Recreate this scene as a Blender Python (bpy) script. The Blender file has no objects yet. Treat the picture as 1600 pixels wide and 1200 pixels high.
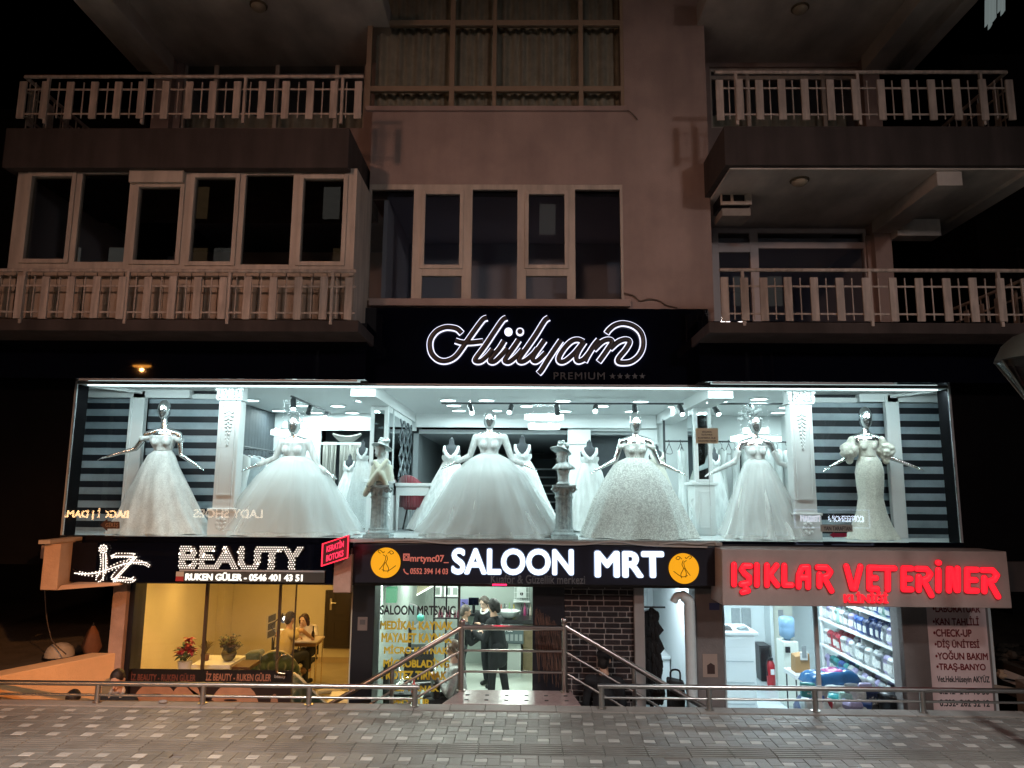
import bpy, bmesh, math, random
from mathutils import Vector, Matrix, noise
rnd = random.Random(7)
S = bpy.context.scene
COL = S.collection
PI = math.pi
# ---------------------------------------------------------------- camera
EYE = 2.45
FL = 1109.0
TH, PS, RO = math.radians(8.50), math.radians(-0.85), math.radians(0.437)
def cam_axes():
    cy, sy, ct, st = math.cos(PS), math.sin(PS), math.cos(TH), math.sin(TH)
    f = Vector((sy*ct, cy*ct, st)); r = Vector((cy, -sy, 0)); u = r.cross(f)
    c, s = math.cos(RO), math.sin(RO)
    return c*r + s*u, -s*r + c*u, f
CR, CU, CF = cam_axes()
cd = bpy.data.cameras.new('camera'); cam = bpy.data.objects.new('camera', cd); COL.objects.link(cam)
cd.sensor_width = 36; cd.lens = FL/1600*36; cd.clip_end = 600; cd.clip_start = 0.05
m = Matrix((CR, CU, -CF)).transposed().to_4x4(); m.translation = (0, 0, EYE); cam.matrix_world = m
S.camera = cam
def at(px, py, Y):
    """point at depth Y seen in the photograph at (px, py)"""
    d = CF + CR*((px-800)/FL) - CU*((py-600)/FL)
    t = Y/d.y
    return Vector((d.x*t, Y, EYE + d.z*t))
def X(px, Y, py=766): return at(px, py, Y).x
def Z(py, Y, px=800): return at(px, py, Y).z
# ---------------------------------------------------------------- world: night sky, no sun
W = bpy.data.worlds.new('World'); S.world = W; W.use_nodes = True
bg = W.node_tree.nodes['Background']
sky = W.node_tree.nodes.new('ShaderNodeTexSky'); sky.sky_type = 'NISHITA'; sky.sun_disc = False
sky.sun_elevation = math.radians(-8); sky.sun_rotation = math.radians(200)
W.node_tree.links.new(sky.outputs[0], bg.inputs[0]); bg.inputs[1].default_value = 0.02
vs = S.view_settings
vs.view_transform = 'Standard'; vs.look = 'None'; vs.exposure = 0; vs.gamma = 1
S.cycles.use_denoising = True
S.cycles.max_bounces = 8; S.cycles.diffuse_bounces = 4; S.cycles.glossy_bounces = 4
S.cycles.transparent_max_bounces = 16; S.cycles.caustics_reflective = False; S.cycles.caustics_refractive = False
S.cycles.sample_clamp_indirect = 4
# levels used by the lamps of the place
COOL = (0.78, 0.97, 1.0); WARM = (1.0, 0.57, 0.135); SODIUM = (1.0, 0.56, 0.34)
LEVEL = dict(down=12.0, spot=13.0, strip=34.0, beauty=22.0, salon=44.0, vet=60.0, street=1300.0, low=17000.0, wash=2300.0, post=2450.0)
# ---------------------------------------------------------------- materials
MATS = {}
def mat(n, c=(.5, .5, .5), r=.6, m=0.0, var=0.0, vs=4.0, bump=0.0, bs=40.0, em=None, es=0.0, coat=0.0, spec=.5, island=0.0, trans=0.0, sheen=0.0, alpha=1.0):
    if n in MATS: return MATS[n]
    M_ = bpy.data.materials.new(n); M_.use_nodes = True; nt = M_.node_tree; b = nt.nodes['Principled BSDF']
    N = nt.nodes.new; L = nt.links.new
    b.inputs['Base Color'].default_value = (*c, 1); b.inputs['Roughness'].default_value = r
    b.inputs['Metallic'].default_value = m; b.inputs['Specular IOR Level'].default_value = spec
    b.inputs['Coat Weight'].default_value = coat; b.inputs['Transmission Weight'].default_value = trans
    b.inputs['Sheen Weight'].default_value = sheen; b.inputs['Alpha'].default_value = alpha
    if em: b.inputs['Emission Color'].default_value = (*em, 1); b.inputs['Emission Strength'].default_value = es
    tc = N('ShaderNodeTexCoord')
    if var or island:
        mx = N('ShaderNodeMix'); mx.data_type = 'RGBA'; mx.blend_type = 'MULTIPLY'; mx.inputs[0].default_value = 1
        mx.inputs[6].default_value = (*c, 1)
        rp = N('ShaderNodeMapRange')
        if island:
            g = N('ShaderNodeNewGeometry'); L(g.outputs['Random Per Island'], rp.inputs[0])
            rp.inputs[3].default_value = 1-island; rp.inputs[4].default_value = 1+island*.6
        else:
            t = N('ShaderNodeTexNoise'); t.inputs['Scale'].default_value = vs; t.inputs['Detail'].default_value = 6; t.inputs['Roughness'].default_value = .65
            L(tc.outputs['Object'], t.inputs['Vector']); L(t.outputs[0], rp.inputs[0])
            rp.inputs[1].default_value = .3; rp.inputs[2].default_value = .7
            rp.inputs[3].default_value = 1-var; rp.inputs[4].default_value = 1+var*.5
        L(rp.outputs[0], mx.inputs[7]); L(mx.outputs[2], b.inputs['Base Color'])
        if island and var:
            t = N('ShaderNodeTexNoise'); t.inputs['Scale'].default_value = vs; t.inputs['Detail'].default_value = 6
            L(tc.outputs['Object'], t.inputs['Vector'])
            r2 = N('ShaderNodeMapRange'); r2.inputs[1].default_value = .3; r2.inputs[2].default_value = .7; r2.inputs[3].default_value = 1-var; r2.inputs[4].default_value = 1.1
            L(t.outputs[0], r2.inputs[0]); m2 = N('ShaderNodeMix'); m2.data_type = 'RGBA'; m2.blend_type = 'MULTIPLY'; m2.inputs[0].default_value = 1
            L(mx.outputs[2], m2.inputs[6]); L(r2.outputs[0], m2.inputs[7]); L(m2.outputs[2], b.inputs['Base Color'])
    if bump:
        t = N('ShaderNodeTexNoise'); t.inputs['Scale'].default_value = bs; t.inputs['Detail'].default_value = 4
        L(tc.outputs['Object'], t.inputs['Vector'])
        bp = N('ShaderNodeBump'); bp.inputs['Strength'].default_value = bump; bp.inputs['Distance'].default_value = .02
        L(t.outputs[0], bp.inputs['Height']); L(bp.outputs[0], b.inputs['Normal'])
    MATS[n] = M_
    return M_
def streaks(m_, sc=(3, 3, .22), lo=.72, hi=1.08, a0=.35, a1=.65):
    """rain streaks, grime or hanging pleats: noise stretched along z over the base colour the material already has"""
    nt = m_.node_tree; b = nt.nodes['Principled BSDF']; N = nt.nodes.new; L = nt.links.new
    tc = N('ShaderNodeTexCoord'); mp = N('ShaderNodeMapping'); mp.inputs['Scale'].default_value = sc; t = N('ShaderNodeTexNoise'); t.inputs['Scale'].default_value = 1; t.inputs['Detail'].default_value = 5
    L(tc.outputs['Object'], mp.inputs[0]); L(mp.outputs[0], t.inputs['Vector']); r = N('ShaderNodeMapRange'); r.inputs[1].default_value = a0; r.inputs[2].default_value = a1; r.inputs[3].default_value = lo; r.inputs[4].default_value = hi
    L(t.outputs[0], r.inputs[0]); mx = N('ShaderNodeMix'); mx.data_type = 'RGBA'; mx.blend_type = 'MULTIPLY'; mx.inputs[0].default_value = 1
    s_ = b.inputs['Base Color']
    if s_.links: L(s_.links[0].from_socket, mx.inputs[6])
    else: mx.inputs[6].default_value = s_.default_value
    L(r.outputs[0], mx.inputs[7]); L(mx.outputs[2], s_)
    return m_
def glow(n, c, s):
    """a surface that gives off light"""
    return mat(n, (.02, .02, .02), .4, em=c, es=s)
def lace(n, c, scale=40, dark=.35, r=.75, bump=.6):
    """embroidered fabric: voronoi motif over noise"""
    if n in MATS: return MATS[n]
    M_ = mat(n, c, r, sheen=.2); nt = M_.node_tree; b = nt.nodes['Principled BSDF']; N = nt.nodes.new; L = nt.links.new
    tc = N('ShaderNodeTexCoord')
    w = N('ShaderNodeTexNoise'); w.inputs['Scale'].default_value = 9; L(tc.outputs['Object'], w.inputs['Vector'])
    ad = N('ShaderNodeMix'); ad.data_type = 'VECTOR'; ad.inputs[0].default_value = .26
    L(tc.outputs['Object'], ad.inputs[4]); L(w.outputs[1], ad.inputs[5])
    v = N('ShaderNodeTexVoronoi'); v.inputs['Scale'].default_value = scale; v.feature = 'DISTANCE_TO_EDGE'
    L(ad.outputs[1], v.inputs['Vector'])
    r_ = N('ShaderNodeMapRange'); r_.inputs[1].default_value = 0; r_.inputs[2].default_value = .18; r_.inputs[3].default_value = 1-dark; r_.inputs[4].default_value = 1
    L(v.outputs[0], r_.inputs[0])
    mx = N('ShaderNodeMix'); mx.data_type = 'RGBA'; mx.blend_type = 'MULTIPLY'; mx.inputs[0].default_value = 1; mx.inputs[6].default_value = (*c, 1)
    L(r_.outputs[0], mx.inputs[7]); L(mx.outputs[2], b.inputs['Base Color'])
    bp = N('ShaderNodeBump'); bp.inputs['Strength'].default_value = bump; bp.inputs['Distance'].default_value = .01
    L(r_.outputs[0], bp.inputs['Height']); L(bp.outputs[0], b.inputs['Normal'])
    return M_
def glass_mat(n, tint=(1, 1, 1), ior=1.45, rough=0.0, add=0.0):
    if n in MATS: return MATS[n]
    M_ = bpy.data.materials.new(n); M_.use_nodes = True; nt = M_.node_tree; nt.nodes.clear(); N = nt.nodes.new; L = nt.links.new
    o = N('ShaderNodeOutputMaterial'); mx = N('ShaderNodeMixShader'); t = N('ShaderNodeBsdfTransparent'); g = N('ShaderNodeBsdfGlossy'); f = N('ShaderNodeFresnel')
    f.inputs[0].default_value = ior; t.inputs[0].default_value = (*tint, 1); g.inputs['Roughness'].default_value = rough
    a = N('ShaderNodeMath'); a.operation = 'ADD'; a.use_clamp = True; a.inputs[1].default_value = add
    L(f.outputs[0], a.inputs[0]); L(a.outputs[0], mx.inputs[0]); L(t.outputs[0], mx.inputs[1]); L(g.outputs[0], mx.inputs[2]); L(mx.outputs[0], o.inputs[0])
    MATS[n] = M_
    return M_
# ---------------------------------------------------------------- mesh collector
class MB:
    def __init__(s): s.v = []; s.f = []; s.mi = []; s.k = 0; s.sm = []
    def add(s, vs, fs, smooth=False):
        o = len(s.v); s.v += [tuple(v) for v in vs]
        for f in fs: s.f.append([o+i for i in f]); s.mi.append(s.k); s.sm.append(smooth)
        return s
    def box(s, x0, x1, y0, y1, z0, z1):
        x0, x1 = min(x0, x1), max(x0, x1); y0, y1 = min(y0, y1), max(y0, y1); z0, z1 = min(z0, z1), max(z0, z1)
        v = [(x0,y0,z0),(x1,y0,z0),(x1,y1,z0),(x0,y1,z0),(x0,y0,z1),(x1,y0,z1),(x1,y1,z1),(x0,y1,z1)]
        return s.add(v, [(0,3,2,1),(4,5,6,7),(0,1,5,4),(1,2,6,5),(2,3,7,6),(3,0,4,7)])
    def hexa(s, a, b):
        """a, b: two quads of 4 points (ring a below ring b)"""
        return s.add(list(a)+list(b), [(3,2,1,0),(4,5,6,7),(0,1,5,4),(1,2,6,5),(2,3,7,6),(3,0,4,7)])
    def cyl(s, p0, p1, r0, r1=None, n=12, caps=True):
        r1 = r0 if r1 is None else r1
        p0, p1 = Vector(p0), Vector(p1); d = (p1-p0)
        if d.length < 1e-6: return s
        d.normalize(); a = d.orthogonal().normalized(); b = d.cross(a)
        vs = []
        for p, r in ((p0, r0), (p1, r1)):
            vs += [p + a*(r*math.cos(2*PI*i/n)) + b*(r*math.sin(2*PI*i/n)) for i in range(n)]
        fs = [(i, (i+1) % n, n+(i+1) % n, n+i) for i in range(n)]
        s.add(vs, fs, True)
        if caps: s.add(vs[:n], [tuple(range(n))[::-1]]); s.add(vs[n:], [tuple(range(n))])
        return s
    def ball(s, c, rx, ry=None, rz=None, n=14, k=9, rot=None):
        ry = rx if ry is None else ry; rz = rx if rz is None else rz; c = Vector(c)
        vs = [Vector((0, 0, rz))]
        for j in range(1, k):
            t = PI*j/k
            vs += [Vector((rx*math.sin(t)*math.cos(2*PI*i/n), ry*math.sin(t)*math.sin(2*PI*i/n), rz*math.cos(t))) for i in range(n)]
        vs.append(Vector((0, 0, -rz)))
        if rot: vs = [rot @ v for v in vs]
        vs = [v+c for v in vs]; fs = []
        for i in range(n): fs.append((0, 1+i, 1+(i+1) % n))
        for j in range(k-2):
            for i in range(n): fs.append((1+j*n+i, 1+(j+1)*n+i, 1+(j+1)*n+(i+1) % n, 1+j*n+(i+1) % n))
        e = len(vs)-1
        for i in range(n): fs.append((e, 1+(k-2)*n+(i+1) % n, 1+(k-2)*n+i))
        return s.add(vs, fs, True)
    def cap(s, p0, p1, r0, r1=None, n=12):
        """capsule with a taper"""
        r1 = r0 if r1 is None else r1
        s.cyl(p0, p1, r0, r1, n, False); s.ball(p0, r0, n=n, k=7); s.ball(p1, r1, n=n, k=7)
        return s
    def chain(s, pts, rs, n=12):
        for i in range(len(pts)-1): s.cap(pts[i], pts[i+1], rs[i], rs[i+1], n)
        return s
    def tube(s, pts, r, n=8, fy=1.0, closed=False):
        """swept tube; r a number or a list; fy squashes it along world y"""
        pts = [Vector(p) for p in pts]; k = len(pts); rs = r if isinstance(r, (list, tuple)) else [r]*k
        vs = []; up = None
        for i, p in enumerate(pts):
            if closed: d = pts[(i+1) % k]-pts[i-1]
            else: d = pts[min(i+1, k-1)]-pts[max(i-1, 0)]
            d.normalize()
            if up is None: a = d.orthogonal().normalized()
            else:
                a = up - d*up.dot(d)
                a = a.normalized() if a.length > 1e-5 else d.orthogonal().normalized()
            up = a; b = d.cross(a)
            for j in range(n):
                o = a*(rs[i]*math.cos(2*PI*j/n)) + b*(rs[i]*math.sin(2*PI*j/n)); o.y *= fy
                vs.append(p+o)
        fs = []
        for i in range(k if closed else k-1):
            for j in range(n):
                i2 = (i+1) % k
                fs.append((i*n+j, i*n+(j+1) % n, i2*n+(j+1) % n, i2*n+j))
        s.add(vs, fs, True)
        if not closed: s.add(vs[:n], [tuple(range(n))[::-1]]); s.add(vs[-n:], [tuple(range(n))])
        return s
    def lathe(s, c, prof, n=24, fn=None, caps=True):
        """prof: list of (r, z); fn(angle, r, z)->r"""
        c = Vector(c); vs = []
        for r, z in prof:
            for i in range(n):
                t = 2*PI*i/n; q = fn(t, r, z) if fn else r
                vs.append(c+Vector((q*math.cos(t), q*math.sin(t), z)))
        fs = []
        for j in range(len(prof)-1):
            for i in range(n): fs.append((j*n+i, j*n+(i+1) % n, (j+1)*n+(i+1) % n, (j+1)*n+i))
        s.add(vs, fs, True)
        if caps: s.add(vs[:n], [tuple(range(n))[::-1]]); s.add(vs[-n:], [tuple(range(n))])
        return s
    def prism(s, poly, y0, y1):
        """polygon of (x, z) extruded along y"""
        n = len(poly)
        vs = [(x, y0, z) for x, z in poly]+[(x, y1, z) for x, z in poly]
        return s.add(vs, [tuple(range(n)), tuple(range(2*n-1, n-1, -1))]+[((i+1) % n, i, n+i, n+(i+1) % n) for i in range(n)])
    def build(s, name, m_, parent=None, bevel=0.0, remesh=0.0, sub=0, smooth=None):
        me = bpy.data.meshes.new(name); me.from_pydata(s.v, [], s.f); me.update()
        for k in (m_ if isinstance(m_, (list, tuple)) else [m_]): me.materials.append(k)
        me.polygons.foreach_set('material_index', s.mi)
        me.polygons.foreach_set('use_smooth', [bool(q) if smooth is None else smooth for q in s.sm])
        if not remesh:
            bm = bmesh.new(); bm.from_mesh(me); bmesh.ops.recalc_face_normals(bm, faces=bm.faces); bm.to_mesh(me); bm.free()
        o = bpy.data.objects.new(name, me); COL.objects.link(o)
        if parent: setpar(o, parent)
        if remesh:
            d = o.modifiers.new('remesh', 'REMESH'); d.mode = 'VOXEL'; d.voxel_size = remesh; d.use_smooth_shade = True
            d = o.modifiers.new('smooth', 'SMOOTH'); d.factor = .5; d.iterations = 4
        if bevel:
            d = o.modifiers.new('bevel', 'BEVEL'); d.width = bevel; d.segments = 2; d.limit_method = 'ANGLE'
        if sub:
            d = o.modifiers.new('sub', 'SUBSURF'); d.levels = sub; d.render_levels = sub
        return o
    def build_apart(s, name, m_, parent=None, **kw):
        """one object per touching cluster of the pieces collected"""
        n = len(s.v); root = list(range(n))
        def find(i):
            while root[i] != i: root[i] = root[root[i]]; i = root[i]
            return i
        for f in s.f:
            for i in f[1:]: root[find(i)] = find(f[0])
        isl = {}
        for i in range(n): isl.setdefault(find(i), []).append(i)
        bb = [[[min(s.v[i][a] for i in l)-.003 for a in range(3)], [max(s.v[i][a] for i in l)+.003 for a in range(3)], l[0]] for l in isl.values()]
        for i in range(len(bb)):
            for j in range(i):
                if all(bb[i][0][a] <= bb[j][1][a] and bb[j][0][a] <= bb[i][1][a] for a in range(3)): root[find(bb[i][2])] = find(bb[j][2])
        groups = {}
        for k, f in enumerate(s.f): groups.setdefault(find(f[0]), []).append(k)
        out = []
        for ks in groups.values():
            m = MB(); mp = {}
            for k in ks:
                g = []
                for i in s.f[k]:
                    if i not in mp: mp[i] = len(m.v); m.v.append(s.v[i])
                    g.append(mp[i])
                m.f.append(g); m.mi.append(s.mi[k]); m.sm.append(s.sm[k])
            out.append(m.build(name, m_, parent, **kw))
        return out
ROOTPOS = {}
def setpar(o, p):
    o.parent = p
    if p.type == 'EMPTY': o.matrix_parent_inverse = Matrix.Translation(-Vector(p.location))
def tag(o, label=None, cat=None, group=None, kind=None):
    if label: o['label'] = label
    if cat: o['category'] = cat
    if group: o['group'] = group
    if kind: o['kind'] = kind
    return o
def thing(name, label, cat, loc=(0, 0, 0), group=None):
    o = bpy.data.objects.new(name, None); COL.objects.link(o); o.location = loc; o.empty_display_size = .1
    return tag(o, label, cat, group)
def copy_tree(o, parent=None, delta=None):
    c = o.copy(); COL.objects.link(c)
    if parent:
        c.parent = parent; c.matrix_parent_inverse = o.matrix_parent_inverse.copy()
    for ch in [q for q in bpy.data.objects if q.parent == o]: copy_tree(ch, c)
    if delta: c.location = o.location + Vector(delta)
    return c
def lamp(name, kind, loc, power, color, parent=None, size=.1, target=None, angle=90, blend=.5, size_y=None):
    l = bpy.data.lights.new(name, kind); l.energy = power; l.color = color
    if kind == 'AREA':
        l.shape = 'RECTANGLE' if size_y else 'DISK'; l.size = size
        if size_y: l.size_y = size_y
    elif kind == 'SPOT': l.spot_size = math.radians(angle); l.spot_blend = blend; l.shadow_soft_size = size
    else: l.shadow_soft_size = size
    o = bpy.data.objects.new(name, l); COL.objects.link(o); o.location = loc
    if target is not None: o.rotation_euler = (Vector(target)-Vector(loc)).to_track_quat('-Z', 'Y').to_euler()
    if parent: setpar(o, parent)
    return o
def glyphs(s, bold=0.0, spacing=1.0):
    """the triangles of a line of text in the built-in font, as (verts2d, faces)"""
    c = bpy.data.curves.new('txt', 'FONT'); c.body = s; c.offset = bold; c.space_character = spacing; c.resolution_u = 5
    o = bpy.data.objects.new('txt', c); me = bpy.data.meshes.new_from_object(o)
    vs = [(v.co.x, v.co.y) for v in me.vertices]; fs = [tuple(p.vertices) for p in me.polygons]
    bpy.data.objects.remove(o); bpy.data.meshes.remove(me); bpy.data.curves.remove(c)
    return vs, fs
def text_mb(s, p0, p1, depth=.01, bold=0.0, spacing=1.0, mb=None, shear=0.0):
    """text fitted to the box whose lower-left corner is p0 and upper-right p1 (world, same depth), facing -y, standing proud by depth; bold thickens the strokes"""
    vs, fs = glyphs(s, 0, spacing); mb = mb or MB()
    xs = [v[0] for v in vs]; zs = [v[1] for v in vs]; x0, x1, z0, z1 = min(xs)-bold, max(xs)+bold, min(zs)-bold, max(zs)+bold
    sx = (p1[0]-p0[0])/(x1-x0); sz = (p1[2]-p0[2])/(z1-z0)
    for n_, (ox, oz) in enumerate(((0, 0), (-1, 0), (1, 0), (0, -1), (0, 1), (-.7, -.7), (.7, .7), (-.7, .7), (.7, -.7)) if bold else ((0, 0),)):
        y = p0[1]; dp = depth+.00025*n_
        P = [(p0[0]+(a+ox*bold-x0)*sx, y-dp, p0[2]+(b+oz*bold-z0)*sz) for a, b in vs]
        mb.add(P, fs)
        if depth > .004:                                # side walls of the letters
            cnt = {}
            for f in fs:
                for i in range(len(f)):
                    a, b = f[i], f[(i+1) % len(f)]; cnt[(a, b)] = cnt.get((a, b), 0)+1
            for (a, b) in list(cnt):
                if (b, a) not in cnt:
                    A, B = P[a], P[b]
                    mb.add([A, B, (B[0], y, B[2]), (A[0], y, A[2])], [(0, 1, 2, 3)])
    return mb
def ptext(s, px0, py0, px1, py1, Y, depth=.01, bold=0.0, spacing=1.0, mb=None):
    """text whose box is given by where the photograph shows it on the plane y = Y"""
    pm = ((px0+px1)/2, (py0+py1)/2)
    return text_mb(s, (X(px0, Y, pm[1]), Y, Z(py1, Y, pm[0])), (X(px1, Y, pm[1]), Y, Z(py0, Y, pm[0])), depth, bold, spacing, mb)
def prect(px0, py0, px1, py1, Y):
    mx, my = (px0+px1)/2, (py0+py1)/2
    return X(px0, Y, my), X(px1, Y, my), Z(py1, Y, mx), Z(py0, Y, mx)
def spline(pts, k=6, closed=False):
    """Catmull-Rom through the points"""
    P = [Vector(p) for p in pts]; n = len(P); out = []
    for i in range(n if closed else n-1):
        a = P[(i-1) % n] if closed or i > 0 else P[0]*2-P[1]; b = P[i]; c = P[(i+1) % n]; d = P[(i+2) % n] if closed or i+2 < n else c*2-b
        for j in range(k):
            t = j/k
            out.append(.5*((2*b)+(c-a)*t+(2*a-5*b+4*c-d)*t*t+(3*b-a-3*c+d)*t**3))
    if not closed: out.append(P[-1])
    return out
# ---------------------------------------------------------------- depths (metres from the camera)
YB, YF, YC, YG, YW, YS, YL, YI = 8.40, 9.00, 9.30, 9.36, 9.40, 9.10, 9.60, 10.30
ZC = -1.25          # sunken court in front of the lower shops
ZD = 1.80           # floor of the show window
ZT = 3.87           # its ceiling
# ---------------------------------------------------------------- base materials
plaster = mat('pink_plaster', (.50, .385, .35), .85, var=.16, vs=1.3, bump=.25, bs=60)
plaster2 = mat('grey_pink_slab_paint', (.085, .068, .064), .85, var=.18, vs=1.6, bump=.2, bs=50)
soffit = mat('cream_soffit_paint', (.80, .74, .68), .85, var=.18, vs=1.1, bump=.15, bs=40)
frame_w = mat('aged_white_frame', (.68, .60, .52), .5, var=.10, vs=3)
slat_w = mat('cream_railing_paint', (.66, .56, .49), .55, var=.14, vs=5, bump=.1)
blackgloss = mat('black_gloss_panel', (.003, .004, .009), .025, spec=.3)
blackmat = mat('black_powder_coat', (.008, .008, .011), .35)
darkroom = mat('unlit_room', (.60, .62, .72), .9)
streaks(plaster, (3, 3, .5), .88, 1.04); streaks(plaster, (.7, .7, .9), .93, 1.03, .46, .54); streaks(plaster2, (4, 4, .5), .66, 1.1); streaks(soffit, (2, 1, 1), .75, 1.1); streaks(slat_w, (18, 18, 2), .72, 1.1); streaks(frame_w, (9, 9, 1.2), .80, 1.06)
pane_dark = glass_mat('window_glass', (.86, .88, .88), 1.5)
pane_show = glass_mat('show_window_glass', (.96, .99, .98), 1.45)
steel = mat('brushed_stainless_steel', (.46, .44, .42), .32, m=1, bump=.03, bs=120)
chrome = mat('polished_chrome', (.92, .93, .94), .24, m=1)
greyrail = mat('thin_grey_iron', (.42, .37, .33), .6)
white = mat('white_paint', (.80, .82, .82), .5, var=.03, vs=3)
whitegloss = mat('white_lacquer', (.80, .83, .83), .25)
concrete = mat('grey_concrete', (.26, .245, .23), .85, var=.25, vs=2.5, bump=.4, bs=35)
stone_kerb = mat('kerb_stone', (.30, .275, .25), .7, var=.2, vs=4, bump=.2, bs=60, island=.12)
# ---------------------------------------------------------------- street lamps of the place (behind the photographer, the first seen mirrored in the black fascia, the one for the low wall added)
def street_lamp(pos, label, power, reach, color=SODIUM, aim=None, angle=150, soft=.25, lens=None):
    x, y, z = pos
    t = thing('street_lamp', label, 'street lamp', (x+reach, y-.4, 0), 'street lamps across the road')
    g = mat('galvanised_lamp_post', (.30, .30, .30), .45, m=.7)
    MB().tube([(x+reach, y-.4, 0), (x+reach, y-.4, z*.55), (x+reach, y-.4, z-.9)], [.10, .08, .06], 10).build('post', g, t)
    MB().tube(spline([(x+reach, y-.4, z-.9), (x+reach*.7, y-.35, z-.25), (x+reach*.2, y-.1, z+.06)], 5), .035, 8).build('arm', g, t)
    MB().ball((x, y, z+.06), .42, .16, .10).build('lamp_head', g, t)
    MB().ball((x, y, z-.02), .34, .13, .07).build('lens', glow('white_lens', lens, 20) if lens else glow('sodium_lens', (1, .36, .05), 26), t)
    lamp('street_lamp_light', 'SPOT' if aim else 'POINT', (x, y, z-.16), power, color, t, soft, aim, angle, 1.0 if aim else .6)
    return t
v = at(222, 571, YF); d = (v-Vector((0, 0, EYE))); k = 16/9.0
street_lamp((v.x+d.x*k, v.y-d.y*k, v.z+d.z*k), 'lit orange street lamp mirrored in the black fascia above the left window', LEVEL['street'], -1.6, (1, .40, .11), (-5.5, 8.3, -.7), 32, .05)
for x, z, c_, az, lb_ in ((-7.5, 9.2, (1, .50, .34), 1.6, 'left'), (7.8, 9.3, (.70, .60, .58), 1.6, 'right')):
    street_lamp((x, -8.0, z), 'tall street lamp behind the photographer, %s one' % lb_, LEVEL['wash'], 1.2*(-1 if x < 0 else 1), c_, (x*.15, 9, az), 56, .6)
street_lamp((8.2, -8.0, 9.4), 'added orange lamp, unseen at far right behind the photographer, beamed at the left low wall', LEVEL['low'], 1.2, (1, .36, .09), (-5.7, 8.5, -.1), 19, .15)  # extra lamp, its cone narrowed to put orange light on the low wall
for x in (-4.3, 4.7):
    street_lamp((x, 2.2, 6.4), 'tall path lamp lighting the paving and the low railing', LEVEL['post']*(1 if x < 0 else .62), .5*(-1 if x < 0 else 1), (.97, 1, .99), (x*.68, 5.9, 0), 68, .25, (1, .97, .86))
# ---------------------------------------------------------------- ground, paving, kerb, court
def sheet(name, x0, x1, y0, y1, z, m_, th=.3): return tag(MB().box(x0, x1, y0, y1, z-th, z).build(name, m_), kind='structure')
earth = mat('dark_earth', (.085, .075, .06), .95, var=.4, vs=3, bump=.8, bs=30)
asphalt = mat('asphalt', (.05, .05, .05), .9, var=.2, vs=8, bump=.3, bs=120)
sheet('road', -200, 200, -8, -1.2, -.12, asphalt)
sheet('far_pavement', -200, 200, -200, -8, .0, concrete)
sheet('paving_bed', -200, 200, -1.2, 8.39, -.016, concrete)
gl = MB(); gl.box(-200, -6.68, 8.62, 260, -.3, .16); gl.hexa([(-6.68, 8.62, -.3), (-6.30, 8.62, -.3), (-5.46, 9.62, -.3), (-6.64, 15.9, -.3)], [(-6.68, 8.62, .16), (-6.30, 8.62, .16), (-5.46, 9.62, .16), (-6.64, 15.9, .16)]); gl.box(6.75, 200, 8.62, 260, -.3, .12); gl.box(-6.68, 6.75, 17.2, 260, -.3, .1)
tag(gl.build('ground', earth), kind='structure')
pav = MB()
bk, gp, z = .02, .004, 0.0
YT0, YT1 = 7.07, 7.37                                  # the grooved guiding strip
def ground_at(px, py):
    d = at(px, py, 1)-Vector((0, 0, EYE)); return (d.x*EYE/-d.z, EYE/-d.z)
HOLES = [ground_at(285, 1181), ground_at(1075, 1186)]                 # two pavers are missing
def paver(x0, x1, y0, y1, k):
    for hx, hy in HOLES:
        if x0 <= hx <= x1 and y0 <= hy <= y1: return
    h = rnd.uniform(-.0016, .0016); e = .003
    pav.k = k
    a = [(x0+gp/2, y0+gp/2), (x1-gp/2, y0+gp/2), (x1-gp/2, y1-gp/2), (x0+gp/2, y1-gp/2)]
    i = [(x0+gp/2+e, y0+gp/2+e), (x1-gp/2-e, y0+gp/2+e), (x1-gp/2-e, y1-gp/2-e), (x0+gp/2+e, y1-gp/2-e)]
    pav.add([(p[0], p[1], -.016) for p in a]+[(p[0], p[1], h-.003) for p in a]+[(p[0], p[1], h) for p in i],
            [(0,1,5,4),(1,2,6,5),(2,3,7,6),(3,0,4,7),(4,5,9,8),(5,6,10,9),(6,7,11,10),(7,4,8,11),(8,9,10,11)])
u = .117
def block(ya, yb):
    """pinwheel paving: one pale square with four oblong pavers round it"""
    rows = int((yb-ya)/(3*u*.71)+.01)
    sy = (yb-ya)/(rows*3*u)
    for j in range(rows):
        y = ya+j*3*u*sy; off = -.105*j + (0.05 if ya > 7.2 else .16); w = u*sy
        for i in range(-36, 37):
            x = i*3*u+off
            if abs(x) > 11.2: continue
            paver(x, x+2*u, y, y+w, 0); paver(x+2*u, x+3*u, y, y+2*w, 0); paver(x+u, x+3*u, y+2*w, y+3*w, 0); paver(x, x+u, y+w, y+3*w, 0)
            paver(x+u, x+2*u, y+w, y+2*w, 1)
block(YT1, 8.38); block(1.75, YT0)
pav.k = 2
for j in range(-26, 27):
    x = j*.40; paver(x, x+.40, YT0, YT1, 2)
    for q in range(5):
        yy = YT0+.03+q*.052; pav.box(x+.006, x+.394, yy, yy+.026, 0, .006)
pv = mat('grey_brown_paver', (.25, .24, .215), .40, var=.36, vs=1.1, bump=.35, bs=180, island=.16)
pw = mat('pale_paver', (.50, .485, .445), .42, var=.24, vs=3, bump=.3, bs=180, island=.10)
pt = mat('guiding_strip_paver', (.225, .217, .196), .45, var=.3, vs=2.5, bump=.3, bs=160, island=.10)
tag(pav.build('pavement', [pv, pw, pt]), kind='structure')
kb = MB()
for i in range(-26, 27):
    if -.95 < i*.4 < .75: pass
    kb.box(i*.4+.002, i*.4+.398, 8.385, 8.60, -.30, .012)
tag(kb.build('kerb', stone_kerb, bevel=.006), kind='structure')
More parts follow.
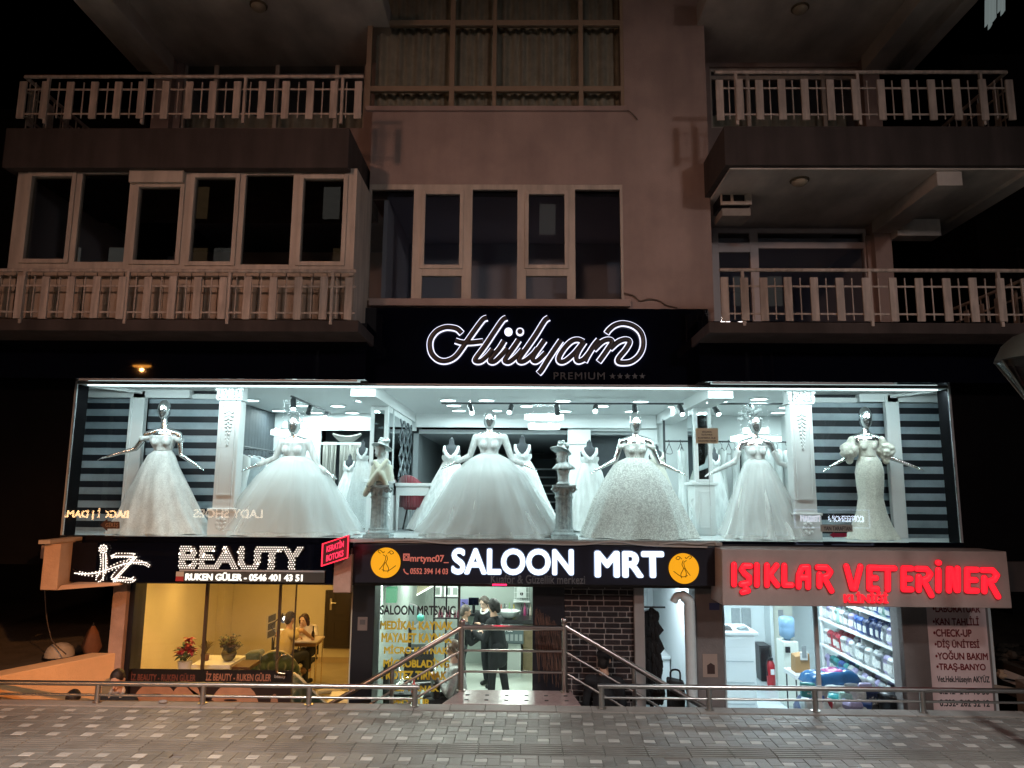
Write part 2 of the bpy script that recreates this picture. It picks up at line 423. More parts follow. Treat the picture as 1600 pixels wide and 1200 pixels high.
tag(MB().box(-5.96, 6.76, 8.60, 8.65, ZC-.1, -.05).build('court_retaining_face', concrete), kind='structure')
sheet('court_floor', -6.4, 6.76, 8.65, YL-.02, ZC, mat('court_tiles', (.24, .22, .20), .6, var=.3, vs=3))
# raised slab in front of the hairdresser with steps down to either side
granite = mat('pink_granite', (.33, .235, .225), .22, var=.22, vs=30, bump=.05)
st = thing('entrance_stairs', 'pink granite landing with steps going down on both sides to the salon door', 'stairs', (-.1, 8.4, 0))
l0, l1, r0, r1 = at(690, 1110, 8.605).x, at(722, 1082, 9.20).x, at(908, 1110, 8.605).x, at(892, 1080, 9.20).x
MB().hexa([(l0, 8.605, -1.3), (r0, 8.605, -1.3), (r1, 9.20, -1.3), (l1, 9.20, -1.3)], [(l0, 8.605, .014), (r0, 8.605, .014), (r1, 9.20, .014), (l1, 9.20, .014)]).build('landing', granite, st, bevel=.006)
sd = MB()
for k in range(12): sd.box(-.66+(k % 6)*.235, -.66+(k % 6)*.235+.045, 8.76+(k//6)*.2, 8.785+(k//6)*.2, .014, .019)
sd.build_apart('anti_slip_stud', mat('black_rubber', (.012, .012, .012), .7), st)
for s in (-1, 1):
    for k in range(7):
        x0 = (l0-.01 if s < 0 else r0+.01)+s*k*.26
        MB().box(x0, x0+s*.26, 8.655, 9.16, -1.3, -.165*(k+1)).build('step', granite, st, bevel=.005)
# ---------------------------------------------------------------- low walls beside the court
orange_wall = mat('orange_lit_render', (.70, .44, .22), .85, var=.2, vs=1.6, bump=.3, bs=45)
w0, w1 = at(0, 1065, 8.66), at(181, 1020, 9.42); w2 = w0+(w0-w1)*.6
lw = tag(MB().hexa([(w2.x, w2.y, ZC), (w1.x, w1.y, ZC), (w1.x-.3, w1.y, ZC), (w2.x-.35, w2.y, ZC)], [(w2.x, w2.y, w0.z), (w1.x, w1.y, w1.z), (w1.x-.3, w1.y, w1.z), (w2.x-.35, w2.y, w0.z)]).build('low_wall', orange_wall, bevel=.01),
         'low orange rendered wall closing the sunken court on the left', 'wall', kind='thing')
rw = tag(MB().hexa([(6.2, 8.62, ZC), (7.0, 8.62, ZC), (7.1, 9.6, ZC), (6.3, 9.6, ZC)], [(6.2, 8.62, .08), (7.0, 8.62, .08), (7.1, 9.6, .12), (6.3, 9.6, .12)]).build('low_wall', mat('brown_render', (.30, .22, .17), .85, var=.3, vs=2, bump=.3), bevel=.01),
         'low brown rendered wall at the right end of the court, under the junk', 'wall', kind='thing')
# ---------------------------------------------------------------- the apartment building
BLD = thing('apartment_building', 'pink rendered apartment building with slatted balconies over a lit bridal shop', 'building', (0, 9.4, ZC))
def holes_wall(mb, x0, x1, z0, z1, y0, y1, holes):
    """wall with rectangular holes (hx0, hx1, hz0, hz1); holes with the same x range are stacked"""
    cols = {}
    for a, b, c, d in holes: cols.setdefault((round(a, 4), round(b, 4)), []).append((c, d))
    x = x0
    for (a, b) in sorted(cols):
        if a > x+1e-4: mb.box(x, a, y0, y1, z0, z1)
        z = z0
        for c, d in sorted(cols[(a, b)]):
            if c > z+1e-4: mb.box(a, b, y0, y1, z, c)
            z = d
        if z1 > z+1e-4: mb.box(a, b, y0, y1, z, z1)
        x = b
    if x1 > x+1e-4: mb.box(x, x1, y0, y1, z0, z1)
    return mb
def hp(l, Y):
    my = sum(h[1]+h[3] for h in l)/(2*len(l)); out = []
    for h in l:
        q = prect(*h, Y); out.append((X(h[0], Y, my), X(h[2], Y, my), q[2], q[3]))
    return out
def window(outer, panes, Y, fm=frame_w, glassm=pane_dark, depth=.07, sash=()):
    """window part: frame with holes, glass as one sub-part, opening sashes as sub-parts"""
    o = prect(*outer, Y); H = hp(panes, Y)
    w = holes_wall(MB(), *o, Y, Y+depth, H).build('window', fm, BLD, bevel=.004)
    g = MB()
    for a, b, c, d in H: g.box(a-.004, b+.004, Y+depth*.45, Y+depth*.45+.006, c-.004, d+.004)
    g.build('pane', glassm, w)
    for q in sash:
        a, b, c, d = prect(*q, Y); e = .055
        holes_wall(MB(), a-e, b+e, c-e, d+e, Y-.022, Y-.001, [(a, b, c, d)]).build('sash', fm, w, bevel=.004)
    return w
XL = X(574, YW, 380); XR = X(1112, YW, 380)
w1 = prect(574, 288, 974, 470, YW); w2 = prect(574, -60, 974, 169, YW)
wl = MB()
holes_wall(wl, XL, XR, 4.60, 12.0, YW, YW+.25, [(XL, w1[1], w1[2], w1[3]), (XL, w1[1], w2[2], 10.2)])
wl.box(XR-.25, XR, YW+.25, YI, 4.3, 12); wl.box(XL, XL+.2, YW+.25, YI, 6.55, 7.5)
wl.build('wall', plaster, BLD)
sl = MB(); a = prect(578, 469, 984, 480, YW); sl.box(a[0], a[1], YW-.08, YW, a[2], a[3]); a = prect(572, 168, 980, 175, YW); sl.box(a[0], a[1], YW-.05, YW, a[2], a[3])
sl.build('window_sill', plaster, BLD, bevel=.006)
window((574, 288, 974, 470), [(577, 296, 644, 466), (660, 303, 722, 416), (660, 431, 722, 466), (737, 296, 808, 467), (822, 303, 886, 416), (822, 431, 886, 467), (899, 296, 970, 467)], YW-.012,
       sash=[(664, 304, 718, 414), (826, 304, 882, 414)])
window((574, -60, 974, 169), [(a, c_, b, d_) for a, b in ((581, 703), (711, 770), (776, 904), (911, 969)) for c_, d_ in ((-55, 31), (39, 134), (142, 166))], YW-.012, mat('dull_aluminium_frame', (.42, .32, .23), .5, var=.1))
dr = MB()
def room(mb, x0, x1, y0, y1, z0, z1, t=.06):
    """five inner faces of a room, open to the street"""
    mb.box(x0-t, x0, y0, y1, z0, z1); mb.box(x1, x1+t, y0, y1, z0, z1); mb.box(x0-t, x1+t, y1, y1+t, z0, z1)
    mb.box(x0, x1, y0, y1, z0-t, z0); mb.box(x0, x1, y0, y1, z1, z1+t)
room(dr, XL+.22, XR-.27, YW+.26, YW+2.2, 4.7, 6.6); room(dr, XL+.22, XR-.27, YW+.26, YW+2.2, 7.35, 10.4)
dr.build('unlit_room', darkroom, BLD)
def curtain_mb(mb, x0, x1, y, z0, z1, n, amp=.03, seg=6):
    k = n*seg; vs = []
    for zz in (z0, (z0+z1)/2, z1):
        for i in range(k+1):
            t = i/k; ph = 2*PI*n*t
            vs.append((x0+(x1-x0)*t+.01*math.sin(ph*.37+zz), y+amp*math.sin(ph)+amp*.5*math.sin(ph*.43+1+zz*.3), zz))
    fs = [(r*(k+1)+i, r*(k+1)+i+1, (r+1)*(k+1)+i+1, (r+1)*(k+1)+i) for r in (0, 1) for i in range(k)]
    mb.add(vs, fs, True)
    return mb
def curtain(name, label, x0, x1, y, z0, z1, n, m_, group=None, amp=.03):
    o = curtain_mb(MB(), x0, x1, y, z0, z1, n, amp).build(name, m_)
    d = o.modifiers.new('solid', 'SOLIDIFY'); d.thickness = .004
    return tag(o, label, 'curtain', group)
net = mat('grey_net_curtain', (.80, .76, .62), .9, var=.25, vs=6)
a = prect(588, -60, 1000, 168, YW+.18)
curtain('net_curtain', 'pale net curtain drawn behind the tall upper middle window', a[0], a[1], YW+.20, 7.45, 10.3, 30, net)
# balconies
def railing(slats, toprail, yslat, rails, Y, posts, back=None, end=None):
    """front railing of a balcony: slats are the photograph's x positions of the broad boards"""
    (px0, py0), (px1, py1) = toprail
    pm = (px0+px1)/2; zt = Z((py0+py1)/2, Y, pm)
    x0, x1 = X(px0, Y, py0), X(px1, Y, py1)
    r = MB(); r.tube([(x0, Y, zt), (x1, Y, zt)], .024, 8)
    zr = [Z(q, Y, pm) for q in rails]
    for q in zr: r.box(x0, x1, Y-.006, Y+.006, q-.011, q+.011)
    z0, z1 = Z(yslat[1], Y, pm), Z(yslat[0], Y, pm)
    for p in posts:
        xx = X(p, Y, yslat[1]); r.box(xx-.017, xx+.017, Y-.017, Y+.017, z0-.055, zt)
    xs = [X(p, Y, (yslat[0]+yslat[1])/2) for p in slats]
    for i in range(len(xs)-1):
        c_ = (xs[i]+xs[i+1])/2; r.box(c_-.006, c_+.006, Y-.007, Y+.005, z0+.02, z1-.0)
    if back:
        for xe in back:
            r.tube([(xe, Y, zt), (xe, YI-.1, zt)], .024, 8)
            for q in zr: r.box(xe-.006, xe+.006, Y, YI-.1, q-.011, q+.011)
            for j in range(11): yy = Y+.1+j*.16; r.box(xe-.006, xe+.006, yy-.006, yy+.006, z0-.1, zt)
    o = r.build('balcony_railing', greyrail if False else slat_w, BLD)
    s_ = MB()
    for q in xs: s_.box(q-.047, q+.047, Y-.034, Y-.009, z0+rnd.uniform(-.006, .006), z1+rnd.uniform(-.006, .006))
    if back:
        for xe in back:
            for j in range(5): yy = Y+.2+j*.33; s_.box(xe-.03, xe-.008, yy-.047, yy+.047, z0, z1)
    s_.build('slats', slat_w, o, bevel=.004)
    return o
railing([36, 71, 110, 148, 185, 222, 259, 296, 333, 371, 410, 447, 485, 522, 560], ((40, 118), (568, 122)), (129, 187), (140, 178), YB, (70, 222, 380, 533), [X(40, YB, 120)])
railing([1124, 1155, 1186, 1221, 1257, 1297, 1336, 1376, 1415, 1455, 1494, 1535, 1577], ((1117, 117), (1572, 109)), (126, 189), (138, 179), YB, (1152, 1344, 1538), [X(1572, YB, 110)])
railing([-6, 32, 71, 111, 151, 191, 231, 270, 309, 349, 387, 427, 466, 506, 545], ((-40, 421), (557, 425)), (433, 499), (447, 488), YB, (32, 195, 355, 517))
railing([1132, 1163, 1193, 1231, 1272, 1312, 1353, 1395, 1436, 1479, 1520, 1563, 1602], ((1124, 424), (1640, 421)), (435, 503), (448, 491), YB, (1163, 1363, 1566), [X(1632, YB, 422)])
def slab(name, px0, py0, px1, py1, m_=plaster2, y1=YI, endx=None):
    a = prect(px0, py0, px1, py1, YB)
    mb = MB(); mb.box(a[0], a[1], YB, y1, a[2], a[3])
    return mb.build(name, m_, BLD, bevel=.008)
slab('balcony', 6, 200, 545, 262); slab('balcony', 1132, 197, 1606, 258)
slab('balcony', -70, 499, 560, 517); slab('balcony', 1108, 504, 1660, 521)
# recessed walls behind the balconies, columns, beams, soffits
ins = MB()
xc0, xc1 = X(1362, YI, 400), X(1388, YI, 400)
wr = hp([(1124, 364, 1173, 505), (1186, 364, 1352, 510)], YI)
holes_wall(ins, XR, xc0, 4.3, 6.28, YI, YI+.2, [(XR, wr[1][1]+.06, 4.5, wr[0][3]+.06)])
ins.box(xc0, xc1, YI-.12, YI+.25, 4.47, 9.1)
wu = prect(1110, 104, 1344, 200, YI)
holes_wall(ins, XR, xc0, 6.75, 9.1, YI, YI+.2, [(wu[0], wu[1], wu[2], wu[3])])
lu = prect(284, 93, 570, 200, YI); lc0, lc1 = X(249, YI, 110), X(276, YI, 110)
holes_wall(ins, lc1, XL+.1, 6.75, 9.1, YI, YI+.2, [(lu[0], lu[1], lu[2], lu[3])])
ins.box(lc0, lc1, YI-.12, YI+.25, 6.75, 9.1)
ins.box(lc0, XL+.1, YI+.9, YI+1.1, 4.4, 6.3)
ins.build_apart('recessed_wall', plaster, BLD)
sf = MB()
sf.box(-6.05, XL+.2, YB-.05, YI+.3, 9.1, 9.4); sf.box(XR-.1, 6.0, YB-.05, YI+.3, 9.1, 9.4)     # upper soffits
sf.box(lc0-.03, lc1+.03, YB-.04, YI-.15, 8.83, 9.1); sf.box(xc0-.03, xc1+.03, YB-.04, YI-.15, 8.83, 9.1)     # beams
sf.box(-6.1, -5.9, YB-.04, YI, 8.95, 9.1); sf.box(5.86, 6.05, YB-.04, YI, 8.95, 9.1)
a = prect(1132, 197, 1606, 258, YB); zb = a[2]
sf.box(XR, a[1]+.25, YB+.06, YI+.4, zb-.03, zb-.004)
sf.box(xc0-.03, xc1+.04, YB+.1, YI-.12, zb-.22, zb-.03); sf.box(a[1]-.02, a[1]+.22, YB+.02, YI+.35, zb-.09, zb-.03)
sf.box(xc1, 6.1, YI-.3, YI-.05, zb-.32, zb-.06)
sf.build_apart('soffit', soffit, BLD, bevel=.01)
window((1112, 357, 1358, 520), [(1124, 364, 1173, 379), (1124, 394, 1168, 500), (1186, 364, 1352, 378), (1186, 388, 1352, 512)][:1]+[(1124, 394, 1173, 512), (1186, 364, 1352, 378), (1186, 388, 1352, 512)], YI+.05, mat('white_upvc_frame', (.66, .60, .60), .45, var=.06))
window((1110, 104, 1344, 200), [(1112, 112, 1166, 118), (1112, 124, 1166, 198), (1172, 112, 1284, 118), (1172, 124, 1284, 198), (1290, 112, 1340, 118), (1290, 124, 1340, 198)], YI+.05)
window((284, 93, 570, 200), [(290, 97, 332, 200), (339, 97, 428, 200), (434, 97, 522, 200), (528, 97, 568, 200)], YI+.05)
dr = MB(); room(dr, XR, xc0, YI+.22, YI+3, 4.5, 6.25); room(dr, XR, xc0, YI+.22, YI+3, 6.8, 9.0); room(dr, lc1, XL, YI+.22, YI+3, 6.8, 9.0)
room(dr, -6.0, XL-.05, YI+1.15, YI+3, 4.5, 6.25); dr.build('unlit_room', darkroom, BLD)
curtain('net_curtain', 'grey net curtain inside the upper right balcony window', XR+.1, xc0-.1, YI+.32, 6.85, 8.4, 16, net)
curtain('net_curtain', 'grey net curtain inside the upper left balcony window', lc1+.05, XL-.05, YI+.32, 6.85, 8.4, 18, net)
# glazed-in balcony on the left
o_ = prect(20, 263, 549, 424, YB+.14)
P_ = [(44, 276, 107, 405), (122, 271, 198, 409), (214, 293, 279, 407), (301, 278, 365, 409), (380, 273, 455, 413), (472, 280, 535, 409)]
gw = holes_wall(MB(), o_[0], o_[1], o_[2], o_[3], YB+.14, YB+.21, hp(P_, YB+.14)).build('window', frame_w, BLD, bevel=.004)
g = MB()
for q in hp(P_, YB+.14): g.box(q[0]-.004, q[1]+.004, YB+.17, YB+.176, q[2]-.004, q[3]+.004)
g.build('pane', pane_dark, gw)
for q in hp([P_[i] for i in (0, 2, 3, 5)], YB+.14):
    e = .055; holes_wall(MB(), q[0]-e, q[1]+e, q[2]-e, q[3]+e, YB+.118, YB+.139, [q]).build('sash', frame_w, gw, bevel=.004)
a = prect(206, 266, 290, 288, YB+.14); MB().box(a[0], a[1], YB+.07, YB+.139, a[2], a[3]).build('shutter_box', frame_w, gw, bevel=.006)
a = prect(-40, 424, 553, 500, YB+.16)
pn = MB()
for i in range(28):
    w_ = (a[1]-a[0])/28; pn.box(a[0]+i*w_, a[0]+(i+1)*w_-.012, YB+.16+.006*(i % 2), YB+.19, 4.47, o_[2]-.002)
pn.build('parapet_panel', mat('cream_panel', (.52, .42, .33), .6, var=.12, vs=3), BLD)
MB().box(o_[1], o_[1]+.05, YB+.14, YW, 4.47, o_[3]).build('end_panel', frame_w, BLD)
MB().box(o_[0], o_[0]+.05, YB+.22, YI+1, 4.47, o_[3]).build('end_panel', darkroom, BLD)
# things hung on the upper building
for i, (px, py, yy, lb) in enumerate(((1249, 281, 9.0, 'round ceiling lamp, switched off, over the lower right balcony'), (1250, 12, 9.4, 'round ceiling lamp, switched off, over the upper right balcony'), (404, 8, 9.4, 'round ceiling lamp, switched off, over the upper left balcony'))):
    zc = (zb-.03) if i == 0 else 9.1
    yq = (zc-EYE)/max(.05, (at(px, py, 1).z-EYE)); p = at(px, py, yq)
    t = thing('ceiling_lamp', lb, 'ceiling lamp', (p.x, yq, zc))
    MB().lathe((p.x, yq, zc-.02), [(.12, 0), (.12, .02)], 18).build('base', mat('dull_brass', (.25, .2, .14), .5, m=.6), t)
    MB().ball((p.x, yq, zc-.03), .10, .10, .06).build('lamp_shade', mat('frosted_shade', (.45, .38, .28), .4), t)
a = prect(1124, 262, 1172, 322, 9.25)
t = thing('air_conditioner', 'boxy outdoor air conditioner hung beside the pink wall under the upper right balcony', 'air conditioner', (a[0], 9.25, a[2]))
holes_wall(MB(), a[0], a[1], a[2], a[3], 9.20, 9.24, [(a[0]+.02, a[0]+.14, a[2]+.05, a[3]-.03), (a[0]+.17, a[1]-.09, a[2]+.05, a[3]-.03)]).build('front_panel', frame_w, t, bevel=.004)
MB().box(a[0]+.002, a[1]-.01, 9.241, 9.6, a[2], a[3]).build('body', blackmat, t)
MB().box(a[0]+.0, a[1]-.03, 9.17, 9.55, a[2]-.17, a[2]-.06).build('drip_tray', mat('worn_grey_metal', (.4, .36, .32), .6, var=.3), t, bevel=.01)
pts = [at(975, 458, YW-.02), at(990, 462, YW-.03), at(1000, 470, YW-.02), at(1014, 467, YW-.03), at(1030, 470, YW-.02), at(1042, 477, YW-.02), at(1058, 481, YW-.01)]
tag(MB().tube(spline(pts, 4), .010, 6).build('cable', mat('old_cable', (.2, .15, .12), .8)), 'loose cable trailing along the pink wall right of the middle window sill', 'cable')
pts = [at(978, 172, YW-.02), at(985, 175, YW-.03), at(992, 182, YW-.03), at(996, 187, YW-.02)]
tag(MB().tube(spline(pts, 4), .008, 6).build('cable', mat('old_cable')), 'short wire end sticking out at the corner of the upper middle window', 'cable')
# ---------------------------------------------------------------- black fascia, show window opening, floors
fa = MB()
a = prect(-200, 515, 560, 591, YF); fa.box(a[0], a[1]+.10, YF, YF+.30, a[2], a[3]+.1)
a2 = prect(1112, 515, 1720, 590, YF); fa.box(a2[0]-.16, a2[1], YF, YF+.30, a[2], a2[3]+.1)
fa.build_apart('fascia', blackgloss, BLD)
c3 = prect(566, 482, 1108, 600, YC); MB().box(c3[0], c3[1], YC, YC+.1, c3[2], c3[3]).build_apart('fascia', blackgloss, BLD)
al = mat('silver_trim', (.40, .41, .43), .45, m=.3)
tr = MB(); tr.box(X(124, YF, 591), a[1], YF-.012, YF+.01, a[2]-.03, a[2]-.004); tr.box(a2[0], X(1395, YF, 591), YF-.012, YF+.01, a[2]-.03, a[2]-.004)
tr.box(c3[0], c3[1], YC-.01, YC+.02, c3[2]-.03, c3[2]-.004); tr.build_apart('trim', al, BLD)
gx0, gx1 = X(109, YG, 716), X(1492, YG, 726); gz0, gz1 = Z(842, YG), Z(600, YG)
sd = MB(); sd.box(-8.5, gx0-.02, YG, YG+.3, ZD-.35, 4.4); sd.box(gx1+.02, 7.3, YG, YG+.3, ZD-.35, 4.4)
sd.build_apart('side_cladding', mat('dark_side_wall', (.005, .005, .006), .95, var=.3, vs=2, spec=.05), BLD)
seams = [gx0, X(363, YG, 720), X(733, YG, 720), X(1108, YG, 720), gx1]
for i in range(4):
    w_ = MB().box(seams[i]+.003, seams[i+1]-.003, YG, YG+.010, gz0, gz1).build('show_window', pane_show, BLD)
ed = MB(); ed.box(gx0-.02, gx0, YG-.01, YG+.03, gz0, gz1); ed.box(gx1, gx1+.02, YG-.01, YG+.03, gz0, gz1)
ed.build_apart('glass_edge', al, BLD)
al_ = math.radians(1.0); h = Z(838, YG)-Z(851, YG); z1 = gz0-.004
sp = MB(); dy = math.tan(al_)*h
sp.hexa([(gx0, YG-.03-dy, z1-h), (gx1, YG-.03-dy, z1-h), (gx1, YG+.1, z1-h), (gx0, YG+.1, z1-h)], [(gx0, YG-.03, z1), (gx1, YG-.03, z1), (gx1, YG+.1, z1), (gx0, YG+.1, z1)])
sp.build('sill_band', blackgloss, BLD)
MB().box(gx0-.1, gx1+.05, YG-.24, YG+.2, z1-h-.17, z1-h-.006).build('ledge', mat('brown_ledge', (.26, .19, .17), .7, var=.25, vs=3), BLD, bevel=.006)
# ---------------------------------------------------------------- neighbours in the dark
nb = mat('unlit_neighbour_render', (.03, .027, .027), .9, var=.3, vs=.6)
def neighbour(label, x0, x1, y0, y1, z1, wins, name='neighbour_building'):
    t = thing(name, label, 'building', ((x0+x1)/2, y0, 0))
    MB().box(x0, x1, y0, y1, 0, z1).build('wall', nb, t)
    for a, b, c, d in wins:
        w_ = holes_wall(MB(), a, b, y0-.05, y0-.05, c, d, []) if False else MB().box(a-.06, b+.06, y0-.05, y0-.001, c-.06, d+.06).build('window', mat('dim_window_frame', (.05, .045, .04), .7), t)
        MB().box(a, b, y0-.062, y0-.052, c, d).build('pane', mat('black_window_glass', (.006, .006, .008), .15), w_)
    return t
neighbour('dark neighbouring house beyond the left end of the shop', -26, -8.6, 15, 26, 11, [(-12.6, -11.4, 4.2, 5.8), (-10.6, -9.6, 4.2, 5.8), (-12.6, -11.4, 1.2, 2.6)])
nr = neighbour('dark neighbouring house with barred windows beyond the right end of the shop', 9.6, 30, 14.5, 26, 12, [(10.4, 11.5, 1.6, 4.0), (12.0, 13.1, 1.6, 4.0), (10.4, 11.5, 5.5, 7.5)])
lw_ = thing('lit_window', 'tall lit window with pale draped curtains high in the dark at top right', 'window', (14.1, 15, 13))
for k, (px, w_, yb) in enumerate(((1544, 3.5, 40), (1549, 3, 44), (1555, 4, 33), (1564, 3.5, 18), (1569, 3.5, 22))):
    a = at(px-w_/2, -20, 15); b = at(px+w_/2, -20, 15); c = at(px+w_/2, yb-6, 15); d_ = at(px-w_/2-.5, yb, 15)
    MB().hexa([(a.x, 15, a.z), (b.x, 15, b.z), (b.x, 15.08, b.z), (a.x, 15.08, a.z)], [(d_.x, 15, d_.z), (c.x, 15, c.z), (c.x, 15.08, c.z), (d_.x, 15.08, d_.z)]).build('curtain', glow('lit_curtain', (.75, .9, .88), .17), lw_)
# ---------------------------------------------------------------- bridal shop sign
gw_ = glow('white_neon', (.80, .80, 1.0), 1.5); dk = mat('charcoal_acrylic', (.045, .040, .045), .35)
sg = thing('shop_sign', 'large script shop sign with glowing white outline on the black middle fascia', 'sign', tuple(at(838, 540, YC)))
def hs(pts): return [at(640+u_/4, 480+v_/4, YC) for u_, v_ in pts]
HUL = [[(328,168),(300,142),(262,132),(220,133),(172,155),(137,200),(130,250),(145,300),(185,335),(235,340),(290,312),(345,240),(405,155),(458,85),(485,72)],
       [(288,214),(330,226),(390,226),(460,218)],
       [(606,72),(580,88),(530,160),(470,250),(415,325),(418,343),(450,340),(490,305),(520,268)],
       [(592,215),(560,265),(510,325),(508,345),(535,342),(580,300),(612,262)],
       [(682,210),(655,250),(605,320),(598,342),(625,346),(670,310),(705,270)],
       [(868,72),(842,92),(790,175),(735,255),(688,322),(690,344),(720,340),(770,300),(800,262)],
       [(842,212),(815,250),(772,315),(775,340),(800,338),(850,290)],
       [(945,212),(915,255),(865,330),(825,395),(805,418)],
       [(1085,222),(1050,208),(1010,218),(965,262),(932,318),(940,345),(975,338),(1030,290),(1085,222)],
       [(1090,222),(1055,275),(1040,315),(1050,342),(1085,330),(1120,290)],
       [(1180,208),(1150,245),(1112,305),(1092,345)],
       [(1150,270),(1200,222),(1240,208),(1262,222),(1235,268),(1195,325),(1180,345)],
       [(1250,265),(1300,222),(1345,207),(1372,220),(1350,265),(1305,320),(1300,345),(1330,352),(1380,345),(1425,312),(1452,262),(1455,205),(1435,155),(1390,120),(1330,106),(1280,118),(1245,145),(1228,168)]]
bmw, bmd = MB(), MB()
for s_ in HUL:
    p = spline(hs(s_), 5)
    bmw.tube([q+Vector((0, -.035, 0)) for q in p], .0465, 10, .5); bmd.tube([q+Vector((0, -.060, 0)) for q in p], .0325, 10, .45)
for (u_, v_, r1, r2) in ((618, 157, 26, 0), (690, 157, 26, 17)):
    c_ = hs([(u_, v_)])[0]; k = YC/FL/4
    bmw.cyl(c_+Vector((0, -.045, 0)), c_, r1*k, n=20)
    if r2: bmd.cyl(c_+Vector((0, -.06, 0)), c_+Vector((0, -.03, 0)), r2*k, n=20)
bmw.build('outline', gw_, sg); bmd.build('lettering', dk, sg)
dim = mat('dim_grey_lettering', (.055, .055, .06), .4)
mb = ptext('PREMIUM', 865, 582, 945, 593, YC, .012, .01, 1.15)
for k in range(5):
    c_ = at(957+k*11.6, 588, YC); pts = []
    for i in range(10):
        r = .044 if i % 2 == 0 else .018; t = PI/2+i*PI/5; pts.append((c_.x+r*math.cos(t), c_.z+r*math.sin(t)))
    mb.prism(pts, YC-.012, YC)
mb.build('lettering', dim, sg)
# ---------------------------------------------------------------- lower shop fronts: beams, piers, frames
bm_ = MB(); bm_.box(-5.55, 6.4, 9.32, 9.72, Z(914, 9.5), 1.60)
bm_.build('lintel', mat('dark_lintel', (.06, .05, .048), .7, var=.2), BLD)
pier = mat('stained_pink_pier', (.42, .29, .23), .85, var=.3, vs=3, bump=.3)
greyp = mat('grey_pier', (.20, .175, .17), .8, var=.2, vs=3, bump=.2)
zl = Z(913, 9.5)
def pierbox(px0, px1, m_, y0=9.45, y1=9.8, top=zl):
    a = prect(px0, 915, px1, 1105, y0); return MB().box(a[0], a[1], y0, y1, ZC, top).build('pier', m_, BLD, bevel=.008)
pierbox(169, 191, pier, 9.42); pierbox(191.5, 204, blackmat, 9.50)
pierbox(548, 583, mat('black_cladding', (.012, .012, .015), .3), 9.40)
pierbox(992, 1008, mat('pale_grey_frame', (.33, .30, .29), .6, var=.1), 9.5)
pierbox(1088, 1131, greyp, 9.44); pierbox(1412, 1452, greyp, 9.5)
a = prect(1452, 945, 1546, 1110, 9.56); MB().box(a[0], a[1]+.03, 9.56, 9.9, ZC, zl).build('pier', greyp, BLD)
pane_low = glass_mat('shop_glass', (.97, .97, .96), 1.42)
def shopwin(px0, px1, name='shop_window', fm=blackmat, z1=zl, e=.018, bottom=ZC, Y=YL):
    x0, x1 = X(px0, Y, 1010), X(px1, Y, 1010)
    w_ = holes_wall(MB(), x0, x1, bottom, z1, Y-.012, Y+.03, [(x0+e, x1-e, bottom+.05, z1-.04)]).build(name, fm, BLD)
    MB().box(x0+e-.004, x1-e+.004, Y, Y+.010, bottom+.046, z1-.036).build('pane', pane_low, w_)
    return w_
shopwin(204, 318, fm=mat('bronze_frame', (.10, .07, .045), .4, m=.5)); shopwin(318, 434, fm=MATS['bronze_frame'])
dw = shopwin(434, 459, 'shop_door', MATS['bronze_frame'], e=.010)
gold = mat('pale_gold_metal', (.80, .66, .42), .25, m=1)
MB().tube(spline([at(x, y, YL-.06) for x, y in ((447, 1023), (439, 1025), (434, 1032), (432, 1042), (434, 1051), (446, 1053))], 4), .016, 8).build('handle', gold, dw)
shopwin(583, 718, fm=mat('grey_frame', (.20, .20, .20), .4, m=.6))
shopwin(1131, 1276, fm=mat('white_frame', (.55, .55, .55), .5)); shopwin(1276, 1412, fm=MATS['white_frame'], e=.03)
# ---------------------------------------------------------------- beauty parlour sign and its end block
bp = mat('apricot_render', (.56, .37, .24), .8, var=.18, vs=2.5, bump=.25)
bs = thing('shop_sign', 'black beauty parlour sign board with bulb-lit letters between orange ends', 'sign', tuple(at(320, 880, YS)))
a = prect(104, 849, 547, 911, YS); MB().box(a[0], a[1], YS, 9.34, a[2], a[3]).build('board', blackgloss, bs, bevel=.005)
b0 = prect(66, 850, 92, 922, 8.72); b1 = prect(104, 850, 105, 911, YS)
eb = MB(); eb.hexa([(b0[0], 8.72, b0[2]), (b0[1], 8.72, b0[2]), (b1[0]-.002, 9.34, a[2]-.02), (b0[0], 9.34, a[2]-.02)], [(b0[0], 8.72, b0[3]), (b0[1], 8.72, b0[3]), (b1[0]-.002, 9.34, b0[3]), (b0[0], 9.34, b0[3])])
eb.build('end_block', bp, bs, bevel=.006)
ap = prect(92, 905, 190, 922, 8.9)
MB().hexa([(b0[1], 8.73, b0[2]), (X(188, YS, 914), 9.08, a[2]-.035), (X(188, YS, 914), 9.3, a[2]-.035), (b0[1], 9.3, b0[2])], [(b0[1], 8.80, a[2]-.004), (X(188, YS, 914), YS, a[2]-.004), (X(188, YS, 914), 9.3, a[2]-.004), (b0[1], 9.3, a[2]-.004)]).build('apron', bp, bs)
MB().box(b0[0]-.04, b1[0]+.05, 8.66, 9.3, b0[3]+.002, b0[3]+.05).build('coping', mat('stone_coping', (.45, .38, .31), .7, var=.2), bs, bevel=.005)
a = prect(523, 866, 550, 925, 9.05); MB().box(a[0], a[1], 9.0, 9.095, a[2], a[3]).build('end_block', pier, bs, bevel=.005)
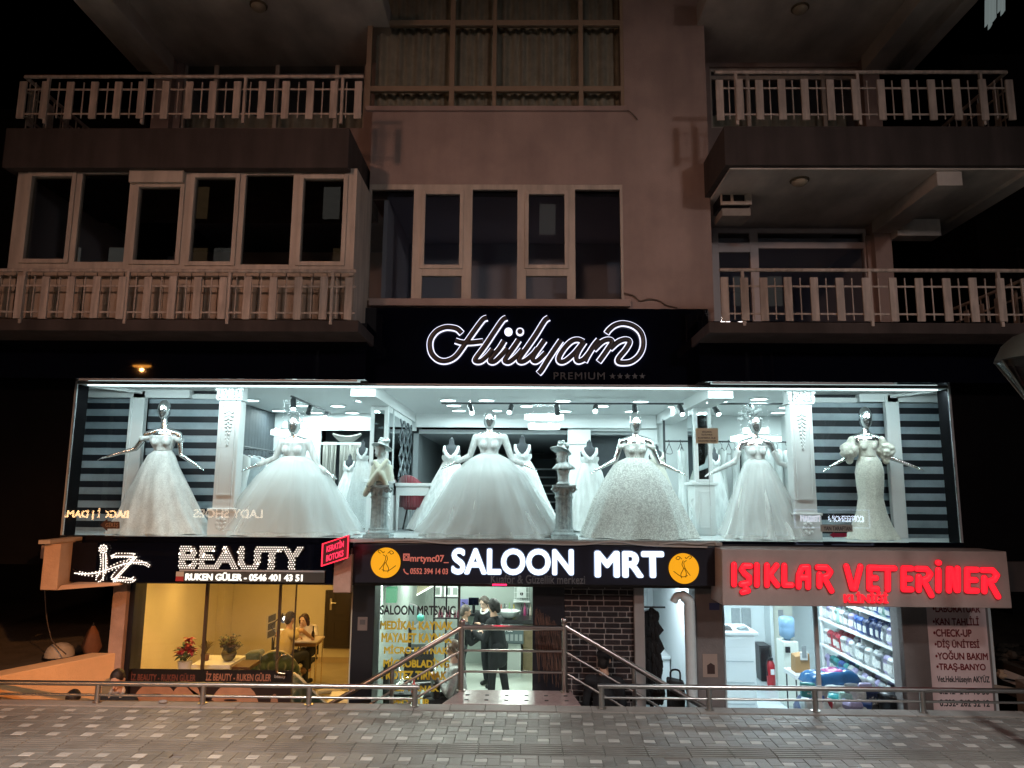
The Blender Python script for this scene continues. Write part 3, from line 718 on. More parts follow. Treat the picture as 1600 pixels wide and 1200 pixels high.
# bulb letters
def bulbs(poly_fn, x0, x1, z0, z1, y, step, r, mb, skip=0.0):
    z = z0; j = 0
    while z < z1:
        x = x0+(step/2 if j % 2 else 0)
        while x < x1:
            if poly_fn(x, z): mb.cyl((x, y-.008, z), (x, y, z), r*.7, r, 6)
            x += step
        z += step*.87; j += 1
def tri_fn(P, fs):
    T = []
    for f in fs:
        for i in range(1, len(f)-1): T.append((P[f[0]], P[f[i]], P[f[i+1]]))
    B = [(min(q[0] for q in t), max(q[0] for q in t), min(q[1] for q in t), max(q[1] for q in t), t) for t in T]
    def inside(x, z):
        for a, b, c, d, (p, q, r) in B:
            if a <= x <= b and c <= z <= d:
                e1 = (q[0]-p[0])*(z-p[1])-(q[1]-p[1])*(x-p[0]); e2 = (r[0]-q[0])*(z-q[1])-(r[1]-q[1])*(x-q[0]); e3 = (p[0]-r[0])*(z-r[1])-(p[1]-r[1])*(x-r[0])
                if (e1 >= 0 and e2 >= 0 and e3 >= 0) or (e1 <= 0 and e2 <= 0 and e3 <= 0): return True
        return False
    return inside
bulb = glow('warm_bulb', (1, .86, .74), 1.9); bulb2 = glow('bright_bulb', (1, .82, .62), 5); silver = mat('silver_letter', (.07, .06, .06), .35, m=.6)
def bulb_text(s, box, bold):
    lm = ptext(s, *box, YS, .03, bold); lm.build('lettering', silver, bs)
    P = [(v_[0], v_[2]) for v_ in lm.v]; fn = tri_fn(P, [f for f in lm.f if abs(lm.v[f[0]][1]-lm.v[f[-1]][1]) < 1e-6])
    mb = MB(); xs = [p[0] for p in P]; zs = [p[1] for p in P]
    bulbs(fn, min(xs), max(xs), min(zs), max(zs), YS-.03, .030, .0095, mb)
    mb.build('bulbs', bulb, bs)
    r = random.Random(len(s)); hb = MB(); k = 0
    while k < 13:
        x, z = r.uniform(min(xs), max(xs)), r.uniform(min(zs), max(zs))
        if fn(x, z): hb.ball((x, YS-.04, z), .011, n=8, k=5); k += 1
    hb.build('bright_bulbs', bulb2, bs)
bulb_text('BEAUTY', (282, 853, 476, 891), .045)
lz = MB()
def pz(pts): return [at(u_/4, 820+v_/4, YS-.012) for u_, v_ in pts]
for pts, rs in (([(650,185),(655,240),(640,310),(612,348)], [.052, .055, .05, .03]), ([(700,200),(730,190),(800,190),(845,192)], [.02, .035, .035, .03]), ([(845,195),(790,250),(735,310),(712,345)], [.03, .05, .05, .03]), ([(712,345),(760,338),(820,348),(850,330)], [.03, .035, .03, .015]), ([(455,278),(500,300),(580,308),(680,278),(760,242),(840,230),(900,240),(945,262)], [.006, .022, .03, .036, .036, .03, .018, .006])):
    lz.tube(spline(pz(pts), 4), [rs[min(i//4, len(rs)-1)] for i in range(len(spline(pz(pts), 4)))], 8, .35)
lz.cyl(pz([(652, 150)])[0]+Vector((0, -.022, 0)), pz([(652, 150)])[0], .052, n=18); lz.build('emblem', silver, bs)
lb = MB(); r_ = random.Random(3)
p = pz([(652, 150)])[0]; [lb.cyl(p+Vector((q*math.cos(w), -.03, q*math.sin(w))), p+Vector((q*math.cos(w), -.022, q*math.sin(w))), .006, .0085, 6) for q, n_ in ((0, 1), (.022, 6), (.044, 12)) for w in [2*PI*i/n_ for i in range(n_)]]
for i in range(0, len(lz.v), 2):
    v_ = lz.v[i]
    if v_[1] < YS-.016: lb.cyl((v_[0], v_[1]-.012, v_[2]), (v_[0], v_[1]-.004, v_[2]), .006, .0085, 6)
for pts in ([(652, y) for y in range(182, 345, 9)], [(668, y) for y in range(182, 300, 9)], [(x, 196) for x in range(705, 845, 9)], [(845-k*6.6, 200+k*7.2) for k in range(20)], [(860-k*6.6, 200+k*7.2) for k in range(20)], [(x, 343) for x in range(715, 850, 9)], [(x, 300-((x-470)/470)*62+18*math.sin((x-470)/75)) for x in range(475, 930, 8)]):
    for p in pz(pts): lb.cyl(p+Vector((0, -.032, 0)), p+Vector((0, -.024, 0)), .006, .0085, 6)
lb.build('bulbs', bulb, bs)
a = prect(283, 893, 508, 909, YS-.002); MB().box(a[0], a[1], YS-.03, YS-.002, a[2], a[3]).build('name_strip', mat('olive_grey_strip', (.05, .05, .045), .4), bs)
MB().box(a[0]-.01, a[1], YS-.04, YS-.002, a[3]+.001, a[3]+.02).build('trim', al, bs)
ptext('RUKEN GÜLER - 0546 401 43 51', 290, 894.5, 473, 907.5, YS-.03, .012, .035).build('lettering', glow('warm_white_letters', (1, .93, .82), 1.6), bs)
q = prect(275, 893, 287, 908, YS-.03); MB().box(q[0], q[1], YS-.034, YS-.031, (q[2]+q[3])/2, q[3]).build('sticker', mat('cream_sticker', (.45, .42, .36), .5), bs)
MB().box(q[0], q[1], YS-.034, YS-.031, q[2], (q[2]+q[3])/2).build('sticker', mat('red_sticker', (.35, .03, .03), .5), bs)
# red LED box sign, hung crooked
ks = thing('light_box_sign', 'crooked red-lit light box sign over the beauty parlour end pier', 'sign', tuple(at(522, 860, 8.8)))
c4 = [at(503, 884, 8.8), at(543, 871, 8.8), at(543, 836, 8.8), at(503, 850, 8.8)]
def slant(mb, x0, sl):
    mb.v = [(v_[0], v_[1], v_[2]+(v_[0]-x0)*sl) for v_ in mb.v]; return mb
sl_ = (c4[1].z-c4[0].z)/(c4[1].x-c4[0].x); hh = c4[3].z-c4[0].z
slant(MB().box(c4[0].x, c4[1].x, 8.8, 8.9, c4[0].z, c4[0].z+hh), c4[0].x, sl_).build('case', mat('black_sign_case', (.05, .012, .015), .4), ks)
slant(holes_wall(MB(), c4[0].x-.008, c4[1].x+.008, c4[0].z-.008, c4[0].z+hh+.008, 8.788, 8.80, [(c4[0].x+.006, c4[1].x-.006, c4[0].z+.006, c4[0].z+hh-.006)]), c4[0].x, sl_).build('led_border', glow('red_led', (1, .02, .05), 2.2), ks)
tm = text_mb('KERATİN', (c4[0].x+.05, 8.797, c4[0].z+hh*.55), (c4[1].x-.05, 8.797, c4[0].z+hh*.93), .01, .03)
text_mb('BOTOKS', (c4[0].x+.05, 8.797, c4[0].z+hh*.12), (c4[1].x-.05, 8.797, c4[0].z+hh*.42), .01, .03, mb=tm)
slant(tm, c4[0].x, sl_).build('lettering', glow('red_led_letters', (1, .03, .09), 1.5), ks)
MB().box(c4[1].x-.05, c4[1].x+.30, 8.83, 8.87, c4[2].z-.08, c4[2].z-.05).build('bracket', al, ks)
lamp('red_sign_light', 'POINT', (c4[1].x-.05, 8.72, (c4[0].z+c4[2].z)/2), 1.5, (1, .03, .06), ks, .15)
# ---------------------------------------------------------------- hairdresser sign
ss = thing('shop_sign', 'black hairdresser sign board with big white lit letters and two yellow discs', 'sign', tuple(at(838, 880, YS)))
a = prect(550, 852, 1127, 913, YS); MB().box(a[0], a[1], YS, 9.34, a[2], a[3]).build('board', mat('navy_black_board', (.016, .016, .026), .3), ss, bevel=.005)
wl_ = glow('white_lit_letters', (.72, .84, 1.0), 2.0)
ptext('SALOON', 706, 857, 896, 898, YS, .035, .032).build('lettering', wl_, ss); ptext('MRT', 929, 861, 1037, 902, YS, .035, .036).build('lettering', wl_, ss)
for px, py, fl in ((603, 879, 1), (1068, 888, -1)):
    c_ = at(px, py, YS); d_ = MB().cyl(c_+Vector((0, -.03, 0)), c_, .184, n=36).build('disc', glow('yellow_lit_disc', (1, .41, .002), .95), ss)
    ik = MB()
    for pts in ([(-8, 14), (-12, 17), (-9, 19), (-4, 15), (-2, 17)], [(3, 14), (8, 18), (12, 15), (8, 13), (6, 16)], [(-4, 12), (0, 9), (-1, 2), (-5, -5), (-9, -10)], [(1, 12), (3, 6), (1, 0), (5, -8), (4, -14)], [(-5, -10), (0, -12), (6, -11), (16, -4)], [(0, 1), (-3, -6), (-2, -13)]):
        ik.tube(spline([c_+Vector((fl*x*.0082, -.033, y*.0082)) for x, y in pts], 4), .0042, 6)
    ik.build('emblem', mat('dark_ink', (.05, .02, .0), .6), d_)
sd_ = glow('dim_blue_halo', (.42, .55, .95), .28); q_ = ptext('SALOON', 704.5, 855.5, 897.5, 899.5, YS, .012, .058).build('halo_sides', sd_, ss); ptext('MRT', 927.5, 859.5, 1038.5, 903.5, YS, .012, .062).build('halo_sides', sd_, ss)  # wider copies behind the letters glow dimly to paint their halo
salm = glow('salmon_lettering', (1, .24, .17), .55)
ptext('mrtync07_', 641, 867, 701, 881, YS, .008, .02).build('lettering', salm, ss); ptext('0552 394 14 03', 641, 888, 700, 897, YS, .008, .02).build('lettering', salm, ss)
ic = MB(); q = prect(630, 865, 640, 876, YS); e = .014
holes_wall(ic, q[0], q[1], q[2], q[3], YS-.01, YS, [(q[0]+e, q[1]-e, q[2]+e, q[3]-e)])
cc = ((q[0]+q[1])/2, (q[2]+q[3])/2); ic.tube([(cc[0]+.02*math.cos(t*PI/6), YS-.005, cc[1]+.02*math.sin(t*PI/6)) for t in range(12)], .005, 6, closed=True)
ic.tube(spline([at(631, 889, YS-.005), at(632, 893, YS-.005), at(635, 896, YS-.005), at(638, 897, YS-.005)], 3), [.012]+[.007]*8+[.012], 6)
ic.build('icon', salm, ss)
ptext('Kuaför & Güzellik merkezi', 767, 898.5, 914, 912, YS, .01, .01).build('lettering', mat('unlit_grey_lettering', (.12, .12, .13), .5), ss)
a = prect(548, 846, 1128, 851, YS); MB().box(a[0], a[1], YS-.02, 9.3, a[2]+.005, a[3]+.01).build('coping', mat('worn_grey_coping', (.34, .31, .28), .6, var=.3, vs=6), ss, bevel=.008)
for lb_, pts in (('grey cable sagging along the top of the hairdresser sign', [(552, 849), (640, 846), (700, 851), (790, 849), (900, 853), (960, 848), (1010, 854), (1105, 857)]), ('white cable end lying bent on the right end of the hairdresser sign', [(1030, 853), (1060, 850), (1090, 852), (1115, 849), (1119, 853)])):
    tag(MB().tube(spline([at(x, y-2, YS-.035) for x, y in pts], 5), .012, 6).build('cable', mat('grey_cable', (.5, .47, .44), .5)), lb_, 'cable')
# ---------------------------------------------------------------- veterinary sign
YV = 8.78
vsn = thing('shop_sign', 'grey veterinary clinic sign box with puffy red lit letters', 'sign', tuple(at(1350, 905, YV)))
pl = [at(1129, 946, YV), at(1582, 955, YV), at(1573, 867, YV), at(1128, 858, YV)]
vb = mat('dusty_grey_sign_sheet', (.44, .345, .32), .55, var=.14, vs=2, bump=.08)
MB().hexa([(pl[0].x, YV, pl[0].z), (pl[1].x, YV, pl[0].z), (pl[1].x, 9.3, pl[0].z), (pl[0].x, 9.3, pl[0].z)], [(pl[3].x, YV, pl[3].z), (pl[2].x, YV, pl[3].z), (pl[2].x, 9.3, pl[3].z), (pl[3].x, 9.3, pl[3].z)]).build('board', vb, vsn, bevel=.008)
redl = glow('red_lit_letters', (1, .012, .028), 1.4); redd = mat('unlit_red_letters', (.40, .012, .02), .4)
ST = {'I': [[(.5, 0), (.5, 1)]], 'İ': [[(.5, 0), (.5, .92)], [(.45, 1.24), (.55, 1.24)]], 'Ş': [[(.92, .95), (.35, .95), (.12, .75), (.4, .55), (.82, .38), (.8, .1), (.1, .02)], [(.5, -.16), (.72, -.3), (.2, -.38)]],
      'K': [[(.15, 0), (.15, 1)], [(.88, 1), (.35, .52), (.95, 0)]], 'L': [[(.2, 1), (.2, .03), (.92, .03)]], 'A': [[(.12, -.05), (.14, .55), (.38, .92), (.85, .95), (.85, -.06)], [(.2, .42), (.8, .42)]],
      'R': [[(.2, 0), (.2, .6)], [(.08, .95), (.7, .95), (.95, .74), (.78, .52), (.5, .46), (1.02, -.22)]], 'V': [[(.0, 1), (.42, .02), (.62, .02), (1, 1)]],
      'E': [[(.92, .96), (.2, .96), (.2, .02), (.92, .02)], [(.2, .5), (.82, .5)]], 'T': [[(.0, .95), (1, .95)], [(.55, .95), (.55, 0)]], 'N': [[(.12, 0), (.12, .97), (.3, .97), (.80, .03), (.88, .03), (.88, 1)]]}
def puffy(word, spans, ytop, ybot, r, name, m_):
    mb = MB()
    for ch, (pa, pb) in zip(word, spans):
        for s_ in ST[ch]:
            P = []
            for u_, v_ in s_:
                px = pa+(pb-pa)*u_; t0 = ytop+(px-1140)*.02; P.append(at(px, t0+(ybot-ytop)*(1-v_), YV-.025))
            for i in range(len(P)-1):
                mb.cap(P[i], P[i+1], r, r, 10)
    mb.v = [(v_[0], YV-.025+(v_[1]-YV+.025)*.8, v_[2]) for v_ in mb.v]
    return mb.build(name, m_, vsn)
Q = lambda l: [(1130+a/3.5556, 1130+b/3.5556) for a, b in l]

for nm_, r_q, dy_, m_q in (('lettering', .034, 0.0, redl), ('halo_sides', .040, .022, mat('red_halo_sides', (.30, .006, .014), .35, em=(1, .01, .03), es=.16))):  # dark red letter sides; their faint emission paints a halo
    YVs = YV; YV = YV+dy_
    puffy('IŞIKLAR', Q([(38, 82), (95, 155), (166, 208), (232, 305), (328, 385), (410, 482), (518, 600)]), 882, 913, r_q, nm_, m_q)
    puffy('VETERİNE', Q([(684, 762), (800, 860), (868, 952), (990, 1050), (1069, 1155), (1166, 1225), (1246, 1310), (1340, 1415)]), 881, 916, r_q, nm_, m_q)
    puffy('R', Q([(1432, 1525)]), 881, 916, r_q, nm_, m_q)
    YV = YVs
ptext('KLİNİĞİ', 1318, 924, 1386, 942, YV, .03, .022).build('lettering', redl, vsn)
# ---------------------------------------------------------------- price list of the clinic
pls = thing('price_board', 'tall dusty board listing the clinic services in dark red capitals', 'sign', tuple(at(1500, 1030, 9.5)))
a = prect(1452, 940, 1546, 1112, 9.52); MB().box(a[0]+.004, a[1], 9.52, 9.558, a[2], a[3]-.06).build('board', mat('dusty_white_board', (.80, .62, .62), .6, var=.12, vs=2), pls)
dr_ = mat('dark_red_print', (.20, .012, .018), .6); bk_ = mat('black_print', (.02, .02, .025), .6)
tb = MB(); t2 = MB()
for s_, x0, x1, y0, y1 in (('•LABORATUAR', 1457, 1531, 946, 957), ('•KAN TAHLİLİ', 1457, 1529, 962, 977), ('•CHECK-UP', 1458, 1518, 983, 995), ('•DİŞ ÜNİTESİ', 1460, 1530, 998, 1015), ('•YOĞUN BAKIM', 1461, 1543, 1016, 1031), ('•TRAŞ-BANYO', 1463, 1540, 1036, 1050)):
    ptext(s_, x0, y0, x1, y1, 9.52, .003, .03, mb=tb)
for s_, x0, x1, y0, y1 in (('Vet.Hek.Hüseyin AKYÜZ', 1464, 1546, 1054, 1069), ('0.242- 247 18 50', 1467, 1545, 1075, 1085), ('0.532- 262 32 12', 1468, 1546, 1093, 1104)):
    ptext(s_, x0, y0, x1, y1, 9.52, .003, .02, mb=t2)
tb.build('lettering', dr_, pls); t2.build('lettering', bk_, pls)
# ---------------------------------------------------------------- window film and lettering of the lower shops
wf = thing('window_film', 'black printed film with skin-toned beauty pictures on the lower parlour window', 'window film', tuple(at(320, 1070, YL)))
a = prect(202, 1046, 456, 1068, YL-.016); MB().box(a[0], a[1], YL-.018, YL-.014, a[2], a[3]).build('name_band', mat('black_film', (.012, .010, .010), .4), wf)
lowz = ZC+.02; MB().box(a[0]+.0, a[1]-.01, YL-.018, YL-.014, lowz, a[2]-.001).build('picture_film', mat('brown_black_film', (.022, .012, .010), .5), wf)
cop = mat('copper_print', (.36, .16, .10), .5)
ptext('İZ BEAUTY - RUKEN GÜLER', 204, 1050, 306, 1064, YL-.018, .003, .03).build('lettering', mat('dim_copper_print', (.16, .05, .035), .5), wf); ptext('İZ BEAUTY - RUKEN GÜLER', 322, 1049, 424, 1064, YL-.018, .003, .03).build('lettering', cop, wf)
ptext('beauty', 429, 1054, 446, 1061, YL-.018, .003, .0).build('lettering', mat('white_print', (.6, .55, .5), .5), wf)
skin_p = mat('skin_tone_print', (.42, .22, .13), .5, var=.25, vs=6)
def oval(mb, px, py, rx, ry, dy, rot=0.0):
    c_ = at(px, py, YL-.018-dy); k = YL/FL; n = 28
    mb.prism([(c_.x+k*(rx*math.cos(t)*math.cos(rot)-ry*math.sin(t)*math.sin(rot)), c_.z+k*(rx*math.cos(t)*math.sin(rot)+ry*math.sin(t)*math.cos(rot))) for t in [2*PI*i/n for i in range(n)]], YL-.019-dy, YL-.018-dy)
o1 = MB(); oval(o1, 242, 1096, 32, 27, .001); oval(o1, 290, 1090, 22, 20, .003, .5); oval(o1, 366, 1104, 36, 34, .001); oval(o1, 428, 1104, 6, 18, .001)
o1.build('picture', skin_p, wf)
o2 = MB(); [oval(o2, 300+i*5, 1080+i*3, 14, 1.3, .006, -.7+i*.12) for i in range(5)]; oval(o2, 245, 1086, 9, 2, .006); oval(o2, 360, 1094, 10, 1.6, .006)
o2.build('picture', mat('hair_print', (.03, .012, .008), .5), wf)
wt = thing('window_lettering', 'gold and black lettering listing hair services on the salon window', 'lettering', tuple(at(650, 1020, YL)))
gl_, bk2 = MB(), ptext('SALOON MRTSYNC', 594, 946, 712, 961, YL-.001, .004, .03)
for s_, x0, x1, y0, y1 in (('MEDİKAL KAYNAK', 594, 708, 966, 984), ('MAYALET KAYNAK', 596, 706, 989, 1004), ('MİCRO KAYNAK', 600, 700, 1007, 1022), ('MİCROBLADİNG', 599, 702, 1027, 1043), ('PROTEZ TIRNAK', 596, 698, 1048, 1062), ('JEL TIRNAK', 612, 686, 1071, 1083), ('PEDİKÜR', 614, 672, 1088, 1103)):
    ptext(s_, x0, y0, x1, y1, YL-.001, .004, .045, mb=gl_)
bk2.build('lettering', bk_, wt); gl_.build('lettering', mat('gold_vinyl', (.80, .58, .05), .4, m=.0), wt)
# black poster with hair, brick panel
pp = thing('hair_poster', 'tall black poster panel of long brown hair between salon door and bricks', 'poster', tuple(at(857, 1000, 9.6)))
a = prect(832, 914, 882, 1110, 9.6); MB().box(a[0], a[1], 9.57, 9.66, ZC, zl).build('panel', mat('dark_poster', (.008, .008, .014), .45), pp)
hr = MB(); r_ = random.Random(5)
for k in range(70):
    x = 836+r_.random()*40; y = 946+abs(x-840)*.9+r_.random()*18
    pts = [(x, y)]
    for i in range(5): pts.append((min(880, pts[-1][0]+r_.uniform(-1.5, 4.2)), pts[-1][1]+r_.uniform(10, 24)))
    pts = [p for p in pts if p[1] < 1088]
    if len(pts) > 2: hr.tube(spline([at(px, py, 9.567) for px, py in pts], 3), .0035+.003*r_.random(), 4, .3)
hr.build('picture', mat('brown_hair_print', (.11, .06, .045), .5, island=.7), pp)
br = thing('brick_panel', 'dark red brick slip panel with pale joints behind the stair rail', 'wall panel', tuple(at(937, 1010, 9.6)))
a = prect(882, 914, 993, 1110, 9.6); MB().box(a[0]+.002, a[1], 9.59, 9.68, ZC, zl).build('mortar', mat('pale_mortar', (.46, .41, .40), .9, var=.3), br)
bb = MB(); r_ = random.Random(11); z = ZC; j = 0
while z < zl-.05:
    x = a[0]+(.0 if j % 2 else -.11)+r_.uniform(-.02, .02)
    while x < a[1]-.02:
        w_ = r_.choice((.21, .21, .205, .11)); x0, x1 = max(x, a[0]+.002), min(x+w_-.014, a[1]-.002)
        if x1-x0 > .03: bb.box(x0, x1, 9.574+r_.uniform(-.003, .003), 9.60, z, min(z+.054, zl-.004))
        x += w_
    z += .0695; j += 1
bb.build('bricks', mat('dark_brick', (.026, .017, .019), .8, island=.5, var=.4, vs=14, bump=.6, bs=40), br, bevel=.004)
# ---------------------------------------------------------------- notice plates and small things on the fronts
def plate(name, label, cat, box, Y, m_, th=.006):
    t = thing(name, label, cat, tuple(at((box[0]+box[2])/2, (box[1]+box[3])/2, Y)))
    a = prect(*box, Y); MB().box(a[0], a[1], Y-th, Y, a[2], a[3]).build('board', m_, t); return t
t = plate('notice', 'paper notice with a dark photograph on the grey pier beside the clinic', 'notice', (1098, 1022, 1121, 1058), 9.438, mat('faded_paper', (.36, .27, .23), .7))
a = prect(1105, 1037, 1117, 1053, 9.43); MB().prism([(a[0], a[2]), (a[1], a[2]), (a[1], a[3]-.02), ((a[0]+a[1])/2, a[3]+.01), (a[0], a[3]-.02)], 9.429, 9.4315).build('picture', mat('dark_picture', (.05, .025, .022), .6), t)
plate('number_plate', 'small blue house number plate high on the grey pier', 'sign', (1108, 942, 1124, 953), 9.438, mat('enamel_blue', (.03, .035, .13), .3))
t = plate('notice', 'small framed notice on the black pillar between the two lower shops', 'notice', (559, 964, 574, 985), 9.398, mat('dim_paper', (.20, .15, .13), .7))
a = prect(562, 968, 571, 976, 9.39); MB().box(a[0], a[1], 9.389, 9.3915, a[2], a[3]).build('picture', mat('grey_picture', (.10, .085, .08), .6), t)
t = plate('notice', 'beige taped notice on the show window beside the right mirror column', 'notice', (1087, 669, 1122, 693), YG-.001, mat('beige_notice', (.78, .78, .58), .7))
tm = MB()
for k, (s_, x0, x1) in enumerate((('SİGARA', 1097, 1112), ('İÇİLMEZ', 1096, 1113), ('KAMERA İLE', 1091, 1118), ('İZLENMEKTEDİR', 1091, 1119))): ptext(s_, x0, 673+k*4.7, x1, 676+k*4.7, YG-.007, .002, .02, mb=tm)
tm.build('lettering', bk_, t)
t = thing('direction_sign', 'dark brown left-pointing entrance arrow on the lower left show window', 'sign', tuple(at(172, 820, YG)))
p = [at(x, y, YG-.001) for x, y in ((157, 820), (168, 811), (168, 815), (187, 815), (187, 826), (168, 826), (168, 830))]
MB().prism([(q.x, q.z) for q in p], YG-.008, YG-.001).build('arrow', mat('brown_sign', (.06, .03, .022), .5), t)
ptext('GİRİŞ', 165, 815.5, 185, 825, YG-.008, .002, .01).build('lettering', mat('pale_brown_print', (.30, .22, .17), .5), t)
t = thing('direction_sign', 'grey notice with a red arrow and dark capitals on the lower right show window', 'sign', tuple(at(1310, 828, YG)))
a = prect(1282, 820, 1332, 831, YG-.001); MB().box(a[0], a[1], YG-.006, YG-.001, a[2], a[3]).build('board', mat('grey_board', (.42, .44, .40), .6), t)
ptext('YAN TARAFTAN', 1287, 822.5, 1330, 829, YG-.006, .002, .02).build('lettering', mat('dark_blue_print', (.03, .035, .06), .5), t)
p = [at(x, y, YG-.001) for x, y in ((1296, 836), (1303, 831.5), (1303, 833), (1323, 833), (1323, 839), (1303, 839), (1303, 840.5))]
MB().prism([(q.x, q.z) for q in p], YG-.006, YG-.001).build('arrow', mat('crimson_sign', (.35, .01, .06), .4), t)
t = thing('drain_pipe', 'white drain pipe with a bent top beside the grey pier', 'pipe', tuple(at(1079, 1105, 9.42)))
pw_ = mat('greyish_white_pvc', (.70, .78, .80), .4, var=.1)
x_ = X(1079, 9.40, 1010); MB().cyl((x_, 9.40, ZC), (x_, 9.40, Z(945, 9.4)), .070, n=18).build('pipe', pw_, t)
MB().tube(spline([(x_, 9.40, Z(946, 9.4)), (x_-.01, 9.40, Z(936, 9.4)), (x_-.09, 9.40, Z(928, 9.4)), (x_-.16, 9.42, Z(930, 9.4)), (x_-.19, 9.44, Z(938, 9.4))], 4), [.068]*9+[.05]*8, 14).build('elbow', pw_, t)
tag(MB().box(X(770, 9.3, 912), X(792, 9.3, 912), 9.16, 9.22, Z(914.5, 9.2), Z(911, 9.2)).build('led_ticker', glow('red_ticker', (1, .02, .1), 3)), 'small red LED strip lit under the hairdresser sign', 'light')
lamp('red_ticker_light', 'AREA', (X(781, 9.2, 912), 9.1, Z(916, 9.2)), .8, (1, .03, .1), None, .15, (X(781, 8.4, 1000), 8.3, 0))
q = at(254, 1106, 8.5); tag(MB().ball((q.x, 8.5, .03), .055, .035, .02, 10, 6).build('stone', mat('grey_stone', (.30, .29, .28), .8, var=.3)), 'small grey stone lying on the kerb under the left railing', 'stone')
# ---------------------------------------------------------------- railings on the kerb and over the stairs
def low_rail(label, pxs, px_end, ytop):
    Y = 8.5; t = thing('low_railing', label, 'railing', (X(pxs[0], Y, 1100), Y, .012), 'low steel railings on the kerb')
    x0, x1 = X(px_end[0], Y, ytop[0]), X(px_end[1], Y, ytop[1]); zt = Z((ytop[0]+ytop[1])/2, Y, (px_end[0]+px_end[1])/2)
    MB().tube([(x0, Y, zt), (x1, Y, zt)], .027, 14).build('top_rail', steel, t)
    MB().tube([(x0+.03, Y, zt-.125), (x1-.03, Y, zt-.125)], .014, 10).build('middle_rail', steel, t)
    for p in pxs:
        xx = X(p, Y, 1090); MB().cyl((xx, Y, .012), (xx, Y, zt-.01), .030, n=14).cyl((xx, Y, .012), (xx, Y, .022), .05, n=14).build('post', steel, t)
    return t
low_rail('long low steel railing on the kerb in front of the beauty parlour', (-12, 152, 317, 483, 648), (-160, 655), (1068, 1070))
low_rail('long low steel railing on the kerb in front of the clinic', (940, 1108, 1273, 1441, 1606), (934, 1800), (1072, 1082))
YR = 9.15
cu = mat('reddish_stainless_steel', (.50, .43, .40), .28, m=1)
t = thing('stair_railing', 'steel stair railing around the granite landing with rails sloping down both sides', 'railing', (-.1, YR, 0))
pL, pR = at(722, 978, YR), at(882, 976, YR)
for p, b in ((pL, 1082), (pR, 1080)):
    MB().cyl((p.x, YR, .014), (p.x, YR, p.z+.02), .034, n=16).ball((p.x, YR, p.z+.05), .04).cyl((p.x, YR, .014), (p.x, YR, .022), .06, n=16).build('post', cu, t)
MB().tube([(pL.x, YR, pL.z-.015), (pR.x, YR, pL.z-.015)], .032, 14).build('top_rail', cu, t)
for py in (1017, 1050): MB().tube([(pL.x, YR, Z(py, YR)), (pR.x, YR, Z(py, YR))], .014, 10).build('middle_rail', cu, t)
for s_, p, e_ in ((-1, pL, at(503, 1106, YR)), (1, pR, at(1118, 1114, YR))):
    sl2 = (e_.z-p.z)/(e_.x-p.x); L_ = 2.0; f = lambda dz: [(p.x, YR, p.z-dz), (p.x+s_*L_, YR, p.z-dz+sl2*s_*L_)]
    MB().tube(f(.015), .032, 14).build('sloping_rail', cu, t)
    for py in (1017, 1050): MB().tube(f(p.z-Z(py, YR)), .014, 10).build('sloping_rail', cu, t)
    for d_ in (.85, 1.9): MB().cyl((p.x+s_*d_, YR, ZC), (p.x+s_*d_, YR, p.z-.03+sl2*s_*d_), .026, n=12).build('post', cu, t)
# ---------------------------------------------------------------- things left and right of the building
c_ = at(94, 1012, 9.9); t = thing('dome_cover', 'dusty white domed cover lying on the dark ground behind the orange wall', 'cover', (c_.x, 9.9, .16))
MB().lathe((c_.x, 9.9, .20), [(.18, 0), (.175, .05), (.15, .11), (.09, .155), (.02, .17)], 20).build('dome', mat('dusty_white_plastic', (.42, .40, .36), .5, var=.2), t)
MB().lathe((c_.x, 9.9, .16), [(.19, 0), (.20, .03), (.17, .042)], 20).build('rim', blackmat, t)
q = at(110, 1020, 9.75); tag(MB().box(q.x-.13, q.x+.09, 9.66, 9.86, .161, .168).build('paper', mat('grey_paper', (.3, .29, .27), .8)), 'crumpled pale sheet lying beside the white domed cover', 'paper')
tag(MB().tube(spline([at(70, 922, 9.6), at(73, 965, 9.7), at(77, 985, 9.8), at(83, 1003, 9.72), at(103, 1022, 9.55)], 5), .008, 6).build('cable', mat('dark_cable', (.10, .085, .075), .6)), 'thin dark cable hanging from the orange sign end down to the ground', 'cable')
t = thing('folded_parasol', 'folded orange cloth bundle standing by the pink pier', 'parasol', tuple(at(141, 1021, 9.75)))
c_ = at(142, 1020, 9.75)
MB().lathe((c_.x, 9.75, .16), [(.03, 0), (.11, .2), (.06, .38), (.02, .46)], 10, fn=lambda a_, r, z_: r*(1+.3*math.cos(4*a_))).build('cloth', mat('orange_brown_cloth', (.16, .07, .035), .8, var=.3), t)
MB().cyl((c_.x, 9.75, .16), (c_.x, 9.75, .66), .012, n=8).build('pole', blackmat, t)
t = thing('wooden_post', 'short pale wooden post among the junk right of the clinic board', 'post', tuple(at(1566, 1072, 9.6)))
c_ = at(1566, 1072, 9.7); zb_ = Z(1072, 9.7, 1566); MB().box(c_.x-.025, c_.x+.025, 9.68, 9.73, .1, zb_+.2).build('post', mat('pale_wood', (.42, .30, .20), .7, var=.3), t); MB().box(c_.x-.05, c_.x+.05, 9.66, 9.75, .12, .16).build('foot', MATS['pale_wood'], t)
t = thing('junk_box', 'tilted white box with a dark hole on the rubble right of the clinic', 'box', tuple(at(1588, 1062, 9.8)))
c_ = at(1588, 1062, 9.9); R3 = Matrix.Rotation(.35, 3, 'Y') @ Matrix.Rotation(.4, 3, 'Z')
def rbox(c, h, R_, mb=None):
    mb = mb or MB(); k = MB().box(-h[0], h[0], -h[1], h[1], -h[2], h[2]); mb.add([R_ @ Vector(v_)+Vector(c) for v_ in k.v], k.f); return mb
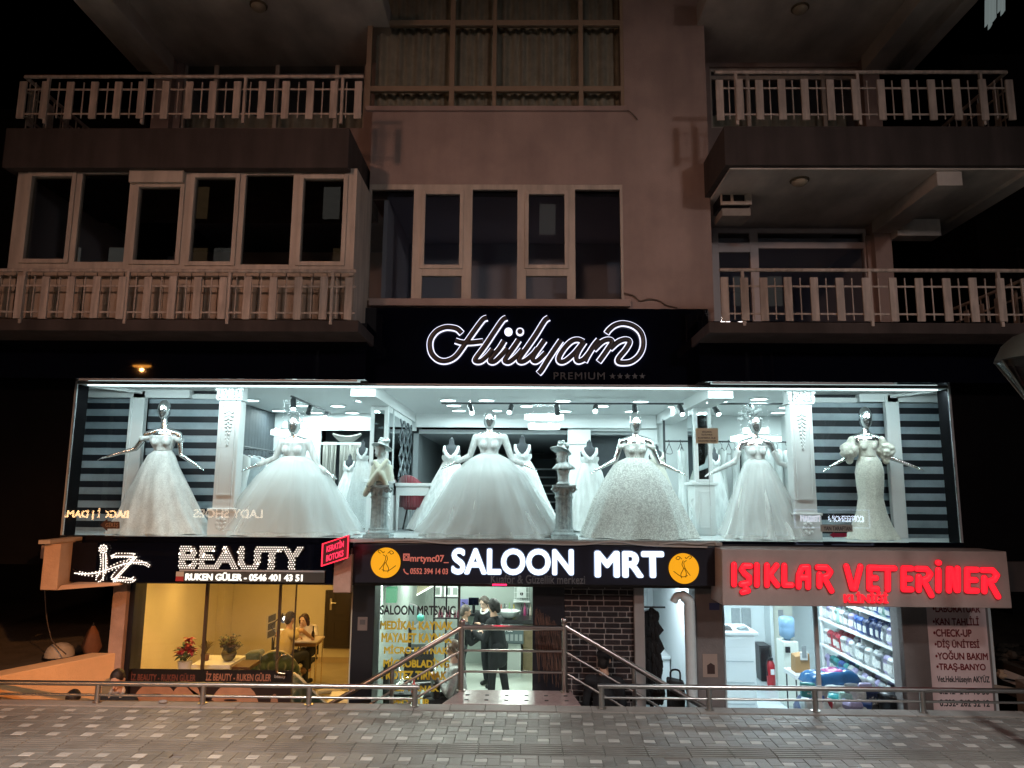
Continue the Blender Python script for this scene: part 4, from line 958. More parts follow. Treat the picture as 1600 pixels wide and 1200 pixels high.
rbox((c_.x, 9.9, c_.z+.0), (.13, .10, .07), R3).build('box', mat('chalky_white', (.55, .46, .40), .7, var=.1), t, bevel=.006)
k = R3 @ Vector((.05, -.101, .0))+Vector((c_.x, 9.9, c_.z)); MB().cyl(k+Vector((0, -.004, 0)), k, .014, n=12).build('hole', blackmat, t)
for i, lb_ in enumerate(('long pale plank lying across the rubble right of the clinic', 'dark thin batten lying above the pale plank on the rubble')):
    p0, p1 = (at(1548, 1072, 9.6), at(1625, 1084, 9.7)) if i == 0 else (at(1552, 1058, 9.75), at(1640, 1072, 9.8))
    tag(MB().tube([p0, p1], .028 if i == 0 else .012, 6).build('plank', mat('weathered_wood', (.30, .24, .19), .8, var=.3) if i == 0 else blackmat), lb_, 'plank')
rb = MB(); r_ = random.Random(4)
for k in range(140): rb.ball((r_.uniform(6.7, 8.6), r_.uniform(9.0, 11.5), .10+r_.uniform(0, .12)), r_.uniform(.03, .12), r_.uniform(.03, .12), r_.uniform(.02, .07), 6, 4)
tag(rb.build('rubble', earth, smooth=False), kind='stuff')
# street lamp at the right edge: unlit cap of a post-top lamp
t = thing('street_lamp', 'unlit dark lamp head with a domed cap at the right edge of the picture', 'street lamp', (X(1622, 6.8, 560), 6.8, 0))
xl_, zl_ = X(1622, 6.8, 560), Z(562, 6.8, 1600)
cap = mat('green_grey_lamp_cap', (.16, .19, .175), .45, var=.2)
MB().lathe((xl_, 6.8, zl_), [(.36, 0), (.35, .03), (.29, .15), (.19, .24), (.04, .29)], 28).build('cap', cap, t)
MB().lathe((xl_, 6.8, zl_-.42), [(.10, 0), (.33, .41)], 28, caps=False).build('glass', glass_mat('lamp_glass', (.5, .52, .52), 1.5), t)
fr = MB(); [fr.tube([(xl_+.345*math.cos(t_), 6.8+.345*math.sin(t_), zl_), (xl_+.10*math.cos(t_), 6.8+.10*math.sin(t_), zl_-.44)], .010, 6) for t_ in [k*PI/4 for k in range(8)]]
fr.build('cage', cap, t); MB().cyl((xl_, 6.8, 0), (xl_, 6.8, zl_-.4), .06, n=14).build('post', cap, t)
# ---------------------------------------------------------------- shop signs across the road, seen mirrored in the glass
YO = -10.0; YVt = 2*YG-YO
def far_sign(s, px0, py0, px1, py1, m_, label, frame=None):
    q = [at(px0, py1, YVt), at(px1, py0, YVt)]
    t = thing('shop_sign', label, 'sign', ((q[0].x+q[1].x)/2, YO, q[0].z))
    mb = text_mb(s, (0, 0, q[0].z), (q[1].x-q[0].x, 0, q[1].z), .03, .02)
    mb.v = [(q[1].x-v_[0], YO-v_[1], v_[2]) for v_ in mb.v]
    mb.build('lettering', m_, t)
    MB().box(q[0].x-.3, q[1].x+.3, YO-.25, YO-.01, q[0].z-.3, q[1].z+.3).build('board', mat('dark_sign_board', (.015, .013, .012), .5), t)
    if frame:
        holes_wall(MB(), q[0].x-.25, q[1].x+.25, q[0].z-.25, q[1].z+.25, YO-.01, YO+.03, [(q[0].x-.2, q[1].x+.2, q[0].z-.2, q[1].z+.2)]).build('frame', frame, t)
    return t
far_sign('BAGGİ | DAMA', 92, 794, 202, 812, glow('gold_lit_letters', (1, .55, .25), 22), 'gold lit shop name across the road, mirrored in the lower left glass')
far_sign('LADY SHOES', 302, 796, 411, 809, glow('pale_gold_letters', (1, .80, .62), 7), 'faint gold shop name across the road, mirrored over the second left gown')
far_sign('COFFEESHOP AMSTERDAM', 1251, 806, 1349, 815, glow('blue_white_letters', (.75, .82, 1), 16), 'white framed coffee shop name across the road, mirrored in the lower right glass', glow('blue_white_frame', (.6, .7, 1), 3))
of = thing('opposite_building', 'dark shop row across the road behind the photographer', 'building', (0, -10.3, 0))
MB().box(-40, 40, -16, -10.3, 0, 19).build('wall', mat('dark_render', (.03, .03, .03), .9), of)
r_ = random.Random(31)
for k in range(26):  # lit panes added on the unseen front to give glints in the glass
    x = r_.uniform(-22, 22); z = r_.choice((10.6, 13.2, 15.8)); w_ = MB().box(x-.75, x+.75, -10.3, -10.24, z, z+1.5).build('window', mat('dim_window_frame'), of)
    MB().box(x-.68, x+.0, -10.24, -10.22, z+.07, z+1.43).build('pane', glow('glint_pane_%d' % (k % 3), ((1, .62, .3), (.9, .85, .75), (.6, .75, 1))[k % 3], (.22, .35, .18)[k % 3]), w_)
    MB().box(x+.04, x+.68, -10.24, -10.22, z+.07, z+1.43).build('pane', mat('black_window_glass'), w_)
# ================================================================ BRIDAL SHOWROOM
YK = 13.6                                             # back wall
wallw = mat('showroom_white_wall', (.76, .79, .79), .6, var=.03, vs=2)
ceilw = mat('showroom_ceiling', (.80, .82, .82), .7)
carpet = mat('grey_vinyl_floor', (.30, .33, .34), .35, var=.12, vs=3)
dispw = mat('display_floor_white', (.55, .58, .58), .4)
slate = mat('slate_grey_panel', (.055, .065, .075), .6, var=.2, vs=5)
mirror = mat('silver_mirror', (.62, .68, .70), .02, m=1)
fl = MB().box(-7.1, 7.0, YG+.03, YK+.1, ZD-.25, ZD).build('showroom_floor', carpet, BLD)
MB().box(-7.05, 6.95, YG+.04, 10.62, ZD+.002, ZD+.012).build('display_platform', dispw, fl)
cl = MB().box(-7.1, 7.0, YG-.0, YK+.1, ZT+.02, ZT+.25).build('showroom_ceiling', ceilw, BLD)
MB().box(gx0, gx1, YG+.02, YG+.34, ZT-.05, ZT+.018).build('bulkhead', ceilw, cl)
MB().box(-2.38, -2.04, YG+.36, YK, ZT-.15, ZT+.018).build('beam', ceilw, cl); MB().box(2.56, 2.9, YG+.36, YK, ZT-.15, ZT+.018).build('beam', ceilw, cl)
MB().box(-2.03, 2.55, YK-.12, YK, ZT-.24, ZT+.018).build('beam', ceilw, cl)
MB().box(-7.04, -4.95, 10.40, 10.60, ZT-.10, ZT+.018).build('beam', ceilw, cl); MB().box(4.95, 6.94, 10.40, 10.60, ZT-.10, ZT+.018).build('beam', ceilw, cl)
def wpart(x0, x1, y0, y1, z0=ZD, z1=ZT+.015, m_=wallw): return MB().box(x0, x1, y0, y1, z0, z1).build('showroom_wall', m_, BLD)
wpart(-7.1, -7.05, YG+.31, 10.7); wpart(6.95, 7.0, YG+.31, 10.7)
wpart(-7.04, -4.85, 10.70, 10.78, m_=slate); wpart(4.95, 6.94, 10.70, 10.78, m_=slate)
wpart(-4.85, -4.78, 10.8, YK, z1=2.95); wpart(4.95, 5.02, 10.8, YK)
sw = MB(); [sw.box(-4.85, -4.775, 10.8+i*.14, 10.8+i*.14+.135, 2.952, ZT+.01) for i in range(20)]; sw.build('slatted_panel', slate, BLD)
zh = Z(674, YK)
wpart(-4.78, X(497, YK), YK, YK+.08); wpart(X(497, YK), -2.04, YK, YK+.08, zh)
wpart(X(497, YK)-.1, -2.04, YK+.7, YK+.78, m_=slate)
xo1 = X(888, YK, 700)
wpart(xo1, X(922, YK), YK, YK+.08); wpart(X(922, YK), X(990, YK), YK, YK+.08, zh+.02); wpart(X(990, YK), 5.0, YK, YK+.08)
wpart(X(922, YK)-.1, X(990, YK)+.1, YK+.5, YK+.58, m_=slate)
for px in (905, 1010):                                 # flat pilasters on the back wall
    x_ = X(px, YK); o = MB().box(x_-.2, x_+.2, YK-.06, YK-.001, ZD, 3.32).build('pilaster', white, BLD, bevel=.006)
    MB().box(x_-.24, x_+.24, YK-.09, YK-.001, 3.322, 3.36).box(x_-.22, x_+.22, YK-.08, YK-.001, 3.36, 3.6).build('capital', white, o, bevel=.01)
# rear room beyond the opening
MB().box(-2.0, 3.2, YK+.1, 21, ZD-.1, ZD-.001).build('rear_floor', carpet, BLD)
greyw = mat('grey_rear_wall', (.20, .22, .23), .7)
MB().box(-2.0, 3.2, YK+.1, 21, 3.52, 3.6).build('rear_ceiling', mat('grey_rear_ceiling', (.35, .37, .38), .8), BLD)
MB().box(-2.1, -2.0, YK+.1, 21, ZD, 3.52).build('rear_wall', greyw, BLD); MB().box(xo1+.05, xo1+.12, YK+.1, 21, ZD, 3.52).build('rear_wall', greyw, BLD); MB().box(-2.0, 3.2, 21, 21.1, ZD, 3.52).build('rear_wall', greyw, BLD)
sh = thing('shelf_unit', 'dark shelf unit with white boards deep in the room behind the middle gown', 'shelf', (.6, 19.5, ZD))
MB().box(-.6, 1.6, 19.8, 19.84, ZD, 3.3).build('back_panel', slate, sh)
for k in range(6): MB().box(-.6, 1.6, 19.4, 19.79, ZD+.1+k*.22, ZD+.14+k*.22).build('shelf', whitegloss, sh)
# ---- lights of the showroom
cool_disc = glow('cool_downlight', COOL, 9)
dl = [(392,626),(436,642),(473,634),(528,635),(567,627),(504,649),(558,649),(700,626),(709,634),(717,642),(760,626),(824,635),(880,627),(882,643),(774,642),(940,635),(1001,628),(987,643),(1055,636),(1124,628),(1186,624),(1229,637),(1216,645)]
first = None
for px, py in dl:
    Yd = (ZT-EYE)/(at(px, py, 1).z-EYE); p = at(px, py, Yd); Yd = min(Yd, YK-.25)
    if first is None:
        first = thing('downlight', 'flush round white downlight, lit, in the bridal showroom ceiling', 'ceiling light', (p.x, Yd, ZT), 'lit downlights of the bridal showroom ceiling')
        MB().lathe((p.x, Yd, ZT-.005), [(.125, .0), (.145, .0), (.145, .024), (.125, .024)], 24, caps=False).build('rim', white, first)
        MB().lathe((p.x, Yd, ZT+.002), [(.001, 0), (.124, 0)], 24, caps=False).build('diffuser', cool_disc, first)
        fp = Vector((p.x, Yd, ZT)); t = first
    else:
        t = copy_tree(first); t.location = (p.x, Yd, ZT)
    lamp('downlight_lamp', 'AREA', (p.x, Yd, ZT-.02), LEVEL['down'], COOL, None, .24)
st_ = thing('led_strip', 'long thin white LED strip along the top inside of the show window', 'light strip', (0, YG+.2, ZT-.06))
MB().box(gx0+.1, gx1-.1, YG+.07, YG+.11, ZT-.062, ZT-.051).build('diffuser', glow('led_strip_white', COOL, 4), st_)
for x_ in (-4.4, -1.5, 1.4, 4.3): lamp('led_strip_lamp', 'AREA', (x_, YG+.09, ZT-.08), LEVEL['strip'], COOL, st_, 2.8, (x_, YG+1.1, ZD), size_y=.05)
trackm = mat('dark_grey_track', (.05, .055, .06), .4)
def track(label, p0, p1, z, heads):
    a = at(*p0, (z-EYE)/(at(*p0, 1).z-EYE)); b = at(*p1, (z-EYE)/(at(*p1, 1).z-EYE))
    t = thing('track_light', label, 'track light', tuple(a))
    MB().tube([a, b], .018, 4).build('track', trackm, t)
    for f, tgt, on in heads:
        p = a.lerp(b, f); tv = Vector(tgt) if tgt else p+Vector((0, -.6, -1))
        d_ = (tv-p).normalized(); c0 = p+Vector((0, 0, -.06))
        MB().cyl(p, c0, .012, n=8).cyl(c0-d_*.03, c0+d_*.15, .042, n=16).build('spot_head', trackm, t)
        MB().cyl(c0+d_*.151, c0+d_*.156, .036, n=16).build('lens', glow('spot_lens', COOL, 12) if on else MATS['dark_grey_track'], t)
        if on: lamp('spot_lamp', 'SPOT', c0+d_*.18, LEVEL['spot'], COOL, t, .03, tv, 70, .7)
    return t
track('dark ceiling track with angled spots over the middle gown', (690, 630), (1068, 631), 3.80, [(.12, (-.4, 10, 2.6), 1), (.29, (-.4, 10, 2.9), 1), (.48, (.6, 10, 2.6), 0), (.64, (.9, 9.5, 2.9), 1), (.80, (1.6, 10, 2.8), 0), (.985, (2.6, 10, 2.6), 1)])
track('short slanting ceiling track with three spots over the second gown from left', (455, 619), (518, 646), 3.81, [(.05, (-3.2, 9.9, 2.7), 1), (.42, (-3.3, 10, 2.6), 0), (.85, (-3.1, 10, 2.6), 1)])
track('ceiling track with two spots over the gloved gown', (1112, 631), (1232, 631), 3.80, [(.04, (3.3, 10, 2.6), 1), (.52, (3.3, 10, 2.7), 0)])
crys = mat('crystal_band', (.55, .6, .6), .15, em=(.85, 1, .98), es=1.7)
def chandelier(label, px, py1, w1, py2, w2, Yc, canopy_y):
    p = at(px, py1, Yc); q = at(px, py2, Yc); k = Yc/FL
    t = thing('ring_chandelier', label, 'chandelier', (p.x, Yc, ZT))
    MB().box(p.x-.2, p.x+.2, Yc-.05, Yc+.05, ZT-.03, ZT+.019).build('canopy_plate', chrome, t)
    for c_, w_ in ((p, w1), (q, w2)):
        r = w_*k/2; mb = MB()
        for i in range(40):
            a0, a1 = 2*PI*i/40, 2*PI*(i+.8)/40
            mb.hexa([(c_.x+R_*math.cos(a_), Yc+R_*math.sin(a_)*.6, c_.z-.04) for R_, a_ in ((r, a0), (r, a1), (r-.02, a1), (r-.02, a0))], [(c_.x+R_*math.cos(a_), Yc+R_*math.sin(a_)*.6, c_.z+.04) for R_, a_ in ((r, a0), (r, a1), (r-.02, a1), (r-.02, a0))])
        o = mb.build('crystal_ring', crys, t)
        mr = MB(); mr.tube([(c_.x+(r-.01)*math.cos(2*PI*i/40), Yc+(r-.01)*math.sin(2*PI*i/40)*.6, c_.z+.045) for i in range(40)], .010, 6, closed=True).build('rim', chrome, o)
        w3 = MB(); [w3.cyl((c_.x+s_*r*.6, Yc, c_.z+.04), (c_.x+s_*r*.5, Yc, ZT), .002, n=4) for s_ in (-1, 1)]; w3.build('wires', chrome, t)
chandelier('two-tier crystal ring chandelier hanging near the middle of the showroom', 850, 652, 62, 667, 50, 11.9, 621)
chandelier('two-tier crystal ring chandelier behind the head of the long-sleeved left gown', 462, 664, 40, 676, 78, 11.6, 621)
chandelier('two-tier crystal ring chandelier behind the head of the gloved gown', 1181, 673, 40, 686, 78, 11.6, 621)
# ---- blinds
def blind(label, px0, px1, Yb):
    x0, x1 = X(px0, Yb, 720), X(px1, Yb, 720); t = thing('zebra_blind', label, 'blind', ((x0+x1)/2, Yb, ZT-.1), 'zebra blinds behind the outer gowns')
    per = 20.4*Yb/FL; d_, l_ = MB(), MB(); z = Z(613.5, Yb)
    while z > ZD+.02:
        d_.box(x0, x1, Yb-.006, Yb-.004, max(z-per*.47, ZD+.015), z); z -= per
    d_.build('dark_bands', mat('black_blind_band', (.006, .008, .014), .6), t)
    l_.box(x0, x1, Yb-.003, Yb, ZD+.012, ZT-.10).build('pale_fabric', mat('pale_blind_fabric', (.36, .43, .48), .45, var=.35, vs=1.6), t)
    MB().box(x0, x1, Yb-.05, Yb+.04, ZT-.10, ZT-.03).build('head_rail', white, t)
blind('zebra blind in the far left corner of the show window', 88, 222, 10.54); blind('zebra blind behind the off-shoulder gown on the far left', 226, 350, 10.54)
blind('zebra blind behind the puff-sleeved gown', 1262, 1386, 10.54); blind('zebra blind in the far right corner of the show window', 1402, 1512, 10.54)
def wpost(label, px0, px1, Yb):
    x0, x1 = X(px0, Yb, 720), X(px1, Yb, 720); MB().box(x0, x1, Yb-.05, Yb+.05, ZD+.014, ZT).box(x0-.02, x0+.02, Yb-.07, Yb+.0, ZD+.014, ZT-.001).build('mullion', white, BLD, bevel=.004)
wpost('', 201, 221, 10.45); wpost('', 1388, 1408, 10.45)
tr_ = MB(); a, b = at(123, 600, YG+.1), at(222, 616, 10.42); tr_.tube([(a.x, YG+.36, ZT-.02), (b.x, 10.4, ZT-.02)], .035, 4); tr_.build('ceiling_trim', white, BLD)
tr_ = MB(); a, b = at(1480, 604, YG+.1), at(1392, 625, 10.42); tr_.tube([(a.x, YG+.36, ZT-.02), (b.x, 10.4, ZT-.02)], .035, 4); tr_.build('ceiling_trim', white, BLD)
# ---- decorative columns
relief = mat('white_relief', (.80, .82, .82), .55)
def deco_column(label, px):
    Yc = 9.80; x_ = X(px, Yc, 720); t = thing('decorative_column', label, 'column', (x_, Yc, ZD))
    w_ = .15
    MB().box(x_-w_, x_+w_, Yc, Yc+.22, ZD+.36, 3.66).build('shaft', relief, t, bevel=.012)
    rl = MB(); r_ = random.Random(px)
    holes_wall(rl, x_-.11, x_+.11, 2.35, 3.60, Yc-.012, Yc-.001, [(x_-.095, x_+.095, 2.37, 3.58)])
    for j in range(10):                                 # carved foliage drop
        zz = 3.50-j*.052; w2 = .075*(1-j/11)
        for s_ in (-1, 1): rl.ball((x_+s_*w2*.55, Yc-.004, zz), w2*.52, .014, .022, 8, 5, Matrix.Rotation(s_*.6, 3, 'Y'))
        rl.ball((x_, Yc-.006, zz+.02), .014, .016, .024, 8, 5)
    rl.build('carving', relief, t)
    MB().box(x_-.185, x_+.185, Yc-.035, Yc+.25, ZD+.014, ZD+.34).box(x_-.20, x_+.20, Yc-.05, Yc+.26, ZD+.341, ZD+.375).build('base', relief, t, bevel=.01)
    b2 = MB(); [b2.ball((x_+.055*math.cos(k*PI/4), Yc-.037, ZD+.17+.07*math.sin(k*PI/4)), .028, .012, .028, 8, 5) for k in range(8)]; b2.ball((x_, Yc-.037, ZD+.17), .02, .014, .02); b2.build('rosette', relief, t)
    cp = MB(); cp.box(x_-.175, x_+.175, Yc-.03, Yc+.24, 3.661, 3.685)
    for row, (zz, n_, rr) in enumerate(((3.71, 7, .036), (3.755, 6, .040), (3.80, 7, .036))):
        for i in range(n_): cp.ball((x_+(i-(n_-1)/2)*.36/n_+r_.uniform(-.008, .008), Yc-.02+r_.uniform(-.01, .01), zz), rr*.75, .035, rr, 8, 5, Matrix.Rotation(r_.uniform(-.6, .6), 3, 'Y'))
    for s_ in (-1, 1): cp.tube([(x_+s_*(.16+.035*math.cos(q)*(1-q/9)), Yc-.03, 3.80+.035*math.sin(q)*(1-q/9)) for q in [i*.5 for i in range(16)]], .012, 6)
    cp.box(x_-.16, x_+.16, Yc, Yc+.22, 3.686, 3.868); cp.build('capital', relief, t)
deco_column('white carved column with leafy capital beside the off-shoulder gown at left', 353); deco_column('white carved column with leafy capital beside the puff-sleeved gown at right', 1256)
def mirror_column(label, px0, px1, side):
    Yc = 10.85; x0, x1 = X(px0, Yc, 720), X(px1, Yc, 720); zb_ = Z(756, Yc); t = thing('mirror_column', label, 'column', ((x0+x1)/2, Yc, ZD))
    MB().box(x0-.02, x1+.02, Yc, Yc+.45, ZD+.002, zb_).build('pedestal', whitegloss, t, bevel=.008)
    holes_wall(MB(), x0+.04, x1-.04, ZD+.1, zb_-.08, Yc-.014, Yc-.001, [(x0+.07, x1-.07, ZD+.13, zb_-.11)]).build('panel_moulding', whitegloss, t, bevel=.004)
    MB().box(x0-.06, x1+.06, Yc-.04, Yc+.49, zb_+.001, zb_+.05).build('cornice', whitegloss, t, bevel=.01)
    oc = MB(); r_ = random.Random(px0); xs_ = x1+.022 if side > 0 else x0-.022
    for k in range(16): oc.ball((xs_, Yc+.14+r_.uniform(0, .14), ZD+.2+k*.022), .014, .025, .022, 6, 4)
    oc.build('carving', relief, t)
    holes_wall(MB(), x0, x1, zb_+.051, ZT-.15, Yc+.02, Yc+.06, [(x0+.06, x1-.06, zb_+.09, ZT-.22)]).build('frame', whitegloss, t, bevel=.005)
    MB().box(x0+.061, x1-.061, Yc+.045, Yc+.05, zb_+.091, ZT-.221).build('mirror', mirror, t)
    MB().box(x0+.002, x1-.002, Yc+.061, Yc+.40, zb_+.051, ZT-.152).build('core', whitegloss, t)
    # side with its tall mirror
    MB().box(*( (x1-.001, x1+.010) if side > 0 else (x0-.010, x0+.001)), Yc+.10, Yc+.39, zb_+.09, ZT-.24).build('mirror', mirror, t)
mirror_column('white column with mirror panels and carved pedestal left of the middle gown', 576, 604, 1); mirror_column('white column with mirror panels and carved pedestal right of the embroidered gown', 1086, 1114, -1)
mw = thing('mirror_wall', 'mirror with a diamond lattice on the wall left of the middle gown', 'mirror', (-2.05, 12.2, ZD))
ym0, ym1 = 11.35, 13.2; zm0, zm1 = Z(775, 12), 3.62
MB().box(-2.12, -2.06, ym0, ym1, ZD, ZT-.16).build('backing', wallw, mw); MB().box(-2.059, -2.05, ym0+.02, ym1-.02, zm0, zm1).build('glass', mirror, mw)
lt = MB(); nd = 3
for i in range(-6, 8):
    for s_ in (-1, 1):
        P = [];
        for f_ in (0, 1):
            yy = ym0+.55+(f_*1.6+i*.42)*1.0; zz = zm0+(zm1-zm0)*(f_ if s_ > 0 else 1-f_); P.append((-2.046, yy, zz))
        # clip to the panel
        (x_, ya, za), (x2, yb, zb2) = P; ta = max(0, (ym0+.5-ya)/(yb-ya)); tb_ = min(1, (ym1-.03-ya)/(yb-ya))
        if tb_ > ta+.03: lt.tube([(-2.046, ya+(yb-ya)*ta, za+(zb2-za)*ta), (-2.046, ya+(yb-ya)*tb_, za+(zb2-za)*tb_)], .012, 4)
lt.build('lattice', mat('grey_bevel_lattice', (.22, .25, .27), .2, m=.6), mw)
# dressing table, chairs
dtb = thing('dressing_table', 'white dressing table against the diamond mirror', 'table', (-1.7, 12.2, ZD))
MB().box(-2.04, -1.45, 11.5, 13.0, ZD+.70, ZD+.75).build('table_top', whitegloss, dtb, bevel=.006); MB().box(-2.03, -1.5, 11.55, 12.95, ZD+.55, ZD+.699).build('drawer', whitegloss, dtb)
for x_, y_ in ((-1.5, 11.56), (-1.5, 12.94), (-2.0, 11.56), (-2.0, 12.94)): MB().cyl((x_, y_, ZD), (x_, y_, ZD+.549), .015, .03, 8).build('leg', whitegloss, dtb)
def tub_chair(label, p, yaw, seatm, legm, name='tub_chair', sc=1.0, h=.42, legs=True):
    t = thing(name, label, 'chair', p); R_ = Matrix.Rotation(yaw, 3, 'Z'); V = lambda x, y, z: Vector(p)+R_ @ Vector((x, y, z))*sc
    MB().lathe((0, 0, 0), [(.22, -.10), (.25, -.06), (.25, 0), (.2, .03)], 20).build('seat', seatm, t).data.transform(Matrix.Translation(V(0, 0, h)) @ R_.to_4x4() @ Matrix.Scale(sc, 4))
    sh_ = MB(); n = 18
    for i in range(n):
        a0, a1 = PI*.02+PI*.96*i/n, PI*.02+PI*.96*(i+1)/n
        hh = lambda a_: .16+.30*math.sin(a_)**1.3
        q = lambda a_, r, z: V(r*math.cos(a_), r*math.sin(a_), z)
        sh_.hexa([q(a0, .25, h-.06), q(a1, .25, h-.06), q(a1, .31, h-.06), q(a0, .31, h-.06)], [q(a0, .27, h+hh(a0)), q(a1, .27, h+hh(a1)), q(a1, .33, h+hh(a1)), q(a0, .33, h+hh(a0))])
    sh_.build('backrest', seatm, t, smooth=True)
    for a_ in (.8, 2.3, 3.9, 5.4): MB().cyl(V(.18*math.cos(a_), .18*math.sin(a_), h-.1), V(.24*math.cos(a_), .24*math.sin(a_), 0), .014*sc, n=8).build('leg', legm, t)
    return t
redv = mat('dark_red_velvet', (.22, .02, .035), .8, sheen=.5)
tub_chair('dark red chair at the dressing table, nearer one', tuple(at(652, 836, 11.9)[:2])+(ZD,), 2.6, redv, trackm); tub_chair('dark red chair at the dressing table, farther one', (-1.15, 12.9, ZD), -2.2, redv, trackm)
# curtains in the fitting-room doorway
beige = mat('taupe_curtain', (.34, .33, .30), .85, var=.12, vs=8)
for px0, px1, lb_ in ((499, 520, 'left taupe curtain of the fitting room doorway'), (526, 566, 'right taupe curtain of the fitting room doorway')):
    curtain('curtain', lb_, X(px0, 13.5, 730), X(px1, 13.5, 730), 13.66, ZD+.05, Z(692, 13.6), 5 if px0 < 510 else 9, beige, None, .028)
sg_ = thing('curtain_swag', 'draped taupe swag over the fitting room doorway', 'curtain', tuple(at(540, 684, 13.5)))
for k in range(5):
    a, b = at(521+k*1.5, 678+k*.6, 13.55), at(565-k*1.0, 678+k*.6, 13.55); pts = [a.lerp(b, i/12)+Vector((0, -.03-.012*k, -.035*(5-k)*math.sin(PI*i/12))) for i in range(13)]
    MB().tube(pts, .022, 8).build('fold', beige, sg_)
p0, p1 = at(496, 693, 13.5), at(570, 694, 13.5); tag(MB().box(p0.x, p1.x, 13.46, 13.5, p0.z-.02, p0.z+.02).build('curtain_rail', white), 'white curtain rail across the fitting room doorway', 'curtain rail')
# ---- clothes rails with gowns
satin = mat('ivory_satin_gown', (.70, .73, .72), .45, sheen=.3, bump=.25, bs=18)
bagm = mat('clear_garment_bag', (.55, .60, .62), .18, var=.2, vs=5, bump=.5, bs=14)
def hanging_gown(label, grp, p, turn, m_, seed):
    r_ = random.Random(seed); t = thing('hanging_gown', label, 'gown', p, grp); R_ = Matrix.Rotation(turn, 3, 'Z')
    prof = [(.10, -.05), (.20, -.09), (.21, -.25), (.16, -.5), (.20, -.75), (.26, -1.05), (.30, -1.32)]
    mb = MB(); mb.lathe((0, 0, 0), prof, 28, fn=lambda a_, r, z_: r*(.36/math.sqrt((.36*math.cos(a_))**2+math.sin(a_)**2))*(1+.16*math.sin(7*a_+seed+z_*2)*min(1, -z_)+.05*math.sin(13*a_+z_*5)))
    mb.v = [tuple(R_ @ Vector(v_)+Vector(p)) for v_ in mb.v]; mb.build('gown', m_, t)
    hk = MB(); hk.tube([Vector(p)+R_ @ Vector(q) for q in ((-.2, 0, -.09), (0, 0, -.02), (.2, 0, -.09))], .008, 6).tube(spline([Vector(p)+R_ @ Vector(q) for q in ((0, 0, -.02), (0, 0, .03), (0, .02, .06), (0, .0, .085), (0, -.02, .06))], 3), .004, 6); hk.build('hanger', trackm, t)
    return t
zr = 3.02
rk = thing('clothes_rail', 'dark wall rail holding the row of bagged gowns on the left', 'clothes rail', (-4.45, 12.2, zr))
MB().tube([(-4.45, 11.0, zr+.085), (-4.45, 13.5, zr+.085)], .014, 8).build('rail', trackm, rk)
for y_ in (11.05, 12.2, 13.4): MB().tube([(-4.45, y_, zr+.085), (-4.78, y_, zr+.085)], .012, 8).build('bracket', trackm, rk)
g0 = [hanging_gown('white gown in a clear bag on the left wall rail', 'bagged gowns on the left wall rail', (-4.45, 11.12, zr), .12*(-1)**k, (bagm, satin)[k % 2], k) for k in range(2)]
for k in range(2, 14): copy_tree(g0[k % 2], delta=(rnd.uniform(-.03, .03), .17*(k-k % 2) + (.17 if k % 2 else 0) if False else .172*k, rnd.uniform(-.02, .02)))
xa, xb = X(1036, 12.9, 690), X(1242, 12.9, 690); zr2 = Z(690, 12.9, 1130)
rk = thing('clothes_rail', 'black standing rail holding the row of gowns at the back right', 'clothes rail', (xa, 12.9, ZD))
MB().tube([(xa, 12.9, zr2), (xb, 12.9, zr2)], .016, 8).build('rail', trackm, rk)
for x_ in (xa+.02, (xa+xb)/2+.2, xb-.02): MB().box(x_-.018, x_+.018, 12.88, 12.92, ZD, Z(655, 12.9, 1040) if x_ < xa+.1 else zr2+.02).build('post', trackm, rk)
g1 = [hanging_gown('white gown hanging on the black rail at the back right', 'gowns on the black rail at the back right', (xa+.33, 12.9, zr2-.085), 1.25 if k else 1.5, satin, 20+k) for k in range(2)]
for k in range(2, 11): copy_tree(g1[k % 2], delta=(.19*k+rnd.uniform(-.03, .03), rnd.uniform(-.04, .04), rnd.uniform(-.015, .015)))
for px in (1044, 1062, 1137):
    p = at(px, 690, 12.9); tag(MB().tube(spline([p+Vector((0, -.01, .0)), p+Vector((.01, -.01, .03)), p+Vector((.015, -.01, -.03)), p+Vector((-.05, -.01, -.2)), p+Vector((.07, -.01, -.21)), p+Vector((.015, -.01, -.04))], 3), .006, 6).build('coat_hanger', trackm), 'empty dark coat hanger on the black rail at the back right', 'hanger', 'empty hangers on the black rail')
# ---------------------------------------------------------------- mannequins and gowns
tulle = mat('white_tulle', (.82, .85, .84), .75, sheen=.4, bump=.12, bs=90)
lace1 = lace('fine_lace', (.80, .83, .82), 46, .24); glit = lace('glitter_tulle', (.82, .86, .85), 70, .28, .6, .8); emb = lace('leaf_embroidery', (.80, .82, .78), 26, .44); cream = lace('cream_lace', (.76, .75, .66), 34, .26, .7, .9)
streaks(tulle, (26, 26, 1.3), .80, 1.06, .38, .62); streaks(MATS['fine_lace'], (14, 14, .9), .86, 1.05); streaks(glit, (16, 16, .9), .84, 1.06); streaks(satin, (16, 16, .8), .78, 1.06)
fold_t = lambda n_, ph: (lambda a_: .6*math.sin(n_*a_+ph)+.3*math.sin((n_*2+1)*a_+ph*2.1)+.25*math.sin(5*a_+ph*.7))
sheer = mat('sheer_overskirt', (.88, .92, .92), 1.0, alpha=.28, spec=0)
